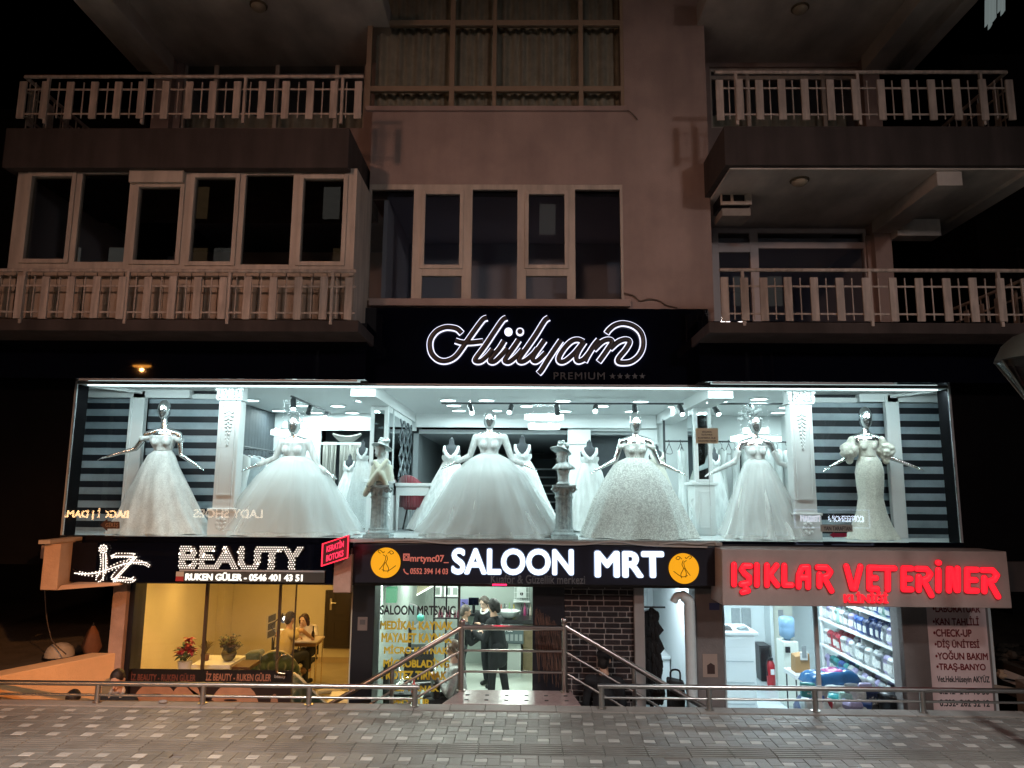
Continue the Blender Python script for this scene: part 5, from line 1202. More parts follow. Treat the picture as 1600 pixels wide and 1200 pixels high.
def skirt_mb(cx, cy, prof, n_f, amp, seed, depth=.8, dmax=.60, n=132, mb=None, z0w=0):
    """prof: list of (z, left radius, right radius) from the waist down to the hem"""
    mb = mb or MB(); F = fold_t(n_f, seed); S_ = []; P = prof
    for i in range(len(P)-1):
        for j in range(5):
            t_ = j/5; S_.append([P[i][q]+(P[i+1][q]-P[i][q])*t_ for q in range(3)])
    S_.append(list(P[-1])); vs = []; zt, zb_ = S_[0][0], S_[-1][0]
    for k, (z, L_, R_) in enumerate(S_):
        f = (zt-z)/(zt-zb_)
        for i in range(n):
            a_ = 2*PI*i/n; c_, s_ = math.cos(a_), math.sin(a_); r = L_*(1-c_)/2+R_*(1+c_)/2
            m_ = 1+amp*(f**.7)*F(a_+.12*math.sin(f*3+seed)); d_ = r*depth/(1+(r*depth/(dmax*1.12))**4)**.25
            zz = z+(.010*math.sin(9*a_+seed) if k == len(S_)-1 else 0)
            vs.append((cx+r*c_*m_, cy+d_*s_*m_, max(zz, ZD+.014)))
    m = len(S_); fs = [(k*n+i, k*n+(i+1) % n, (k+1)*n+(i+1) % n, (k+1)*n+i) for k in range(m-1) for i in range(n)]
    mb.add(vs, fs, True); mb.add(vs[:n], [tuple(range(n))]); return mb
def hand(mb, w_, dirv, s=1.0, curl=.25, up=Vector((0, 0, 1))):
    """palm, four unequal fingers and a thumb, from the wrist w_ along dirv"""
    d_ = Vector(dirv).normalized(); sd = d_.cross(up).normalized(); up2 = sd.cross(d_)
    pc = w_+d_*.045*s
    mb.cap(w_, pc+d_*.03*s, .017*s, .021*s, 8); mb.cap(pc-sd*.016*s, pc+sd*.016*s+d_*.02*s, .017*s, .017*s, 8)
    for k, (o_, l_) in enumerate(((-.027, .062), (-.009, .076), (.009, .07), (.026, .052))):
        b = pc+sd*o_*s+d_*.035*s; m1 = b+(d_*math.cos(curl)-up2*math.sin(curl)+sd*o_*1.2)*l_*.5*s; e = m1+(d_*math.cos(curl*2)-up2*math.sin(curl*2))*l_*.5*s
        mb.cap(b, m1, .0085*s, .0078*s, 6); mb.cap(m1, e, .0078*s, .0062*s, 6)
    b = pc-sd*.026*s-d_*.01*s; m1 = b+(d_*.7-sd*.7)*.035*s; mb.cap(b, m1, .0105*s, .009*s, 6); mb.cap(m1, m1+(d_*.95-sd*.25)*.03*s, .009*s, .007*s, 6)
YM = 10.12
def mannequin(label, hx, ytop, ychin, ysh, shl, shr, el, hl, er, hr_, bodice, waist, yw, prof, fabric, n_f, amp, seed, sleeve=None, straps=None, bust=None, Y=YM, top=None, depth=.8, folds_dir=0):
    k = Y/FL; P = lambda x, y, dy=0: at(x, y, Y)+Vector((0, dy, 0))
    t = thing('mannequin', label, 'mannequin', (P(hx, 840).x, Y, ZD+.012))
    mb = MB(); hc = P(hx, (ytop+ychin)/2); hz = (ychin-ytop)/2*k
    mb.ball(hc, 9.6*k, 10.8*k, hz, 18, 12); mb.ball(hc+Vector((0, -3*k, -hz*.45)), 6.6*k, 7*k, hz*.5, 12, 8); mb.ball(hc+Vector((0, -9.4*k, -hz*.12)), 1.5*k, 2*k, 3.5*k, 8, 5)
    nb_ = P(hx, ysh-2); mb.cap(hc+Vector((0, .01, -hz*.5)), nb_, 4.7*k, 5.2*k)
    sl_, sr_ = P(*shl), P(*shr); mb.cap(nb_+Vector((0, .01, -2*k)), sl_, 6.2*k, 5.0*k); mb.cap(nb_+Vector((0, .01, -2*k)), sr_, 6.2*k, 5.0*k)
    mb.ball(P(hx, ysh+10), 18*k, 8.5*k, 12*k, 16, 10)
    if bust is None: bust = ysh+14
    mb.cap(P(hx, ysh+12), P(hx, yw), 9*k, 8.5*k)
    L_, R_ = [], []
    for s0, e_, h_, st in ((sl_, el, hl, L_), (sr_, er, hr_, R_)):
        e3 = P(*e_, -.0); h3 = P(*h_, -.14); w3 = e3.lerp(h3, .68)
        mb.cap(s0, e3, 5.0*k, 3.6*k); mb.cap(e3, w3, 3.7*k, 2.3*k); hand(mb, w3, (h3-w3), .92, .12)
        st += [s0, e3, w3]
    mb.cap(P(hx, yw), Vector((P(hx, yw).x, Y, ZD+.3)), 8.5*k, 9*k); mb.cyl((P(hx, yw).x, Y, ZD+.012), (P(hx, yw).x, Y, ZD+.4), .02)
    mb.build('body', chrome, t, remesh=.0085)
    # gown: bodice with bust, sleeves, skirt
    b = MB(); rings = [(P(bodice[i][0], bodice[i][2]), P(bodice[i][1], bodice[i][2])) for i in range(len(bodice))]
    prev = None; n = 28
    for (l_, r_) in rings:
        c_ = (l_+r_)/2; a_ = (r_.x-l_.x)/2; ring = [(c_.x+a_*math.cos(2*PI*i/n), Y+max(a_*.76, .11)*math.sin(2*PI*i/n), c_.z) for i in range(n)]
        if prev: b.add(prev+ring, [(i, (i+1) % n, n+(i+1) % n, n+i) for i in range(n)], True)
        else: b.add(ring, [tuple(range(n))])
        prev = ring
    b.add(prev, [tuple(range(n))])
    bb_ = (bodice[0][1]-bodice[0][0])*k
    for s_ in (-1, 1): b.ball(P(hx+s_*(bodice[0][1]-bodice[0][0])*.21, bust+5, -bb_*.29), bb_*.17, bb_*.13, bb_*.17, 14, 9)
    if straps == 'off':
        for q, e_ in ((sl_, L_[1]), (sr_, R_[1])):
            m_ = q.lerp(e_, .28); b.cap(P(hx+(-1 if q is sl_ else 1)*(bodice[0][1]-bodice[0][0])*.42, bust-2, -.03), m_+Vector((0, -.045, 0)), 3.4*k, 3.2*k); b.cap(m_+Vector((0, -.045, 0)), m_+Vector((.0, .05, 0)), 4.6*k, 4.6*k)
    elif straps == 'full':
        b.cap(P(hx-13, ysh+9, -.01), sl_, 8*k, 6.4*k); b.cap(P(hx+13, ysh+9, -.01), sr_, 8*k, 6.4*k); b.ball(P(hx, ysh+16), 19*k, 13*k, 10*k)
    if sleeve == 'long':
        for st in (L_, R_): b.chain([st[0], st[1], st[1].lerp(st[2], .62)], [6.3*k, 4.7*k, 4.2*k])
    b.build('bodice', fabric, t, remesh=.0095)
    if sleeve == 'puff':
        pf = MB(); r_ = random.Random(seed)
        for st in (L_, R_):
            c_ = st[0].lerp(st[1], .62)
            for j in range(70):
                v_ = Vector((r_.gauss(0, 1), r_.gauss(0, 1), r_.gauss(0, 1))).normalized(); pf.ball(c_+Vector((v_.x*10.5*k, v_.y*10*k, v_.z*10.5*k)), 4.6*k, 4.2*k, 3.6*k, 8, 5)
            pf.ball(c_, 12*k, 11*k, 12*k); pf.cap(st[0]+Vector((0, -.02, 0)), st[0].lerp(st[1], .25), 5.6*k, 6.5*k); pf.cap(c_+Vector((0, 0, -11*k)), c_+Vector((0, 0, -16*k)), 7*k, 5.6*k)
        pf.build('puff_sleeves', fabric, t, remesh=.010)
    if sleeve == 'glove':
        gv = MB()
        for st, h_ in ((L_, hl), (R_, hr_)): gv.chain([st[0].lerp(st[1], .45), st[1], st[2]], [5.2*k, 4.5*k, 3.2*k]); hand(gv, st[2], P(*h_, -.14)-st[2], 1.02, .12)
        gv.build('gloves', satin, t, remesh=.0085)
    wx = P(hx, yw); pr = [(Z(y, Y, hx), (wx.x-P(l_, y).x), (P(r_, y).x-wx.x)) for y, l_, r_ in prof]
    pr[-1] = (ZD+.016, pr[-1][1], pr[-1][2])
    sk_ = skirt_mb(wx.x, Y, pr, n_f, amp, seed, depth).build('skirt', fabric if top is None else top, t)
    if sleeve in ('long', 'glove'):                      # a sheer tulle layer over the skirt, stopping a little short of the hem
        po = [(z+(.0 if i < len(pr)-1 else .05), l_*1.06+.004, r_*1.06+.004) for i, (z, l_, r_) in enumerate(pr)]
        skirt_mb(wx.x, Y, po, n_f+4, amp*1.35, seed+2.3, depth, .625).build('overskirt', sheer, sk_)
    return t
mannequin('chrome mannequin in an off-shoulder A-line lace gown, farthest left in the window', 257, 624, 656, 672, (229, 679), (280, 679), (212, 701), (157, 720), (283, 711), (326, 735),
          [(235, 275, 681), (235, 274, 690), (240, 270, 700), (243, 268, 705)], 0, 704, [(703, 243, 268), (712, 232, 273), (730, 222, 279), (765, 207, 296), (800, 191, 311), (836, 172, 330)], lace1, 9, .07, 1.3, straps='off', depth=.75)
mannequin('chrome mannequin in a long-sleeved ball gown with a crystal hairpiece, second from left', 460, 645, 680, 685, (440, 692), (483, 692), (430, 716), (376, 739), (497, 729), (528, 747),
          [(440, 482, 692), (441, 480, 702), (443, 477, 710), (444, 476, 715)], 0, 714, [(713, 444, 476), (722, 428, 492), (745, 405, 512), (775, 384, 530), (806, 366, 546), (838, 347, 560)], tulle, 11, .045, 2.2, sleeve='long', straps='full', top=lace('soft_lace_tulle', (.82, .86, .85), 20, .12, .8, .5))
mannequin('chrome mannequin in a glittering long-sleeved ball gown in the middle of the window', 765, 639, 671, 677, (744, 684), (788, 684), (734, 713), (688, 734), (800, 718), (839, 735),
          [(745, 786, 684), (746, 784, 694), (750, 779, 704), (751, 778, 711)], 0, 710, [(709, 751, 778), (718, 733, 795), (740, 712, 818), (775, 693, 838), (806, 676, 856), (838, 656, 876)], glit, 14, .055, .7, sleeve='long', straps='full')
mannequin('chrome mannequin in an off-shoulder embroidered ball gown right of the middle', 993, 644, 678, 684, (971, 690), (1015, 690), (962, 719), (920, 740), (1030, 723), (1071, 744),
          [(973, 1013, 694), (974, 1011, 702), (977, 1008, 711), (979, 1006, 717)], 0, 716, [(715, 979, 1006), (724, 960, 1022), (748, 945, 1040), (780, 928, 1058), (810, 918, 1073), (840, 907, 1088)], emb, 8, .07, 3.1, straps='off')
mannequin('chrome mannequin in a strapless tulle gown with long white gloves', 1180, 644, 679, 687, (1158, 693), (1203, 693), (1148, 722), (1095, 745), (1217, 723), (1267, 745),
          [(1162, 1200, 697), (1164, 1198, 706), (1169, 1195, 714), (1170, 1194, 719)], 0, 718, [(717, 1170, 1194), (725, 1163, 1202), (750, 1155, 1216), (785, 1145, 1233), (815, 1138, 1246), (842, 1130, 1257)], tulle, 10, .09, 4.0, sleeve='glove')
mannequin('chrome mannequin in a cream mermaid gown with puff sleeves, farthest right in the window', 1352, 635, 671, 679, (1330, 687), (1376, 687), (1324, 714), (1278, 737), (1388, 714), (1441, 738),
          [(1337, 1371, 689), (1339, 1370, 699), (1342, 1368, 708), (1343, 1369, 714)], 0, 713, [(712, 1343, 1369), (722, 1339, 1376), (738, 1337, 1380), (756, 1339, 1380), (778, 1342, 1379), (800, 1339, 1384), (822, 1332, 1393), (843, 1322, 1405)], cream, 8, .05, 5.2, sleeve='puff', depth=.75)
c_ = at(460, 646, YM); hp_ = MB(); r_ = random.Random(8)
for k in range(26):
    a_ = r_.uniform(0, PI); hp_.ball((c_.x+.085*math.cos(a_), YM-.05*r_.random(), c_.z-.03+.06*math.sin(a_)), .011, n=6, k=4)
tag(hp_.build('hairpiece', mat('crystal_hairpiece', (.85, .87, .88), .1, m=.6)), 'sparkling hairpiece worn by the second gown mannequin from left', 'hairpiece')
vl = MB(); c_ = at(1178, 646, YM)
for k in range(26): vl.ball((c_.x+r_.gauss(-.05, .06), YM+r_.gauss(0, .04), c_.z+r_.gauss(-.01, .045)), r_.uniform(.03, .05), .03, r_.uniform(.02, .04), 8, 5)
tag(vl.build('tulle_headpiece', mat('sheer_tulle', (.62, .66, .66), .8, alpha=.5)), 'fluffy sheer tulle headpiece on the gloved mannequin', 'headpiece')
# ---- dress forms in the background
formm = mat('dark_grey_dress_form', (.045, .05, .058), .7)
def dress_form(label, hx, yneck, ysh, yw, half, prof, Y, fabric, seed, style='v'):
    k = Y/FL; P = lambda x, y: at(x, y, Y); t = thing('dress_form', label, 'dress form', (P(hx, yw).x, Y, ZD)); c_ = P(hx, yw)
    zt, zs, zw = Z(yneck, Y, hx), Z(ysh, Y, hx), Z(yw, Y, hx); w_ = half*k
    ell = lambda a_, r, z_: r*.68/math.sqrt((.68*math.cos(a_))**2+math.sin(a_)**2)
    MB().lathe((c_.x, Y, 0), [(w_*.26, zt), (w_*.30, zs+.05), (w_*.72, zs+.012), (w_*.95, zs-.05), (w_*.9, (zs+zw)/2), (w_*.68, zw)], 24, fn=ell).build('torso', formm, t)
    MB().cyl((c_.x, Y, zt), (c_.x, Y, zt+.03), w_*.16, .01).build('finial', trackm, t)
    MB().cyl((c_.x, Y, ZD), (c_.x, Y, zw), .02).cyl((c_.x, Y, ZD), (c_.x, Y, ZD+.03), .18, .16).build('stand', trackm, t)
    b = MB(); zc = (zs+zw)/2+.02
    b.lathe((c_.x, Y, 0), [(w_*.92, zc-.02), (w_*.95, zc-.06), (w_*.70, zw)], 28, fn=lambda a_, r, z_: ell(a_, r, z_)*1.06)
    if style == 'v':
        for s_ in (-1, 1):
            b.tube(spline([(c_.x+s_*w_*.72, Y-.02, zs+.01), (c_.x+s_*w_*.66, Y-w_*.55, zs-.06), (c_.x+s_*w_*.42, Y-w_*.70, zc-.02), (c_.x+s_*w_*.15, Y-w_*.72, zc-.08)], 4), [w_*.16]*4+[w_*.2]*4+[w_*.25]*5, 8)
    b.build('bodice', fabric, t, smooth=True)
    pr = [(Z(y, Y, hx), c_.x-P(l_, y).x, P(r_, y).x-c_.x) for y, l_, r_ in prof]; pr[-1] = (ZD+.02, pr[-1][1], pr[-1][2])
    skirt_mb(c_.x, Y, pr, 10, .05, seed, .8, .8).build('skirt', fabric, t)
    return t
dress_form('dark dress form in a plain white gown left behind the middle gown', 705, 686, 699, 724, 15, [(722, 692, 718), (735, 685, 724), (780, 660, 748), (828, 636, 770)], 11.7, tulle, 1.0)
dress_form('dark dress form in a white gown with flowers right behind the middle gown', 816, 682, 697, 722, 15, [(720, 805, 829), (735, 796, 838), (780, 782, 855), (830, 762, 878)], 11.6, tulle, 2.0)
dress_form('grey dress form in a deep V-back gown behind the right bust', 921, 690, 702, 726, 15, [(724, 909, 934), (738, 903, 941), (780, 893, 952), (828, 880, 966)], 11.7, satin, 3.0, 'v')
dress_form('small dark dress form in a white gown by the fitting room curtain', 546, 712, 722, 738, 10, [(737, 538, 555), (760, 528, 562), (800, 514, 572), (830, 506, 584)], 12.4, tulle, 4.0)
dress_form('dark dress form in a lacy gown beside the small one near the left mirror column', 566, 690, 702, 722, 10, [(720, 557, 575), (745, 550, 582), (790, 540, 592), (830, 532, 600)], 11.9, lace1, 5.0)
dress_form('dark dress form half hidden behind the embroidered gown', 1026, 697, 708, 728, 13, [(726, 1016, 1037), (760, 1005, 1050), (800, 996, 1060), (830, 990, 1068)], 11.9, cream, 6.0)
dress_form('dark dress form in a white gown seen past the beige notice', 1117, 702, 712, 730, 9, [(728, 1110, 1124), (760, 1104, 1132), (800, 1096, 1142), (830, 1090, 1150)], 11.6, tulle, 7.0)
# ---- busts on fluted pedestals
stone = mat('weathered_stone', (.46, .54, .55), .8, var=.45, vs=14, bump=.5, bs=60); stone2 = mat('pale_plaster_bust', (.66, .73, .73), .7, var=.3, vs=16, bump=.3, bs=80)
def pedestal(label, px, ytop, Y):
    k = Y/FL; c_ = at(px, ytop, Y); z0, z1 = ZD+.014, c_.z; t = thing('pedestal', label, 'pedestal', (c_.x, Y, z0)); r = 13.2*k
    MB().box(c_.x-20*k, c_.x+20*k, Y-20*k, Y+20*k, z0, z0+4.5*k).lathe((c_.x, Y, z0+4.5*k), [(18.5*k, 0), (19*k, 2*k), (17*k, 4*k), (15*k, 5*k), (16*k, 7*k), (14.5*k, 9*k)], 32).build('base', stone, t)
    MB().lathe((c_.x, Y, 0), [(r*1.05, z0+13*k), (r*1.0, z0+18*k), (r*.97, z1-22*k), (r*1.02, z1-20*k)], 64, fn=lambda a_, q, z_: q*(1-.09*abs(math.sin(8*a_))**.5)).build('shaft', stone, t)
    cp = MB(); cp.lathe((c_.x, Y, 0), [(r*1.04, z1-20*k), (r*1.12, z1-19*k), (r*1.04, z1-17*k), (r*1.0, z1-14*k), (r*1.25, z1-5*k), (r*1.3, z1-3.5*k)], 28)
    cp.box(c_.x-17.5*k, c_.x+17.5*k, Y-17.5*k, Y+17.5*k, z1-3.4*k, z1)
    for sx in (-1, 1):
        for sy in (-1, 1): cp.tube([(c_.x+sx*(14*k+4.5*k*math.cos(q)*(1-q/9)), Y+sy*14*k, z1-8*k+4.5*k*math.sin(q)*(1-q/9)) for q in [i*.5 for i in range(15)]], 1.6*k, 6)
        cp.ball((c_.x+sx*6*k, Y-14*k, z1-10*k), 2.4*k, 2*k, 6*k, 8, 6)
    cp.ball((c_.x, Y-14.5*k, z1-11*k), 3*k, 2*k, 6.5*k, 8, 6); cp.build('capital', stone, t)
    return c_
def bust(label, px, yb, yhead, hat, ysh, half, Y, m_, shawl=None):
    k = Y/FL; P = lambda x, y, dy=0: at(x, y, Y)+Vector((0, dy*k, 0)); t = thing('bust', label, 'statue', tuple(P(px, yb)))
    b = MB(); h = P(*yhead); b.ball(h, 7.2*k, 8.2*k, 9.2*k, 16, 10); b.ball(h+Vector((0, -3.5*k, -5*k)), 5*k, 5*k, 5*k); b.ball(h+Vector((0, -8.6*k, -1*k)), 1.4*k, 1.8*k, 2.2*k, 8, 5); b.ball(h+Vector((0, -7.5*k, -5*k)), 1.9*k, 1*k, .8*k, 8, 5)
    for s_ in (-1, 1):
        b.ball(h+Vector((s_*2.8*k, -7.4*k, .6*k)), 1.3*k, .8*k, .8*k, 8, 5)
        for q in range(7): b.ball(h+Vector((s_*(6+1.2*math.sin(q*2.1))*k, (-2+q*.9)*k, (5-q*2.1)*k)), 2.3*k, 2.3*k, 2.3*k, 8, 5)
    b.cap(h+Vector((0, 0, -6*k)), P(px, ysh), 4.2*k, 5*k)
    b.cap(P(px-half*.6, ysh+6), P(px+half*.6, ysh+6), 6*k, 6*k); b.cap(P(px, ysh+7), P(px, yb-2), 10*k, 7.5*k)
    for s_ in (-1, 1): b.ball(P(px+s_*5, ysh+13, -7), 5*k, 4*k, 5*k, 10, 7)
    b.cyl(P(px, yb-3), P(px, yb), 10*k, 11*k, 20); b.build('figure', m_, t, remesh=.0075)
    hc = P(*hat[0]); R_ = Matrix.Rotation(hat[1], 3, 'Y') @ Matrix.Rotation(-.25, 3, 'X'); hb = MB(); lm = MB()
    lm.lathe((0, 0, 0), [(8*k, 1*k), (12*k, -.4*k), (16.5*k, -2.2*k), (17*k, -1*k), (12*k, 1*k), (8.2*k, 3*k), (8*k, 8*k), (5*k, 10.5*k), (.5*k, 11*k)], 32, fn=lambda a_, r, z_: r*(1+.05*math.sin(3*a_)))
    hb.add([R_ @ Vector(v_)+hc for v_ in lm.v], lm.f, True); r_ = random.Random(px)
    for q in range(12): hb.ball(hc+R_ @ Vector((r_.uniform(-7, 8)*k, r_.uniform(-9, -3)*k, r_.uniform(5, 12)*k)), 3*k, 3*k, 2.2*k, 8, 5)
    hb.build('hat', m_, t)
    return t, P, k
YP = 9.78
pedestal('weathered fluted pedestal carrying the bust with the cream shawl', 594, 758, YP); pedestal('weathered fluted pedestal carrying the bust with the lace collar', 881, 758, YP)
t, P, k = bust('lady bust in a flowered hat wrapped in a cream shawl, on the left pedestal', 595, 757, (594, 704), ((597, 697), .25), 718, 17, YP, stone2)
sm = MB(); c0 = P(597, 718)
sm.lathe((c0.x, YP, 0), [(5*k, c0.z+1*k), (10*k, c0.z-3*k), (16*k, c0.z-10*k), (18.5*k, c0.z-24*k), (19.5*k, c0.z-34*k), (15*k, c0.z-33*k)], 40, fn=lambda a_, r, z_: r*.72/math.sqrt((.72*math.cos(a_))**2+math.sin(a_)**2)*(1+.05*math.sin(9*a_)))
sm.chain([P(606, 720, -9), P(594, 738, -15), P(583, 754, -14), P(573, 772, -10)], [3.5*k, 5*k, 5.5*k, 4.5*k]); sm.chain([P(588, 722, -10), P(599, 742, -15), P(606, 758, -13)], [3.5*k, 5*k, 4*k])
sm.build('shawl', mat('cream_fur_shawl', (.78, .82, .68), .95, sheen=.6, bump=.5, bs=120), t, remesh=.009)
t, P, k = bust('lady bust in a wide flowered hat with a lace collar, on the right pedestal', 880, 757, (878, 713), ((877, 703), .3), 724, 13, YP, stone2)
MB().lathe((0, 0, 0), [(5*k, 0), (11*k, -3*k), (17*k, -10*k), (16*k, -11*k), (9*k, -5*k)], 40, fn=lambda a_, r, z_: r*(1+.10*math.sin(9*a_))).build('collar', stone2, t).data.transform(Matrix.Translation(P(881, 722)))
# ================================================================ LOWER SHOPS
def shoproom(name, x0, x1, y0, y1, z1, wallm, floorm, ceilm=None, xf=None):
    """a room behind a shop front: walls, floor and ceiling as parts of the building"""
    xf = x0 if xf is None else xf                       # left wall may run askew
    MB().hexa([(xf-.06, y0, ZC), (xf, y0, ZC), (x0, y1, ZC), (x0-.06, y1, ZC)], [(xf-.06, y0, z1), (xf, y0, z1), (x0, y1, z1), (x0-.06, y1, z1)]).build(name, wallm, BLD)
    MB().box(x1, x1+.06, y0, y1, ZC, z1).build(name, wallm, BLD); o = MB().box(x0-.06, x1+.06, y1, y1+.06, ZC, z1).build(name, wallm, BLD)
    for nm, za, zb2, m_ in (('shop_floor', ZC-.1, ZC+.004, floorm), ('shop_ceiling', z1, z1+.06, ceilm or wallm)):
        MB().hexa([(xf-.06, y0-.05, za), (x1+.06, y0-.05, za), (x1+.06, y1+.06, za), (x0-.06, y1+.06, za)], [(xf-.06, y0-.05, zb2), (x1+.06, y0-.05, zb2), (x1+.06, y1+.06, zb2), (x0-.06, y1+.06, zb2)]).build(nm, m_, BLD)
    return o
ZR = 1.28
# ---------------------------------------------------------------- beauty parlour
creamw = mat('warm_cream_wall', (.72, .66, .52), .7, var=.05, vs=1.5)
bx0, bx1, by1 = -6.5, -2.24, 15.9
shoproom('parlour_wall', bx0, bx1, 9.66, by1, ZR, creamw, mat('polished_cream_tiles', (.60, .53, .40), .18, var=.12, vs=2), xf=-5.36)
MB().box(bx0, X(349, by1-.5, 950), by1-.5, by1-.01, ZC+.005, ZR-.005).build('parlour_pilaster', creamw, BLD)
MB().box(X(349, by1, 950), bx1, by1-.02, by1-.001, ZC+.006, ZC+.12).build('skirting', mat('tan_skirting', (.5, .4, .27), .5), BLD)
for x_, y_ in ((-4.6, 10.7), (-4.9, 12.4), (-3.4, 12.2), (-4.6, 14.4)): lamp('parlour_lamp', 'AREA', (x_, y_, ZR-.03), LEVEL['beauty'], WARM, None, .6)
dk_ = mat('dark_brown_door', (.035, .026, .022), .4); a = prect(512, 922, 549, 1008, by1-.03)
dr_o = MB().box(a[0], a[1], by1-.06, by1-.021, a[2], a[3]).build('inner_door', dk_, BLD)
dp = MB()
for q0, q1 in ((.08, .45), (.52, .95)): holes_wall(dp, a[0]+.12, a[1]-.05, a[2]+(a[3]-a[2])*q0, a[2]+(a[3]-a[2])*q1, by1-.072, by1-.061, [(a[0]+.16, a[1]-.09, a[2]+(a[3]-a[2])*q0+.04, a[2]+(a[3]-a[2])*q1-.04)])
dp.build('door_panel', dk_, dr_o); hx = X(517, by1-.08, 945); hz_ = Z(944, by1-.08, 517)
MB().box(hx-.02, hx+.02, by1-.09, by1-.073, hz_-.12, hz_+.12).cyl((hx, by1-.12, hz_+.03), (hx+.12, by1-.12, hz_+.03), .012).cyl((hx, by1-.12, hz_+.03), (hx, by1-.09, hz_+.03), .012).build('handle', mat('satin_nickel', (.7, .66, .6), .3, m=1), dr_o)
holes_wall(MB(), a[0]-.06, a[1]+.04, a[2]-.06, a[3], by1-.075, by1-.0205, [(a[0], a[1], a[2], a[3]-.001)]).build('door_frame', dk_, dr_o)
greenv = mat('green_velvet', (.010, .034, .017), .75, sheen=.6, var=.2, vs=8); creamp = mat('cream_piping', (.66, .58, .42), .45); brownw = mat('brown_side_table', (.10, .05, .025), .4)
def armchair(label, p, yaw, sc, wide=1.0):
    """round tufted armchair with cream arms"""
    t = thing('armchair', label, 'armchair', p); R_ = Matrix.Rotation(yaw, 3, 'Z'); V = lambda x, y, z: Vector(p)+R_ @ Vector((x*wide, y, z))*sc
    n = 20; sb = MB(); q = lambda a_, r, z_: V(r*math.cos(a_), r*math.sin(a_)*.9, z_)
    hh = lambda a_: .62+.46*max(0, math.sin(a_))**1.2
    for i in range(n):
        a0, a1 = PI*(-.06+1.12*i/n), PI*(-.06+1.12*(i+1)/n)
        sb.hexa([q(a0, .40, .22), q(a1, .40, .22), q(a1, .52, .22), q(a0, .52, .22)], [q(a0, .45, hh(a0)), q(a1, .45, hh(a1)), q(a1, .57, hh(a1)), q(a0, .57, hh(a0))])
    for i in range(7):
        for j in range(3):
            a_ = PI*(.1+.8*(i+.5*(j % 2))/6.5); 
            for r in (.42, .535): sb.ball(q(a_, r, .42+j*.2*(hh(a_)-.3)/.8), .085*sc, .085*sc, .10*sc, 10, 7)
    sb.build('backrest', greenv, t, remesh=.014)
    s2 = MB(); s2.lathe((0, 0, 0), [(.02, .20), (.42, .20), (.45, .28), (.44, .42), (.38, .48), (.02, .50)], 28); s2.v = [tuple(V(*v_)) for v_ in s2.v]; s2.build('seat', greenv, t)
    for s_ in (-1, 1):
        ar = MB(); ar.tube(spline([V(s_*.50, -.05, .64), V(s_*.54, -.30, .62), V(s_*.50, -.44, .56), V(s_*.50, -.46, .30), V(s_*.50, -.40, .02)], 4), .045*sc, 8); ar.build('arm', creamp, t)
        MB().cyl(V(s_*.32, .34, .22), V(s_*.36, .40, 0), .03*sc, .02*sc, 8).build('leg', creamp, t)
    pi = MB(); pi.tube([q(PI*(-.06+1.12*i/n), .515, hh(PI*(-.06+1.12*i/n))+.01) for i in range(n+1)], .016*sc, 6).build('piping', creamp, t)
    return t
def P3(px, py, Y, z=None):
    v_ = at(px, py, Y); return (v_.x, Y, ZC if z is None else z)
armchair('big tufted dark green armchair with cream arms seen from behind near the manicure table', P3(432, 1040, 12.9), PI+.25, .90, .80)
armchair('dark green treatment armchair with cream arms in the open parlour doorway', P3(508, 1080, 10.9), PI/2+.6, .98)
ps = thing('foot_bath', 'cream pedicure foot bath beside the green chair in the parlour doorway', 'foot bath', P3(535, 1090, 10.7))
a = at(533, 1090, 10.7); MB().hexa([(a.x-.18, 10.4, ZC+.01), (a.x+.16, 10.4, ZC+.01), (a.x+.16, 11.0, ZC+.01), (a.x-.18, 11.0, ZC+.01)], [(a.x-.24, 10.35, ZC+.5), (a.x+.18, 10.35, ZC+.5), (a.x+.18, 11.05, ZC+.75), (a.x-.24, 11.05, ZC+.75)]).build('body', mat('cream_plastic', (.70, .60, .38), .35), ps, bevel=.04)
MB().lathe((a.x-.03, 10.65, ZC+.55), [(.10, .02), (.16, .10), (.18, .12)], 20).build('basin', creamp, ps)
cs = thing('chaise', 'low dark green chaise behind the white table in the parlour', 'sofa', P3(365, 1030, 12.4))
a, b = at(328, 1030, 12.4), at(405, 1030, 12.4); MB().box(a.x, b.x, 12.1, 12.7, ZC+.30, ZC+.62).build('seat', greenv, cs, bevel=.08); MB().hexa([(b.x-.5, 12.35, ZC+.63), (b.x, 12.35, ZC+.63), (b.x, 12.7, ZC+.63), (b.x-.5, 12.7, ZC+.63)], [(b.x-.25, 12.45, ZC+.95), (b.x, 12.4, ZC+.98), (b.x, 12.7, ZC+.98), (b.x-.25, 12.7, ZC+.95)]).build('backrest', greenv, cs, bevel=.05)
for x_ in (a.x+.1, b.x-.1):
    for y_ in (12.18, 12.62): MB().cyl((x_, y_, ZC), (x_, y_, ZC+.30), .025, n=8).build('leg', creamp, cs)
wtb = thing('side_table', 'low white table carrying the glass vase in the parlour', 'table', P3(345, 1040, 11.0)); zt = Z(1031, 11.0, 345); a, b = at(312, 1035, 11.0), at(372, 1035, 11.0)
MB().box(a.x, b.x, 10.7, 11.3, zt-.06, zt).build('table_top', whitegloss, wtb, bevel=.006); MB().box(a.x+.08, b.x-.08, 10.78, 11.22, zt-.2, zt-.061).build('shelf', whitegloss, wtb, bevel=.004)
for x_ in (a.x+.1, b.x-.1):
    for y_ in (10.8, 11.2): MB().cyl((x_, y_, ZC), (x_, y_, zt-.2), .02, n=8).build('leg', gold, wtb)
bt = thing('side_table', 'small brown table between the white table and the green armchair', 'table', P3(385, 1042, 10.9)); a, b = at(371, 1036, 10.9), at(399, 1036, 10.9); z_ = Z(1036, 10.9, 385)
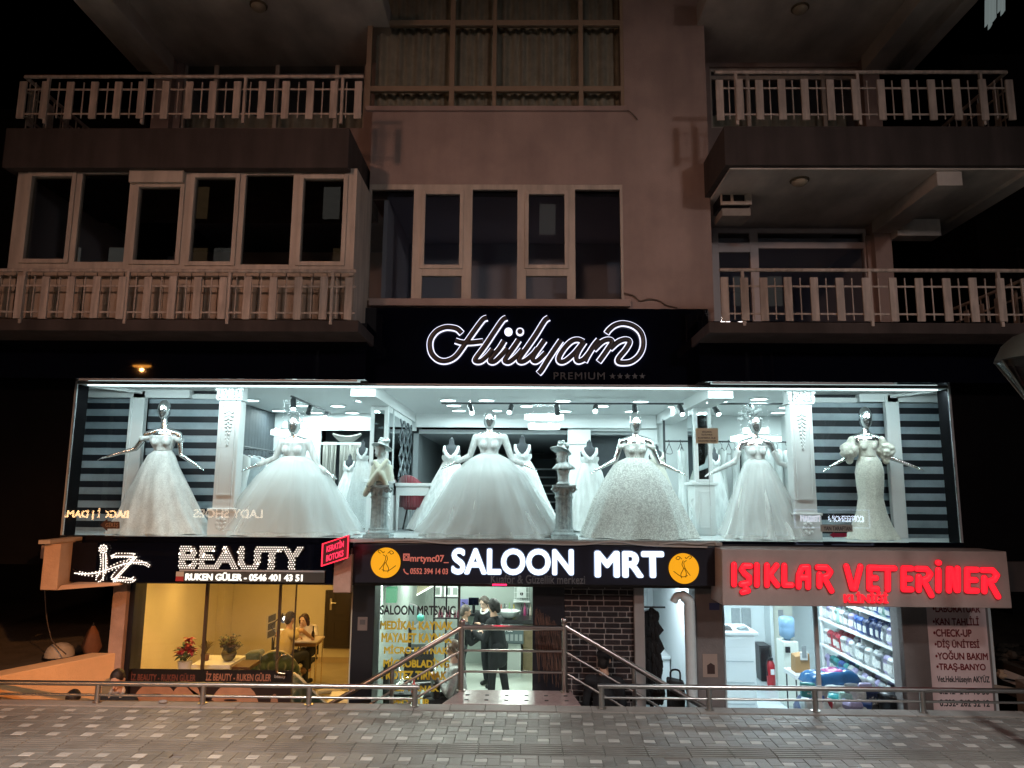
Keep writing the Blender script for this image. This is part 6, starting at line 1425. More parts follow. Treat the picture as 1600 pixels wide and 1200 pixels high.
MB().box(a.x+.005, b.x, 10.66, 11.1, z_-.05, z_).build('table_top', brownw, bt, bevel=.005); MB().cyl(((a.x+b.x)/2, 10.9, ZC), ((a.x+b.x)/2, 10.9, z_-.05), .03, n=10).build('leg', brownw, bt)
# plants
def leaf(mb, base, tip, w_, droop=.03):
    b, t_ = Vector(base), Vector(tip); d = (t_-b); sd = d.cross(Vector((0, 0, 1)));
    sd = (sd.normalized() if sd.length > 1e-4 else Vector((1, 0, 0)))*w_; m1 = b+d*.35+Vector((0, 0, droop)); m2 = b+d*.75+Vector((0, 0, droop*.6)); u_ = Vector((0, 0, .004))
    mb.add([b, m1-sd, m1+u_*3, m1+sd, m2-sd*.7, m2+u_*2, m2+sd*.7, t_], [(0, 1, 2), (0, 2, 3), (1, 4, 5, 2), (2, 5, 6, 3), (4, 7, 5), (5, 7, 6)], True)
redleaf = mat('poinsettia_red', (.35, .012, .018), .5, var=.3, vs=12); greenl = mat('deep_green_leaf', (.035, .07, .02), .5, var=.4, vs=12)
stn = thing('plant_stand', 'slim white stand under the poinsettia by the parlour window', 'stand', P3(288, 1050, 10.1)); c_ = at(288, 1049, 10.1); MB().box(c_.x-.16, c_.x+.16, 9.95, 10.25, ZC, c_.z).build('body', whitegloss, stn, bevel=.008)
def potted(label, px, py, Y, kind, z=None, name='potted_plant'):
    c_ = at(px, py, Y); z = c_.z if z is None else z; t = thing(name, label, 'plant', (c_.x, Y, z)); r_ = random.Random(px); O = Vector((c_.x, Y, z))
    if kind == 'red':
        MB().lathe(O, [(.075, 0), (.095, .13), (.10, .135), (.085, .135)], 20).build('pot', whitegloss, t)
        g_, r2, st2 = MB(), MB(), MB()
        for k in range(16): a_ = k*2.4; b = O+Vector((.03*math.cos(a_), .03*math.sin(a_), .13+.01*k)); leaf(g_, b, b+Vector((.14*math.cos(a_), .14*math.sin(a_), r_.uniform(-.04, .10))), .035)
        for k, (ox, oz) in enumerate(((-.02, .27), (-.09, .21), (.05, .31), (.10, .26), (.02, .38))):
            h = O+Vector((ox, r_.uniform(-.05, .05), oz)); st2.cyl(O+Vector((0, 0, .12)), h, .006, n=5)
            for q in range(9): a_ = q*.7+k; leaf(r2, h, h+Vector((.095*math.cos(a_), .07*math.sin(a_), .05*math.sin(q*1.7))), .028)
        g_.build('leaves', greenl, t); r2.build('bracts', redleaf, t); st2.build('stem', greenl, t)
    elif kind == 'dry':
        MB().lathe(O, [(.05, 0), (.065, .09), (.055, .09)], 16).build('pot', mat('brown_pot', (.12, .05, .03), .5), t); g_ = MB()
        for k in range(30): a_ = r_.uniform(0, 6.3); b = O+Vector((0, 0, .08)); leaf(g_, b, b+Vector((r_.uniform(.03, .14)*math.cos(a_), .1*math.sin(a_), r_.uniform(.08, .24))), .010)
        g_.build('leaves', mat('dry_olive_leaf', (.12, .09, .03), .7, var=.4, vs=20), t)
    else:
        MB().lathe(O, [(.05, 0), (.095, .05), (.11, .11), (.085, .18), (.095, .20)], 20, caps=False).build('vase', glass_mat('clear_vase_glass', (.75, .75, .7), 1.5), t); MB().lathe(O+Vector((0, 0, .005)), [(.045, 0), (.09, .05), (.10, .10)], 16).build('water', mat('cloudy_water', (.5, .45, .3), .1), t)
        g_, f_ = MB(), MB()
        for k in range(46):
            a_ = r_.uniform(0, 6.3); q = r_.uniform(.03, .16); h = O+Vector((q*math.cos(a_), q*math.sin(a_)*.7, .22+r_.uniform(0, .13)-q*.25)); g_.cyl(O+Vector((0, 0, .1)), h, .004, n=4); leaf(g_, h, h+Vector((.06*math.cos(a_), .05*math.sin(a_), .02)), .02)
            if k % 2: f_.ball(h, .028, .028, .022, 7, 5)
        g_.build('leaves', mat('sage_leaf', (.06, .07, .035), .6, var=.4, vs=12), t); f_.build('flowers', mat('dusky_flower', (.13, .09, .06), .7, var=.5, vs=20), t)
potted('red poinsettia in a white pot by the parlour window', 288, 1049, 10.1, 'red'); potted('small dry olive plant in a brown pot left on the white table', 320, 1033, 10.95, 'dry', zt); potted('glass vase of dusky flowers on the white table', 357, 1032, 10.95, 'vase', zt, 'flower_vase')
# picture board, desk lamp, manicure table
pb = thing('picture_board', 'white board with three dark nail pictures on the parlour back wall', 'picture', P3(422, 980, 14.4)); pc = [at(416, 1000, 14.4), at(431, 994, 14.4), at(431, 957, 14.4), at(416, 962, 14.4)]
MB().hexa([(pc[0].x, 14.4, pc[0].z), (pc[1].x, 14.4, pc[1].z), (pc[1].x, 14.44, pc[1].z), (pc[0].x, 14.44, pc[0].z)], [(pc[3].x, 14.4, pc[3].z), (pc[2].x, 14.4, pc[2].z), (pc[2].x, 14.44, pc[2].z), (pc[3].x, 14.44, pc[3].z)]).build('board', mat('off_white_board', (.6, .58, .54), .5), pb)
MB().box(pc[0].x+.02, pc[0].x+.05, 14.42, 15.88, ZC+.5, ZC+.53).cyl((pc[0].x+.1, 14.5, ZC), (pc[0].x+.1, 14.46, pc[0].z+.1), .015).build('stand', trackm, pb)
for k in range(3):
    f0, f1 = .05+k*.32, .32+k*.32; w_ = pc[1].x-pc[0].x; zl0 = pc[0].z+(pc[3].z-pc[0].z)*f0; zl1 = pc[0].z+(pc[3].z-pc[0].z)*f1; s_ = (pc[1].z-pc[0].z)
    MB().hexa([(pc[0].x+.02, 14.392, zl0+s_*.1), (pc[1].x-.02, 14.392, zl0+s_*.9), (pc[1].x-.02, 14.398, zl0+s_*.9), (pc[0].x+.02, 14.398, zl0+s_*.1)], [(pc[0].x+.02, 14.392, zl1+s_*.1), (pc[1].x-.02, 14.392, zl1+s_*.9), (pc[1].x-.02, 14.398, zl1+s_*.9), (pc[0].x+.02, 14.398, zl1+s_*.1)]).build('picture', mat('slate_picture', (.10, .10, .11), .5, var=.6, vs=9), pb)
mt = thing('manicure_table', 'small manicure table with thin gold legs between the two seated people', 'table', P3(485, 1050, 13.7)); zt2 = Z(998, 13.7, 485); a, b = at(462, 998, 13.7), at(502, 998, 13.7)
MB().box(a.x, b.x, 13.45, 13.95, zt2-.03, zt2).build('table_top', mat('pale_table_top', (.62, .52, .42), .35), mt, bevel=.006); MB().box(a.x+.04, b.x-.04, 13.5, 13.9, zt2-.10, zt2-.031).build('drawer', mat('warm_wood', (.30, .17, .08), .4), mt)
for x_ in (a.x+.03, b.x-.03):
    for y_ in (13.48, 13.92): MB().cyl((x_, y_, ZC), (x_, y_, zt2-.03), .010, n=8).build('leg', gold, mt)
c_ = at(489, 994, 13.6); tb_ = thing('bottle', 'dark slim bottle standing on the manicure table', 'bottle', (c_.x, 13.6, zt2)); MB().lathe((c_.x, 13.6, zt2), [(.03, 0), (.032, .12), (.012, .17), (.012, .22)], 14).build('body', mat('dark_bottle_glass', (.02, .012, .01), .15), tb_); MB().cyl((c_.x, 13.6, zt2+.221), (c_.x, 13.6, zt2+.245), .014, n=10).build('cap', blackmat, tb_)
dl_ = thing('desk_lamp', 'black jointed desk lamp with a lit bulb beside the man at the manicure table', 'lamp', P3(428, 998, 13.4)); j = [at(428, 1002, 13.4), at(431, 990, 13.4), at(423, 978, 13.4), at(437, 965, 13.4), at(443, 962, 13.4)]
for i in range(3): MB().tube([j[i], j[i+1]], .010, 6).build('arm', blackmat, dl_)
MB().cyl((j[0].x, 13.4, ZC), j[0], .012, n=8).cyl((j[0].x, 13.4, ZC), (j[0].x, 13.4, ZC+.03), .15, n=20).build('stand', blackmat, dl_)
hd = (at(447, 971, 13.3)-j[4]).normalized(); MB().tube([j[3], j[4]], .012, 6).cyl(j[4]-hd*.04, j[4]+hd*.10, .03, .085, 18, False).build('lamp_shade', blackmat, dl_); MB().ball(j[4]+hd*.075, .035).build('bulb', glow('desk_bulb', (1, .95, .85), 6), dl_)
lamp('desk_bulb_lamp', 'POINT', j[4]+hd*.17, 3, (1, .93, .8), dl_, .05)
MB_ = thing('stool', 'round stool under the man at the manicure table', 'stool', P3(462, 1050, 13.1)); c_ = at(462, 1030, 13.1); MB().lathe((c_.x, 13.1, ZC+.46), [(.02, 0), (.18, 0), (.2, .04), (.17, .08), (.02, .09)], 20).build('seat', brownw, MB_); MB().cyl((c_.x, 13.1, ZC+.02), (c_.x, 13.1, ZC+.46), .025).cyl((c_.x, 13.1, ZC), (c_.x, 13.1, ZC+.02), .2, n=20).build('base', chrome, MB_)
MB_ = thing('chair', 'small dark chair under the woman at the manicure table', 'chair', P3(476, 1040, 14.2)); c_ = at(476, 1030, 14.2); MB().box(c_.x-.2, c_.x+.2, 14.0, 14.4, ZC+.42, ZC+.46).build('seat', blackmat, MB_, bevel=.01); MB().box(c_.x-.2, c_.x+.2, 14.40, 14.43, ZC+.5, ZC+.85).build('backrest', blackmat, MB_, bevel=.01)
for sx in (-.17, .17):
    for sy in (14.03, 14.40): MB().cyl((c_.x+sx, sy, ZC), (c_.x+sx, sy, ZC+.42 if sy < 14.2 else ZC+.6), .012, n=8).build('leg', gold, MB_)
# ---------------------------------------------------------------- hairdresser
sx0, sx1, sy1 = X(585, 9.7, 1000), X(832, 9.7, 1000), 16.0
sgw = mat('salon_grey_green_wall', (.34, .385, .36), .6, var=.06, vs=2); tile = mat('pale_salon_tiles', (.58, .62, .56), .15, var=.05, vs=4)
shoproom('salon_wall', -2.08, .85, 9.70, sy1, ZR, sgw, tile, white)
for x_, y_ in ((-1.8, 10.8), (-.3, 11.0), (-1.7, 13.2), (-.1, 13.6), (-1.2, 15.2)): lamp('salon_lamp', 'AREA', (x_, y_, ZR-.03), LEVEL['salon'], (.84, 1, .90), None, .5)
ss_ = thing('inner_stairs', 'white inner staircase with a lit edge strip rising at the upper left of the salon', 'stairs', P3(640, 930, 14.5)); p0, p1 = at(602, 955, 14.6), at(690, 905, 14.6)
MB().hexa([(p0.x, 14.6, p0.z-.05), (p1.x, 14.6, p1.z-.05), (p1.x, 15.5, p1.z-.05), (p0.x, 15.5, p0.z-.05)], [(p0.x, 14.6, p0.z+.35), (p1.x, 14.6, p1.z+.35), (p1.x, 15.5, p1.z+.35), (p0.x, 15.5, p0.z+.35)]).build('flight', mat('putty_paint', (.42, .38, .26), .6), ss_); MB().tube([p0+Vector((0, -.04, -.03)), p1+Vector((0, -.04, -.03))], .018, 6).build('light_strip', glow('stair_led', (.9, 1, .9), 2.2), ss_)
MB().box(p0.x-.05, p0.x+.15, 14.7, 15.4, ZC+.005, p0.z-.051).build('support', sgw, ss_)
ex = thing('exit_sign', 'hanging dark box with a green lit face at the upper left of the salon', 'sign', P3(611, 925, 11.0)); a = prect(603, 918, 619, 942, 11.0); MB().box(a[0], a[1], 11.0, 11.12, a[2], a[3]).build('lit_face', glow('green_lit_face', (.10, .75, .33), .45), ex); MB().hexa([(a[0]-.02, 10.95, a[3]), (a[1]+.03, 10.95, a[3]+.05), (a[1]+.03, 11.15, a[3]+.05), (a[0]-.02, 11.15, a[3])], [(a[0]-.02, 10.95, a[3]+.08), (a[1]+.03, 10.95, a[3]+.14), (a[1]+.03, 11.15, a[3]+.14), (a[0]-.02, 11.15, a[3]+.08)]).build('case', blackmat, ex); MB().cyl(((a[0]+a[1])/2, 11.05, a[3]+.1), ((a[0]+a[1])/2, 11.05, ZR), .01).build('rod', blackmat, ex)
shf = thing('metal_shelf', 'black metal shelf frame with white bottles in the middle of the salon', 'shelf', P3(697, 1000, 14.0)); a = prect(678, 912, 716, 1040, 14.0)
for x_ in (a[0], (a[0]+a[1])/2, a[1]): MB().box(x_-.015, x_+.015, 13.98, 14.01, ZC, ZR-.02).build('post', blackmat, shf)
for z_ in (Z(933, 14), Z(965, 14), Z(1000, 14)): MB().box(a[0], a[1], 13.9, 14.12, z_-.02, z_).build('shelf', blackmat, shf)
def bottle(label, p, h, r, m_, grp=None): 
    o = MB().lathe(p, [(r, 0), (r*1.03, h*.6), (r*.5, h*.72), (r*.4, h*.75), (r*.42, h)], 12).build('bottle', m_); return tag(o, label, 'bottle', grp)
for k, px in enumerate((684, 700, 711)):
    z_ = Z(933, 14); b = at(px, 930, 14); fb = thing('frame_stand', ('left', 'middle', 'right')[k]+' white angled display stand on the black salon shelf', 'stand', (b.x, 14, z_)); holes_wall(MB(), b.x-.07, b.x+.07, z_, z_+.20, 13.98, 14.0, [(b.x-.045, b.x+.045, z_+.03, z_+.17)]).build('frame', white, fb)
for k in range(9): bottle('small salon bottle on the black metal shelf', (a[0]+.05+k*.05, 13.98, Z(965, 14)), .13, .02, mat('bottle_plum', (.12, .03, .05), .3) if k % 3 else mat('bottle_white', (.7, .7, .68), .3), 'bottles on the black salon shelf')
# wash basin, counter, shelf of bottles, wall box
ct = thing('counter', 'long dark counter with drawers carrying the oval basin at the back of the salon', 'counter', P3(800, 1030, 15.5)); a = prect(772, 970, 832, 1028, 15.3)
MB().box(a[0], a[1], 15.2, 15.95, Z(975, 15.2), Z(969, 15.2)).build('worktop', mat('dark_worktop', (.03, .03, .032), .3), ct); MB().box(a[0]+.3, a[1]-.25, 15.3, 15.94, ZC+.3, Z(986, 15.3)).build('drawer_unit', mat('pale_grey_lacquer', (.45, .48, .46), .4), ct)
dg = MB(); [dg.box(a[0]+.31, a[1]-.26, 15.285, 15.299, ZC+.36+k*.14, ZC+.385+k*.14) for k in range(4)]; dg.build('drawer_gap', blackmat, ct); MB().box(a[0]+.32, a[1]-.27, 15.4, 15.94, ZC, ZC+.299).build('plinth', sgw, ct); MB().box(a[1]-.20, a[1], 15.3, 15.94, ZC, Z(976, 15.3)).build('side_panel', mat('oak_panel', (.26, .19, .11), .5, var=.3, vs=6), ct)
c_ = at(795, 968, 15.35); zc_ = Z(969, 15.2); MB().lathe((c_.x, 15.42, zc_), [(.05, .001), (.17, .05), (.235, .15), (.245, .16), (.22, .15), (.14, .05), (.02, .03)], 28, fn=lambda q, r, z_: r*(1+.05*math.cos(6*q))).build('wash_basin', whitegloss, ct)
MB().tube(spline([(c_.x-.05, 15.7, zc_), (c_.x-.05, 15.7, zc_+.22), (c_.x-.05, 15.6, zc_+.27), (c_.x-.05, 15.52, zc_+.24)], 4), .012, 8).build('tap', chrome, ct)
for k, (px, cl_) in enumerate(((783, (.5, .12, .1)), (788, (.1, .12, .12)), (796, (.25, .4, .2)), (803, (.5, .4, .1)), (815, (.08, .08, .09)), (820, (.35, .05, .15)), (824, (.1, .08, .1)), (829, (.4, .35, .3)))):
    b = at(px, 960, 15.8); bottle('product bottle standing behind the oval salon basin', (b.x, 15.8, zc_), .22+.02*(k % 3), .03, mat('salon_bottle_%s' % 'abcdefgh'[k], cl_, .3), 'product bottles behind the salon basin')
wb = thing('towel_cabinet', 'white wall cabinet on a wire rack at the upper right of the salon', 'cabinet', P3(815, 930, 15.8)); a = prect(806, 918, 824, 934, 15.8); MB().box(a[0]+.03, a[1]-.03, 15.75, 15.97, a[2], a[3]).build('body', whitegloss, wb, bevel=.01)
wr = MB(); [wr.box(a[0]-.03+k*.05, a[0]-.024+k*.05, 15.72, 15.726, a[2]-.08, a[3]+.02) for k in range(8)]; [wr.box(a[0]-.04, a[1]+.04, 15.72, 15.726, a[2]-.08+q, a[2]-.074+q) for q in (0, .1, .2, .3)]; wr.box(a[0]-.05, a[1]+.05, 15.73, 15.98, a[2]-.09, a[2]-.06); wr.build('wire_rack', white, wb)
MB().cyl(((a[0]+a[1])/2, 15.73, a[2]+.09), ((a[0]+a[1])/2, 15.749, a[2]+.09), .035, n=14).build('knob', blackmat, wb)
tv_ = thing('monitor', 'black square screen behind the standing people in the salon', 'screen', P3(740, 942, 15.6)); a = prect(732, 934, 748, 958, 15.6); MB().box(a[0], a[1], 15.6, 15.66, (a[2]+a[3])/2, a[3]).build('screen', blackgloss, tv_, bevel=.01); MB().box(a[0]-.1, a[1]+.05, 15.5, 15.98, a[2]-.05, a[2]).build('shelf', blackmat, tv_); MB().cyl(((a[0]+a[1])/2, 15.63, a[2]), ((a[0]+a[1])/2, 15.63, (a[2]+a[3])/2+.02), .03).build('stand', blackmat, tv_)
po = thing('poster', 'violet poster with a dark swirl on the salon back wall', 'poster', P3(724, 950, 15.9)); a = prect(718, 937, 731, 962, 15.9); MB().box(a[0], a[1], 15.95, 15.995, a[2], a[3]).build('board', mat('violet_print', (.20, .18, .50), .5, var=.4, vs=3), po); MB().tube(spline([(a[0]+.05, 15.945, a[3]-.06), (a[0]+.11, 15.945, a[3]-.10), (a[0]+.05, 15.945, a[3]-.18), (a[0]+.1, 15.945, a[3]-.28)], 4), .012, 6).build('picture', blackmat, po)
ap_ = thing('display_stand', 'dark product display with pale lettering at the right of the standing people', 'stand', P3(795, 1000, 14.8)); a = prect(770, 980, 818, 1006, 14.8); MB().box(a[0], a[1], 14.8, 15.1, a[2], a[3]).build('body', mat('blue_grey_metal', (.10, .13, .14), .35), ap_, bevel=.01); MB().box(a[0]+.05, a[1]-.05, 14.85, 15.05, ZC, a[2]-.001).build('base', mat('pale_grey_lacquer'), ap_)
ptext('KERASTASE', 764, 980.5, 801, 987, 14.78, .006, .012).build('lettering', white, ap_); rp = MB(); [rp.box(a[0]+.08+k*.09, a[0]+.14+k*.09, 14.79, 14.799, a[2]+.06, a[2]+.18) for k in range(6)]; rp.build('packs', mat('grey_packs', (.3, .33, .34), .4), ap_)
# mirrors, styling chairs and trolleys on the left half of the salon
for k, (px, py, Y) in enumerate(((640, 962, 13.6), (606, 975, 12.6))):
    c_ = at(px, py, Y); m_ = thing('styling_mirror', ('round lit styling mirror behind the gold lettering', 'tall styling mirror at the far left of the salon')[k], 'mirror', (c_.x, Y, c_.z)); 
    MB().lathe((0, 0, 0), [(.001, 0), (.20, 0)], 32, caps=False).build('glass', mirror, m_).data.transform(Matrix.Translation((c_.x, Y, c_.z)) @ Matrix.Rotation(PI/2, 4, 'X'))
    MB().tube([(c_.x+(.21)*math.cos(q*PI/16), Y, c_.z+(.21)*math.sin(q*PI/16)) for q in range(32)], .012, 8, closed=True).build('light_ring', glow('mirror_light', (.9, 1, .95), .45), m_); MB().box(c_.x-.04, c_.x+.04, Y+.02, Y+.06, ZC, c_.z).build('stand', blackmat, m_); MB().box(c_.x-.35, c_.x+.35, Y-.05, Y+.3, ZC+.78, ZC+.82).build('shelf', blackmat, m_)
blackl = mat('black_leatherette', (.012, .012, .013), .35)
def styling_chair(label, px, Y, yaw):
    c_ = at(px, 1050, Y); p = Vector((c_.x, Y, ZC)); R_ = Matrix.Rotation(yaw, 3, 'Z'); V = lambda x, y, z: p+R_ @ Vector((x, y, z)); t = thing('styling_chair', label, 'chair', tuple(p)); M4 = Matrix.Translation(p) @ R_.to_4x4()
    for nm, b in (('seat', (-.25, .25, -.25, .25, .48, .60)), ('backrest', (-.24, .24, .22, .32, .62, 1.12))): o = MB().box(*b).build(nm, blackl, t, bevel=.03); o.data.transform(M4)
    for s_ in (-1, 1): MB().tube(spline([V(s_*.28, .25, .62), V(s_*.29, .1, .78), V(s_*.29, -.2, .78), V(s_*.28, -.22, .56)], 4), .022, 8).build('armrest', chrome, t)
    MB().cyl(V(0, 0, .03), V(0, 0, .48), .035).cyl(p, V(0, 0, .03), .28, n=24).build('base', chrome, t)
    return t
styling_chair('black styling chair in front of the round lit mirror', 650, 12.3, PI+.3); styling_chair('black styling chair at the far left of the salon', 607, 11.6, PI-.5); styling_chair('black styling chair under the person in the grey jacket by the salon window', 711, 10.35, PI/2+.2)
tr2 = thing('trolley', 'black salon trolley with white towels and a red bottle behind the gold lettering', 'trolley', P3(632, 1060, 11.0)); c_ = at(634, 1060, 11.0)
for z_ in (.12, .42, .72): MB().box(c_.x-.22, c_.x+.22, 10.85, 11.15, ZC+z_, ZC+z_+.03).build('tray', blackmat, tr2)
for sx in (-.2, .2):
    for sy in (10.87, 11.13): MB().cyl((c_.x+sx, sy, ZC), (c_.x+sx, sy, ZC+.72), .012, n=8).build('leg', chrome, tr2)
r_ = random.Random(2)
for k in range(4): tag(MB().box(c_.x-.16, c_.x+.06, 10.9, 11.1, ZC+.452+k*.045, ZC+.494+k*.045).build('towel', mat('white_towel', (.7, .72, .72), .95, bump=.3), bevel=.014), 'folded white towel stacked on the salon trolley', 'towel', 'towels on the salon trolley')
bottle('red bottle on the salon trolley', (c_.x+.13, 10.95, ZC+.75), .18, .035, mat('red_bottle', (.4, .03, .03), .3)); bottle('white spray bottle on the salon trolley', (c_.x-.05, 10.95, ZC+.75), .22, .035, mat('bottle_white'))
c_ = at(618, 965, 13.2); tag(MB().ball((c_.x+.45, 13.2, c_.z), .07, .05, .07, 12, 8).build('ornament', mat('turquoise_plastic', (.10, .5, .42), .4)), 'turquoise ornament on the salon mirror shelf', 'ornament')
# ---------------------------------------------------------------- passage beside the clinic
pxm0, pxm1 = X(1008, 9.7, 1000), X(1072, 9.7, 1000)
shoproom('passage_wall', pxm0-.02, 2.40, 9.66, 13.4, ZR, wallw, mat('white_tiles', (.60, .64, .66), .25, var=.04))
lamp('passage_lamp', 'AREA', (2.0, 10.9, ZR-.03), LEVEL['vet']*.5, (.72, .91, 1), None, .5)
ps_ = MB(); [holes_wall(ps_, x_, x_+.26, -.1, .75, 13.37, 13.395, [(x_+.03, x_+.23, -.06, .71)]) for x_ in (1.74, 2.07)]; ps_.build('wall_panel', white, BLD)
ht = thing('reception_counter', 'white counter with moulded cornice at the back of the passage', 'counter', (2.2, 12.2, ZC)); MB().box(2.06, 2.38, 11.9, 12.6, ZC+.005, ZC+1.05).build('body', whitegloss, ht, bevel=.006); MB().box(2.01, 2.385, 11.86, 12.64, ZC+1.051, ZC+1.1).build('worktop', whitegloss, ht, bevel=.008)
coatm = mat('black_cloth', (.010, .009, .010), .9, var=.4, bump=.5, bs=30)
cg = MB(); r_ = random.Random(9); a = prect(1008, 955, 1040, 1100, 9.78)
pts = []
for k in range(16):
    z_ = a[3]-(a[3]-a[2])*k/15; pts.append((a[1]-.06+r_.uniform(-.03, .05)-.05*(k < 2), z_))
poly = [(a[0], a[3]), (a[0]+.12, a[3]+.04)]+pts+[(a[0], a[2])]
vs_ = poly; cg.prism(poly[::-1], 9.74, 9.82)
for k in range(50): cg.ball((r_.uniform(a[0]+.03, a[1]-.05), 9.735, r_.uniform(a[2], a[3])), .03, .015, .07, 6, 4)
o = thing('hanging_garment', 'ragged black garment hanging inside the passage doorway', 'garment', (a[0], 9.78, a[2])); cg.build('cloth', coatm, o); MB().tube([(a[0]-.05, 9.79, a[3]+.05), (a[0]+.28, 9.79, a[3]+.05)], .012, 6).build('hanger', trackm, o)
# ---------------------------------------------------------------- veterinary clinic
vx0, vx1, vy1 = 2.54, 6.05, 15.2
vw = mat('clinic_white_wall', (.70, .76, .77), .6, var=.03)
shoproom('clinic_wall', vx0, vx1, 9.66, vy1, ZR, vw, mat('clinic_tiles', (.62, .68, .70), .22, var=.04, vs=3), white)
for x_, y_ in ((4.0, 10.8), (5.0, 12.4), (3.9, 13.6)): lamp('clinic_lamp', 'AREA', (x_, y_, ZR-.03), LEVEL['vet'], (.72, .91, 1.0), None, .7)
rc = thing('reception_counter', 'white panelled reception counter at the left of the clinic', 'counter', P3(1155, 1080, 12.6)); a = prect(1126, 992, 1181, 1082, 12.6); MB().box(a[0], a[1], 12.6, 13.3, ZC+.005, a[3]).build('body', whitegloss, rc, bevel=.006); MB().box(a[0]-.03, a[1]+.05, 12.55, 13.35, a[3]+.001, a[3]+.05).build('worktop', whitegloss, rc, bevel=.008)
mo = MB(); [mo.box(a[0]+.05, a[1]-.04, 12.588, 12.599, ZC+.18+k*.34, ZC+.20+k*.34) for k in range(3)]; mo.build('moulding', mat('pale_grey_line', (.5, .54, .56), .5), rc)
for k, (px, py) in enumerate(((1134, 989), (1160, 989))):
    c_ = at(px, py, 12.8); tag(MB().hexa([(c_.x-.08, 12.7, a[3]+.051), (c_.x+.1, 12.7, a[3]+.051), (c_.x+.1, 12.9, a[3]+.051), (c_.x-.08, 12.9, a[3]+.051)], [(c_.x-.06, 12.72, a[3]+.075), (c_.x+.06, 12.72, a[3]+.11), (c_.x+.06, 12.88, a[3]+.11), (c_.x-.06, 12.88, a[3]+.075)]).build('desk_phone', mat('grey_plastic', (.2, .24, .25), .4) if k else blackmat), ('dark device on the left end of the clinic counter', 'grey desk phone on the clinic counter')[k], 'phone')
for k, (x0, x1) in enumerate(((1143, 1156), (1159, 1173))):
    t = thing('wall_chart', ('left grey chart on the clinic back wall', 'right grey chart on the clinic back wall')[k], 'chart', P3(x0, 965, vy1)); q = prect(x0, 950, x1, 981, vy1-.01); MB().box(q[0], q[1], vy1-.03, vy1-.001, q[2], q[3]).build('board', mat('grey_chart', (.32, .36, .37), .5, var=.15, vs=20), t)
bn = thing('waste_bin', 'tall black bin against the clinic back wall', 'bin', P3(1190, 1040, 14.9)); q = prect(1182, 1008, 1199, 1041, 14.9); MB().hexa([(q[0]+.03, 14.75, ZC+.005), (q[1]-.03, 14.75, ZC+.005), (q[1]-.03, 15.05, ZC+.005), (q[0]+.03, 15.05, ZC+.005)], [(q[0], 14.7, q[3]), (q[1], 14.7, q[3]), (q[1], 15.1, q[3]), (q[0], 15.1, q[3])]).build('body', blackmat, bn, bevel=.02); MB().box(q[0]-.01, q[1]+.01, 14.69, 15.11, q[3]+.001, q[3]+.03).build('lid', blackmat, bn, bevel=.01)
fe = thing('fire_extinguisher', 'red fire extinguisher on the floor beside the black bin', 'extinguisher', P3(1204, 1045, 14.5)); c_ = at(1204, 1040, 14.5); MB().lathe((c_.x, 14.5, ZC+.005), [(.075, 0), (.08, .02), (.08, .38), (.05, .45), (.025, .47)], 20).build('body', mat('signal_red', (.36, .012, .02), .3), fe); MB().box(c_.x-.03, c_.x+.03, 14.44, 14.52, ZC+.476, ZC+.53).build('valve', blackmat, fe); MB().tube(spline([(c_.x-.03, 14.48, ZC+.5), (c_.x-.10, 14.44, ZC+.42), (c_.x-.09, 14.43, ZC+.2)], 4), .012, 6).build('hose', blackmat, fe); MB().box(c_.x-.03, c_.x+.04, 14.41, 14.419, ZC+.22, ZC+.32).build('sticker', white, fe)
dd = at(1224, 1050, 14.6); MB().box(X(1208, 14.9, 1000), X(1240, 14.9, 1000), 14.9, 14.95, ZC+.005, ZC+2.05).build('clinic_door', mat('cream_door', (.60, .62, .54), .45), BLD)
MB().box(X(1206, 14.9, 1000)-.03, X(1206, 14.9, 1000)+.03, 14.85, vy1, ZC+.005, ZR-.01).build('clinic_wall', vw, BLD)
pq = prect(1216, 953, 1224, 963, 14.88); tag(MB().box(pq[0], pq[1], 14.885, 14.899, pq[2], pq[3]).build('door_label', mat('grey_label', (.3, .32, .33), .5)), 'small grey label on the cream clinic door', 'label')
wd = thing('water_dispenser', 'white water dispenser with a blue bottle in the clinic', 'water dispenser', P3(1234, 1065, 13.2)); q = prect(1222, 1001, 1246, 1068, 13.2); MB().box(q[0], q[1], 13.1, 13.45, ZC+.005, q[3]).build('body', mat('cream_white_plastic', (.66, .70, .64), .35), wd, bevel=.012)
MB().box(q[0]+.03, q[0]+.11, 13.07, 13.099, q[3]-.18, q[3]-.08).build('tap_niche', blackmat, wd); MB().lathe(((q[0]+q[1])/2, 13.27, q[3]), [(.05, 0), (.06, .03), (.13, .07), (.135, .2), (.128, .22), (.135, .24), (.135, .37), (.10, .40), (.001, .41)], 24).build('water_bottle', mat('blue_bottle', (.20, .34, .50), .12, spec=.6), wd)
st3 = thing('side_table', 'small white table with thin dark legs in front of the water dispenser', 'table', P3(1248, 1080, 12.0)); q = prect(1233, 1049, 1268, 1056, 12.0); MB().box(q[0], q[1], 11.75, 12.25, q[2], q[3]).build('table_top', whitegloss, st3, bevel=.006)
for x_ in (q[0]+.03, q[1]-.03):
    for y_ in (11.79, 12.2): MB().cyl((x_, y_, ZC), (x_, y_, q[2]), .012, n=8).build('leg', trackm, st3)
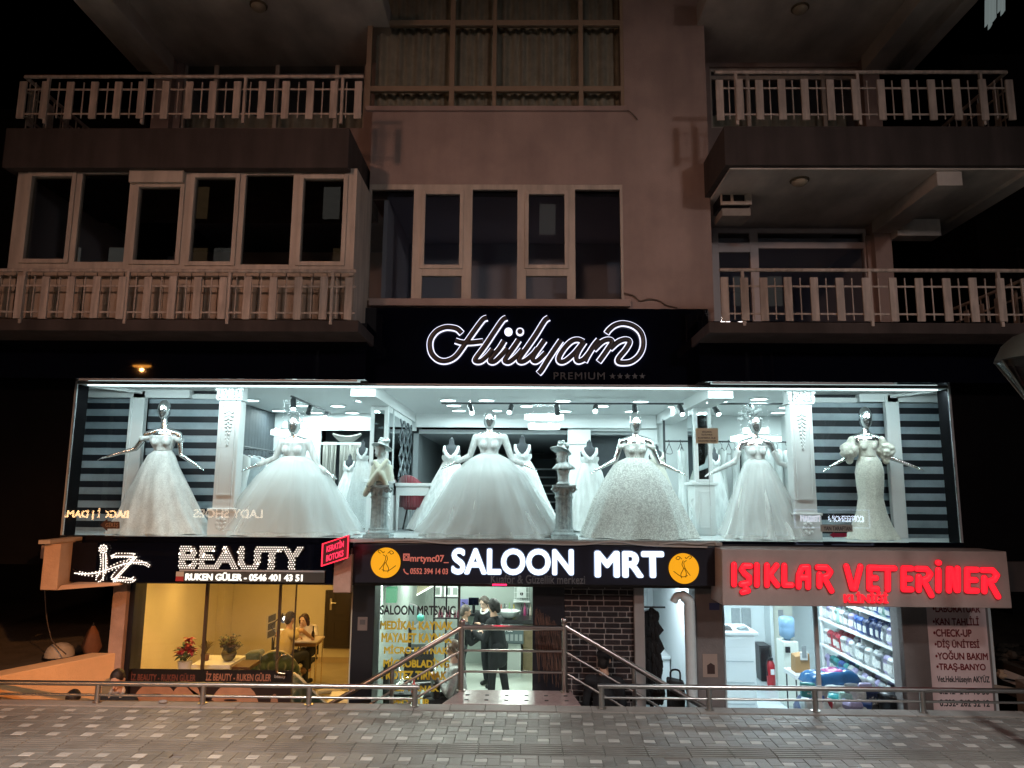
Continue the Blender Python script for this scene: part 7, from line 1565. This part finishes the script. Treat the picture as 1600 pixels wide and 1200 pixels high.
cb = thing('cardboard_box', 'brown cardboard display box with a white front on the small clinic table', 'box', P3(1250, 1048, 12.0, q[3])); c_ = at(1250, 1040, 12.0); MB().hexa([(c_.x-.11, 11.9, q[3]+.002), (c_.x+.12, 11.9, q[3]+.002), (c_.x+.12, 12.1, q[3]+.002), (c_.x-.11, 12.1, q[3]+.002)], [(c_.x-.10, 11.9, q[3]+.24), (c_.x+.12, 11.9, q[3]+.29), (c_.x+.12, 12.1, q[3]+.29), (c_.x-.10, 12.1, q[3]+.26)]).build('body', mat('cardboard', (.36, .21, .09), .8, var=.1), cb); MB().box(c_.x-.03, c_.x+.08, 11.87, 11.898, q[3]+.2, q[3]+.32).build('front_flap', white, cb); MB().box(c_.x-.01, c_.x+.06, 11.86, 11.869, q[3]+.24, q[3]+.42).build('card', mat('grey_packs'), cb)
# shelves
sv = thing('wall_shelf', 'long white wall shelf unit with slanting view down the right side of the clinic', 'shelf', (5.7, 11.8, ZC)); sxf = 5.38
LV = (.62, .22, -.23, -.68)
for z_ in LV: MB().box(sxf, 6.04, 10.45, 13.4, z_-.035, z_).build('shelf', white, sv)
for y_ in (10.6, 13.35): MB().box(sxf+.01, sxf+.05, y_-.02, y_+.02, ZC, 1.1).build('post', white, sv)
for y_ in (10.62, 12.0): MB().box(sxf+.1, 6.045, y_-.006, y_+.006, ZC+.05, 1.05).build('bracket', white, sv)
PACK = {'lilac': (.38, .34, .55), 'white': (.62, .66, .66), 'grey': (.20, .22, .24), 'teal': (.04, .28, .30), 'blue': (.035, .10, .36), 'red': (.36, .03, .05), 'mint': (.30, .50, .45), 'dark blue': (.03, .05, .14)}
def pillow_mb(c, a, b, h, R_=None, n=9, seed=0, pw=6.5):
    """soft filled bag: half sizes a, b and thickness h"""
    mb = MB(); r_ = random.Random(seed); R_ = R_ or Matrix.Identity(3); V = []
    for sgn in (1, -1):
        for i in range(n):
            for j in range(n):
                u_, v_ = -1+2*i/(n-1), -1+2*j/(n-1); e = (1-abs(u_)**pw)*(1-abs(v_)**pw)
                V.append(R_ @ Vector((a*u_*(1-.05*abs(v_)), b*v_*(1-.06*abs(u_)), sgn*h*(max(0, e)**.55+.22*noise.noise(Vector((u_*2.6+seed, v_*2.6, sgn)))*max(0, e)+.10*noise.noise(Vector((u_*7+seed, v_*7, sgn)))*max(0, e))))+Vector(c))
    for s_ in (0, 1):
        mb.add([], [])
    o = len(mb.v); mb.v += [tuple(q) for q in V]
    for s_ in (0, 1):
        for i in range(n-1):
            for j in range(n-1):
                k = s_*n*n+i*n+j; f = [k, k+n, k+n+1, k+1]; mb.f.append(f if s_ == 0 else f[::-1]); mb.mi.append(0); mb.sm.append(True)
    return mb
def packmat(c): return mat('pack_'+c.replace(' ', '_'), PACK[c], .3, var=.25, vs=9)
labelm = mat('pack_label', (.7, .72, .7), .4, var=.5, vs=25)
protos = {}
def pack(c, p, a, b, R_, shelf, seed):
    key = (c, shelf); lb = 'small %s pet product pack standing on the %s clinic shelf' % (c, shelf); grp = '%s packs on the %s clinic shelf' % (c, shelf)
    if key not in protos:
        t = thing('product_pack', lb, 'pack', (0, 0, 0), grp); pillow_mb((0, 0, 0), a, b, .05, Matrix.Rotation(PI/2, 3, 'Y'), 11, seed, 9).build('pouch', packmat(c), t)
        MB().box(-.060, -.054, -b*.72, b*.72, -a*.55, a*.15).build('pack_label', labelm, t); MB().box(-.060, -.054, -b*.72, b*.72, a*.30, a*.62).build('pack_band', mat('pack_band_'+c.replace(' ', '_'), tuple(min(1, q*.35+.02) for q in PACK[c]), .4), t); protos[key] = t
    else: t = copy_tree(protos[key])
    t.location = p; t.rotation_euler = (R_.uniform(-.05, .05), R_.uniform(-.12, .12), R_.uniform(-.25, .25)); return t
ROWS = (('top', .62, ['white', 'lilac', 'white', 'grey', 'white', 'mint', 'blue', 'white', 'lilac', 'grey', 'white', 'blue'], .11), ('upper', .22, ['white', 'lilac', 'white', 'mint', 'white', 'grey', 'lilac', 'blue', 'blue', 'dark blue', 'dark blue', 'dark blue'], .15), ('middle', -.23, ['white', 'red', 'red', 'red', 'white', 'lilac', 'white', 'white', 'grey', 'white', 'white', 'grey'], .16), ('lower', -.68, ['lilac', 'teal', 'teal', 'blue', 'teal', 'white', 'lilac', 'grey', 'lilac', 'white', 'lilac', 'grey'], .17))
r_ = random.Random(21)
for nm, z_, cs_, hh in ROWS:
    for row in (0, 1):
        for k, c in enumerate(cs_+cs_[5:9]):
            pack(c, (sxf+.09+row*.2+r_.uniform(-.02, .02), 13.25-k*.176+r_.uniform(-.02, .02), z_+hh*(.9)), hh*.9, .083, r_, nm, k)
# heap of pet food bags
def bag(label, px, py, Y, a, b, h, rx, rz, c, seed, stripe=None):
    p = at(px, py, Y); R_ = Matrix.Rotation(rz, 3, 'Z') @ Matrix.Rotation(rx, 3, 'Y'); t = thing('pet_food_bag', label, 'bag', tuple(p)); pillow_mb(p, a, b, h, R_, 19, seed).build('sack', packmat(c) if isinstance(c, str) else c, t)
    if stripe: pillow_mb(p+R_ @ Vector((a*.12, -b*.05, .004)), a*.40, b*.72, h*1.06, R_, 19, seed).build('print', stripe, t)
    return t
clear = mat('white_plastic_sack', (.62, .68, .70), .25, var=.35, vs=7); pinkp = mat('magenta_print', (.40, .05, .22), .35, var=.5, vs=5)
bag('big blue pet food bag with a magenta print on top of the heap', 1296, 1062, 10.7, .40, .20, .13, -.05, .15, mat('pack_deep_blue', (.02, .10, .24), .25, var=.3, vs=6), 1, pinkp)
bag('white crinkled pet food sack under the big blue bag', 1312, 1079, 10.5, .24, .17, .07, .10, -.1, clear, 2)
bag('teal pet food bag at the middle of the heap', 1300, 1093, 10.35, .24, .18, .09, .05, .3, 'teal', 3); bag('bright blue pet food bag at the right of the heap', 1352, 1093, 10.35, .22, .18, .10, -.05, -.1, 'blue', 4)
bag('crumpled white sack at the bottom left of the heap', 1284, 1105, 10.25, .22, .22, .14, .25, .5, clear, 5); bag('crumpled white sack at the bottom middle of the heap', 1322, 1110, 10.15, .22, .2, .13, -.2, .2, clear, 6); bag('black sack low at the right of the heap', 1358, 1108, 10.2, .26, .2, .12, .0, 0, mat('black_sack', (.012, .012, .016), .3), 7)
bag('small white and grey food bag leaning on the right of the blue bag', 1345, 1066, 10.75, .16, .14, .08, .4, .1, clear, 9); bag('small lilac food bag lying on the front of the heap', 1330, 1101, 10.0, .13, .10, .06, .1, .4, 'lilac', 10)
SMALL = [(1262, 1078, 'teal'), (1283, 1082, 'white'), (1330, 1080, 'grey'), (1350, 1076, 'lilac'), (1275, 1094, 'blue'), (1322, 1092, 'mint'), (1340, 1086, 'white'), (1362, 1086, 'dark blue'), (1290, 1101, 'red'), (1310, 1104, 'white'), (1335, 1106, 'teal'), (1364, 1098, 'grey'), (1268, 1105, 'white'), (1350, 1104, 'blue')]
rs_ = random.Random(12)
for k, (px, py, c) in enumerate(SMALL):
    t = bag('small printed food pack', px, py, 10.05+.02*(k % 3), rs_.uniform(.085, .12), rs_.uniform(.08, .11), .045, rs_.uniform(-.5, .5)+1.3, rs_.uniform(-.3, .3)+1.45, c, 40+k, labelm)
    t['label'] = 'small %s printed food pack wedged in the heap of pet food bags' % c; t['group'] = 'small %s packs in the heap of pet food bags' % c
bag('dark blue sack under the left end of the heap', 1268, 1112, 10.5, .2, .2, .2, .3, 0, 'dark blue', 8)
pl_ = at(1315, 1100, 10.4); MB().box(pl_.x-.7, pl_.x+.62, 10.0, 10.8, ZC+.005, ZC+.30).build('pallet_stack', mat('dark_sacks', (.03, .04, .06), .6), None, bevel=.05); tag(bpy.data.objects['pallet_stack'], 'low dark block of packed sacks under the pet food heap', 'sacks')
bp_ = thing('waste_bin', 'round black bin inside the right end of the clinic window', 'bin', P3(1398, 1100, 9.95)); c_ = at(1398, 1100, 9.95); zt = Z(1079, 9.95, 1398); MB().lathe((c_.x, 9.95, ZC+.005), [(.17, 0), (.19, zt-ZC-.08), (.20, zt-ZC-.06)], 24).build('body', blackmat, bp_); MB().lathe((c_.x, 9.95, zt-.055), [(.20, 0), (.195, .03), (.12, .06), (.001, .07)], 24).build('lid', blackmat, bp_)
# ================================================================ PEOPLE
SK = mat('skin', (.52, .31, .22), .55); skw = mat('fair_skin', (.62, .42, .33), .5)
def person(label, J, s=1.0, skin=SK, hair=(.02, .014, .01), top=None, bottom=None, shoes=None, face=(0, -1, 0), hairlen=0, collar=None, short_sleeve=False, coat=False, bald=False, hat=None):
    """J: joints in world space; one continuous skin body, with hair and clothes as children"""
    V = {k: Vector(v_) for k, v_ in J.items()}; t = thing('person', label, 'person', (V['hip'].x, V['hip'].y, min(v_.z for v_ in V.values())))
    f = Vector(face).normalized(); sd = f.cross(Vector((0, 0, 1))).normalized(); up = sd.cross(f); h = V['head']
    RM = Matrix((sd, -f, up)).transposed()              # local x right, -y face, z up
    def hp_(x, y, z): return h+RM @ Vector((x, y, z))*s
    b = MB(); b.ball(h+RM @ Vector((0, .01, .015))*s, .074*s, .092*s, .098*s, 18, 12, RM); b.ball(hp_(0, -.022, -.05), .056*s, .062*s, .062*s, 14, 9, RM)
    b.ball(hp_(0, -.052, -.092), .026*s, .022*s, .02*s, 10, 7); b.cap(hp_(0, -.086, .005), hp_(0, -.105, -.03), .010*s, .015*s, 8)
    for q in (-1, 1):
        b.ball(hp_(q*.075, .012, -.015), .012*s, .022*s, .032*s, 8, 6, RM); b.ball(hp_(q*.032, -.080, .032), .022*s, .012*s, .008*s, 8, 5, RM); b.ball(hp_(q*.013, -.088, -.062), .016*s, .010*s, .006*s, 8, 5, RM)
    b.cap(hp_(0, .02, -.06), V['neck'], .052*s, .058*s)
    b.cap(V['shL'], V['shR'], .062*s, .062*s); b.cap(V['neck'], (V['shL']+V['shR'])/2, .06*s, .09*s)
    ch = (V['shL']+V['shR'])/2; b.cap(ch.lerp(V['hip'], .25), V['hip'], .125*s, .12*s); b.cap(V['hiL'], V['hiR'], .10*s, .10*s)
    for q in 'LR':
        b.chain([V['sh'+q], V['el'+q], V['el'+q].lerp(V['ha'+q], .86)], [.050*s, .040*s, .027*s]); hand(b, V['el'+q].lerp(V['ha'+q], .82), V['ha'+q]-V['el'+q], s, .45)
        b.chain([V['hi'+q], V['kn'+q], V['an'+q]], [.082*s, .058*s, .040*s])
    b.build('body', skin, t, remesh=.0085)
    eyes = MB(); [eyes.ball(hp_(q*.031, -.0785, .012), .011*s, .007*s, .007*s, 8, 5, RM) for q in (-1, 1)]; eyes.build('eyes', mat('dark_eyes', (.015, .01, .008), .3), t)
    mo = MB(); mo.ball(hp_(0, -.0925, -.0615), .022*s, .006*s, .0065*s, 8, 5, RM); mo.build('lips', mat('lips', (.33, .12, .10), .5), t)
    hm = MB(); hm.ball(hp_(0, .022, .03), .082*s, .096*s, .095*s, 16, 10, RM); hm.ball(hp_(0, .055, -.02), .074*s, .066*s, .09*s, 14, 9, RM)
    if hairlen:
        for q in (-1, 1): hm.chain([hp_(q*.06, -.02, .05), hp_(q*.082, .01, -.03), hp_(q*.075, .02, -.06-hairlen)], [.035*s, .034*s, .026*s])
        hm.chain([hp_(0, .07, .0), hp_(0, .08, -.07-hairlen)], [.07*s, .05*s])
    cut = MB(); 
    ho = hm.build('hair', mat('hair_%d' % int(1000*hair[0]), hair, .55, var=.3, vs=40, bump=.4, bs=90), t, remesh=.0095)
    if hat:
        hb = MB(); hb.ball(hp_(0, .015, .06), .095*s, .11*s, .075*s, 18, 10, RM); hb.ball(hp_(0, -.10, .05), .07*s, .06*s, .012*s, 12, 6, RM); hb.build('cap', hat, t, remesh=.0095)
    if bottom is not None:
        m_ = MB(); m_.cap(V['hiL'], V['hiR'], .118*s, .118*s); m_.cap(V['hip'], V['hip'].lerp(ch, .18), .128*s, .128*s)
        for q in 'LR': m_.chain([V['hi'+q], V['kn'+q], V['an'+q]], [.105*s, .074*s, .060*s])
        m_.build('trousers', bottom, t, remesh=.011)
    if top is not None:
        m_ = MB(); m_.cap(V['shL'], V['shR'], .080*s, .080*s); m_.cap(ch, ch.lerp(V['hip'], .35), .115*s, .142*s); m_.cap(ch.lerp(V['hip'], .35), V['hip'], .142*s, .138*s); m_.cap(V['neck']+Vector((0, 0, -.03*s)), ch, .062*s, .10*s)
        if coat: m_.cap(V['hip'], V['hip'].lerp((V['knL']+V['knR'])/2, .45), .145*s, .16*s)
        for q in 'LR':
            if short_sleeve: m_.chain([V['sh'+q], V['sh'+q].lerp(V['el'+q], .8)], [.072*s, .062*s])
            else: m_.chain([V['sh'+q], V['el'+q], V['el'+q].lerp(V['ha'+q], .80)], [.072*s, .058*s, .046*s])
        m_.build('jacket', top, t, remesh=.011)
    if collar is not None: MB().tube([V['neck']+RM @ Vector((.075*math.cos(q), .075*math.sin(q), .0+.03*math.sin(q)))*s for q in [2*PI*i/16 for i in range(16)]], .022*s, 8, closed=True).build('collar', collar, t)
    if shoes is not None:
        for q in 'LR':
            a_ = V['an'+q]; td = (Vector(J['toe'])-0*a_) if 'toe' in J else f; td = Vector((td.x, td.y, 0)).normalized() if td.length else f; m_ = MB()
            m_.cap(a_+Vector((0, 0, -.005*s)), a_+Vector((0, 0, -.045*s)), .050*s, .052*s); m_.cap(a_+Vector((0, 0, -.045*s))-td*.03*s, a_+Vector((0, 0, -.052*s))+td*.15*s, .048*s, .040*s); m_.build('shoe', shoes, t, remesh=.009)
    return t
black_c = mat('black_fabric', (.010, .011, .014), .85, bump=.2, bs=60); dnavy = mat('charcoal_trousers', (.018, .020, .026), .85); creamt = mat('mustard_cream_top', (.50, .40, .24), .85, bump=.15); whitet = mat('white_blouse', (.72, .66, .60), .8, bump=.15)
greyj = mat('pale_grey_padded_jacket', (.45, .47, .47), .6, var=.25, vs=7, bump=.6, bs=16); wsh = mat('white_sneaker', (.72, .74, .72), .5); bsh = mat('black_boot', (.010, .010, .011), .45); tanc = mat('pale_collar', (.50, .38, .28), .8)
def A(px, py, Y, dy=0.0): return at(px, py, Y+dy)
def seated(px, pyhead, Y, yaw, lean=.0, drop=0.0, seat=.5, gap=.20):
    """rough seated skeleton whose head is at (px, pyhead) at depth Y, turned by yaw (0 faces the street)"""
    h = at(px, pyhead, Y); f = Vector((math.sin(yaw), -math.cos(yaw), 0)); r = Vector((math.cos(yaw), math.sin(yaw), 0)); u_ = Vector((0, 0, 1))
    ch = h-u_*.27-f*lean*.5; hip = ch-u_*.42-f*lean
    return dict(head=h, neck=h-u_*.16-f*.02, shL=ch-r*.18, shR=ch+r*.18, elL=ch-r*.23-u_*.26+f*.08, elR=ch+r*.23-u_*.26+f*.08, haL=ch-r*.12-u_*.38+f*.36, haR=ch+r*.12-u_*.38+f*.36, hip=hip, hiL=hip-r*.1, hiR=hip+r*.1,
                knL=hip-r*.13+f*.42+u_*.02, knR=hip+r*.13+f*.42+u_*.02, anL=hip-r*.13+f*.44-u_*.40, anR=hip+r*.13+f*.44-u_*.40)
# parlour
J = seated(454, 966, 13.2, PI-.5, .10); zt_ = Z(998, 13.7, 485); J['elR'] = A(472, 985, 13.2); J['haR'] = Vector((X(488, 13.55, 995), 13.55, zt_+.04)); J['elL'] = A(434, 992, 13.2); J['haL'] = Vector((X(470, 13.6, 995), 13.6, zt_+.05))
person('person seen from behind in a mustard cream top, working at the manicure table', J, 1.0, SK, (.022, .013, .010), creamt, dnavy, bsh, (math.sin(PI-.5), -math.cos(PI-.5), -.2), short_sleeve=True)
h = A(475, 969, 14.05); J = dict(head=h, neck=A(479, 978, 14.1), shL=A(473, 983, 14.1), shR=A(491, 982, 14.15), elL=A(468, 997, 13.95), haL=Vector((X(471, 13.95, 975), 13.93, h.z-.10)), elR=A(494, 996, 14.0), haR=Vector((X(484, 13.8, 995), 13.8, zt_+.05)), hip=A(478, 1016, 14.2), hiL=A(473, 1017, 14.2), hiR=A(484, 1017, 14.2), knL=A(474, 1024, 13.72), knR=A(480, 1020, 13.75), anL=A(463, 1052, 13.9), anR=A(481, 1042, 13.78), toe=(-.5, -.8, 0))
J['elL'].z = max(J['elL'].z, zt_+.06)
person('woman with bobbed brown hair and white blouse leaning on her hand at the manicure table', J, 1.0, skw, (.045, .018, .012), whitet, black_c, mat('tan_shoe', (.40, .22, .14), .5), (-.25, -1, -.12), hairlen=.06, short_sleeve=True)
# salon: three people standing together
def standing(px, pyh, Y, yaw, bend=.05, arm=((.25, -.35), (.25, -.35)), stride=.08):
    h = at(px, pyh, Y); f = Vector((math.sin(yaw), -math.cos(yaw), 0)); r = Vector((math.cos(yaw), math.sin(yaw), 0)); u_ = Vector((0, 0, 1)); H = h.z-ZC; s = H/1.60
    ch = h-u_*.27*s-f*bend*.6; hip = Vector((h.x, h.y, ZC))+u_*.92*s-f*bend*2
    J = dict(head=h, neck=h-u_*.15*s-f*.02, shL=ch-r*.18*s, shR=ch+r*.18*s, hip=hip, hiL=hip-r*.1*s, hiR=hip+r*.1*s)
    for q, sg, (fw, dn) in (('L', -1, arm[0]), ('R', 1, arm[1])):
        J['el'+q] = ch+r*sg*.23*s-u_*.27*s+f*fw*.25; J['ha'+q] = J['el'+q]+f*fw+u_*dn*.6*s+r*(-sg*.05)
        J['kn'+q] = hip+r*sg*.11*s-u_*.43*s+f*(sg*stride*.5+.03); J['an'+q] = Vector((hip.x, hip.y, ZC+.10*s))+r*sg*.11*s+f*sg*stride
    return J, s, f
J, s, f = standing(728, 955, 13.3, 1.9, .05, ((.30, .25), (.34, .15)), .10); person('person in dark jacket and white sneakers, leftmost of the group standing in the salon', J, s, SK, (.10, .08, .07), black_c, dnavy, wsh, tuple(f+Vector((0, 0, -.25))))
J, s, f = standing(756, 941, 14.1, -.6, .10, ((.28, .2), (.3, .1)), .06); person('person with brown hair and white collar bending over, behind the salon group', J, s, skw, (.075, .06, .05), black_c, dnavy, bsh, tuple(f+Vector((0, 0, -.5))), hairlen=.05, collar=white)
J, s, f = standing(770, 946, 13.2, -2.0, .07, ((.34, .3), (.30, .2)), .10); person('person in long black coat and boots, rightmost of the group in the salon', J, s, SK, (.016, .013, .012), black_c, black_c, bsh, tuple(f+Vector((0, 0, -.3))), hairlen=.03, coat=True)
J = seated(708, 1014, 10.25, -1.45, .06); J['elL'] = J['elL']+Vector((-.1, -.05, .04)); J['haL'] = A(676, 1052, 10.1); J['haR'] = A(680, 1056, 10.3)
person('person with light brown hair in a pale grey padded jacket, seated by the salon window', J, 1.0, skw, (.16, .11, .075), greyj, black_c, wsh, (-.95, -.3, -.35), hairlen=.05)
# sunken court
J, s, f = standing(944, 1030, 9.4, PI-.3, .03, ((.05, -.42), (.05, -.42)), .04); person('person in black with a dark cap, standing in the court before the brick panel', J, s, SK, (.012, .01, .01), black_c, black_c, bsh, tuple(f), coat=True, hat=black_c)
bnc = thing('bench', 'low dark bench in the sunken court under the two seated people', 'bench', (-5.0, 8.75, ZC)); MB().box(-5.45, -4.35, 8.74, 9.08, ZC+.40, ZC+.46).build('seat', brownw, bnc, bevel=.01)
for x_ in (-5.25, -4.45): MB().box(x_-.03, x_+.03, 8.76, 9.06, ZC, ZC+.40).build('leg', blackmat, bnc)
J = seated(183, 1062, 8.95, .1, .05); person('person with dark hair and wide pale collar, seated in the court below the parlour window', J, 1.0, SK, (.02, .012, .01), black_c, black_c, bsh, (.1, -1, -.55), collar=tanc)
J = seated(115, 1093, 8.93, PI-.2, .02); dz = 0; person('person in dark clothes seen from behind, low against the orange wall', J, 1.0, SK, (.014, .010, .009), black_c, black_c, bsh, (-.2, 1, -.1))
bg_ = thing('bag', 'black upright bag standing in the court before the passage door', 'bag', P3(1057, 1090, 9.35)); c_ = at(1056, 1100, 9.35); zt = Z(1066, 9.2, 1056)
MB().hexa([(c_.x-.10, 9.26, ZC), (c_.x+.10, 9.26, ZC), (c_.x+.10, 9.42, ZC), (c_.x-.10, 9.42, ZC)], [(c_.x-.12, 9.24, zt), (c_.x+.10, 9.26, zt-.03), (c_.x+.12, 9.42, zt-.02), (c_.x-.10, 9.42, zt+.03)]).build('body', coatm, bg_, bevel=.03); MB().tube(spline([(c_.x-.06, 9.34, zt-.02), (c_.x-.05, 9.34, zt+.10), (c_.x+.05, 9.34, zt+.10), (c_.x+.06, 9.34, zt-.02)], 4), .012, 6).build('handle', coatm, bg_)
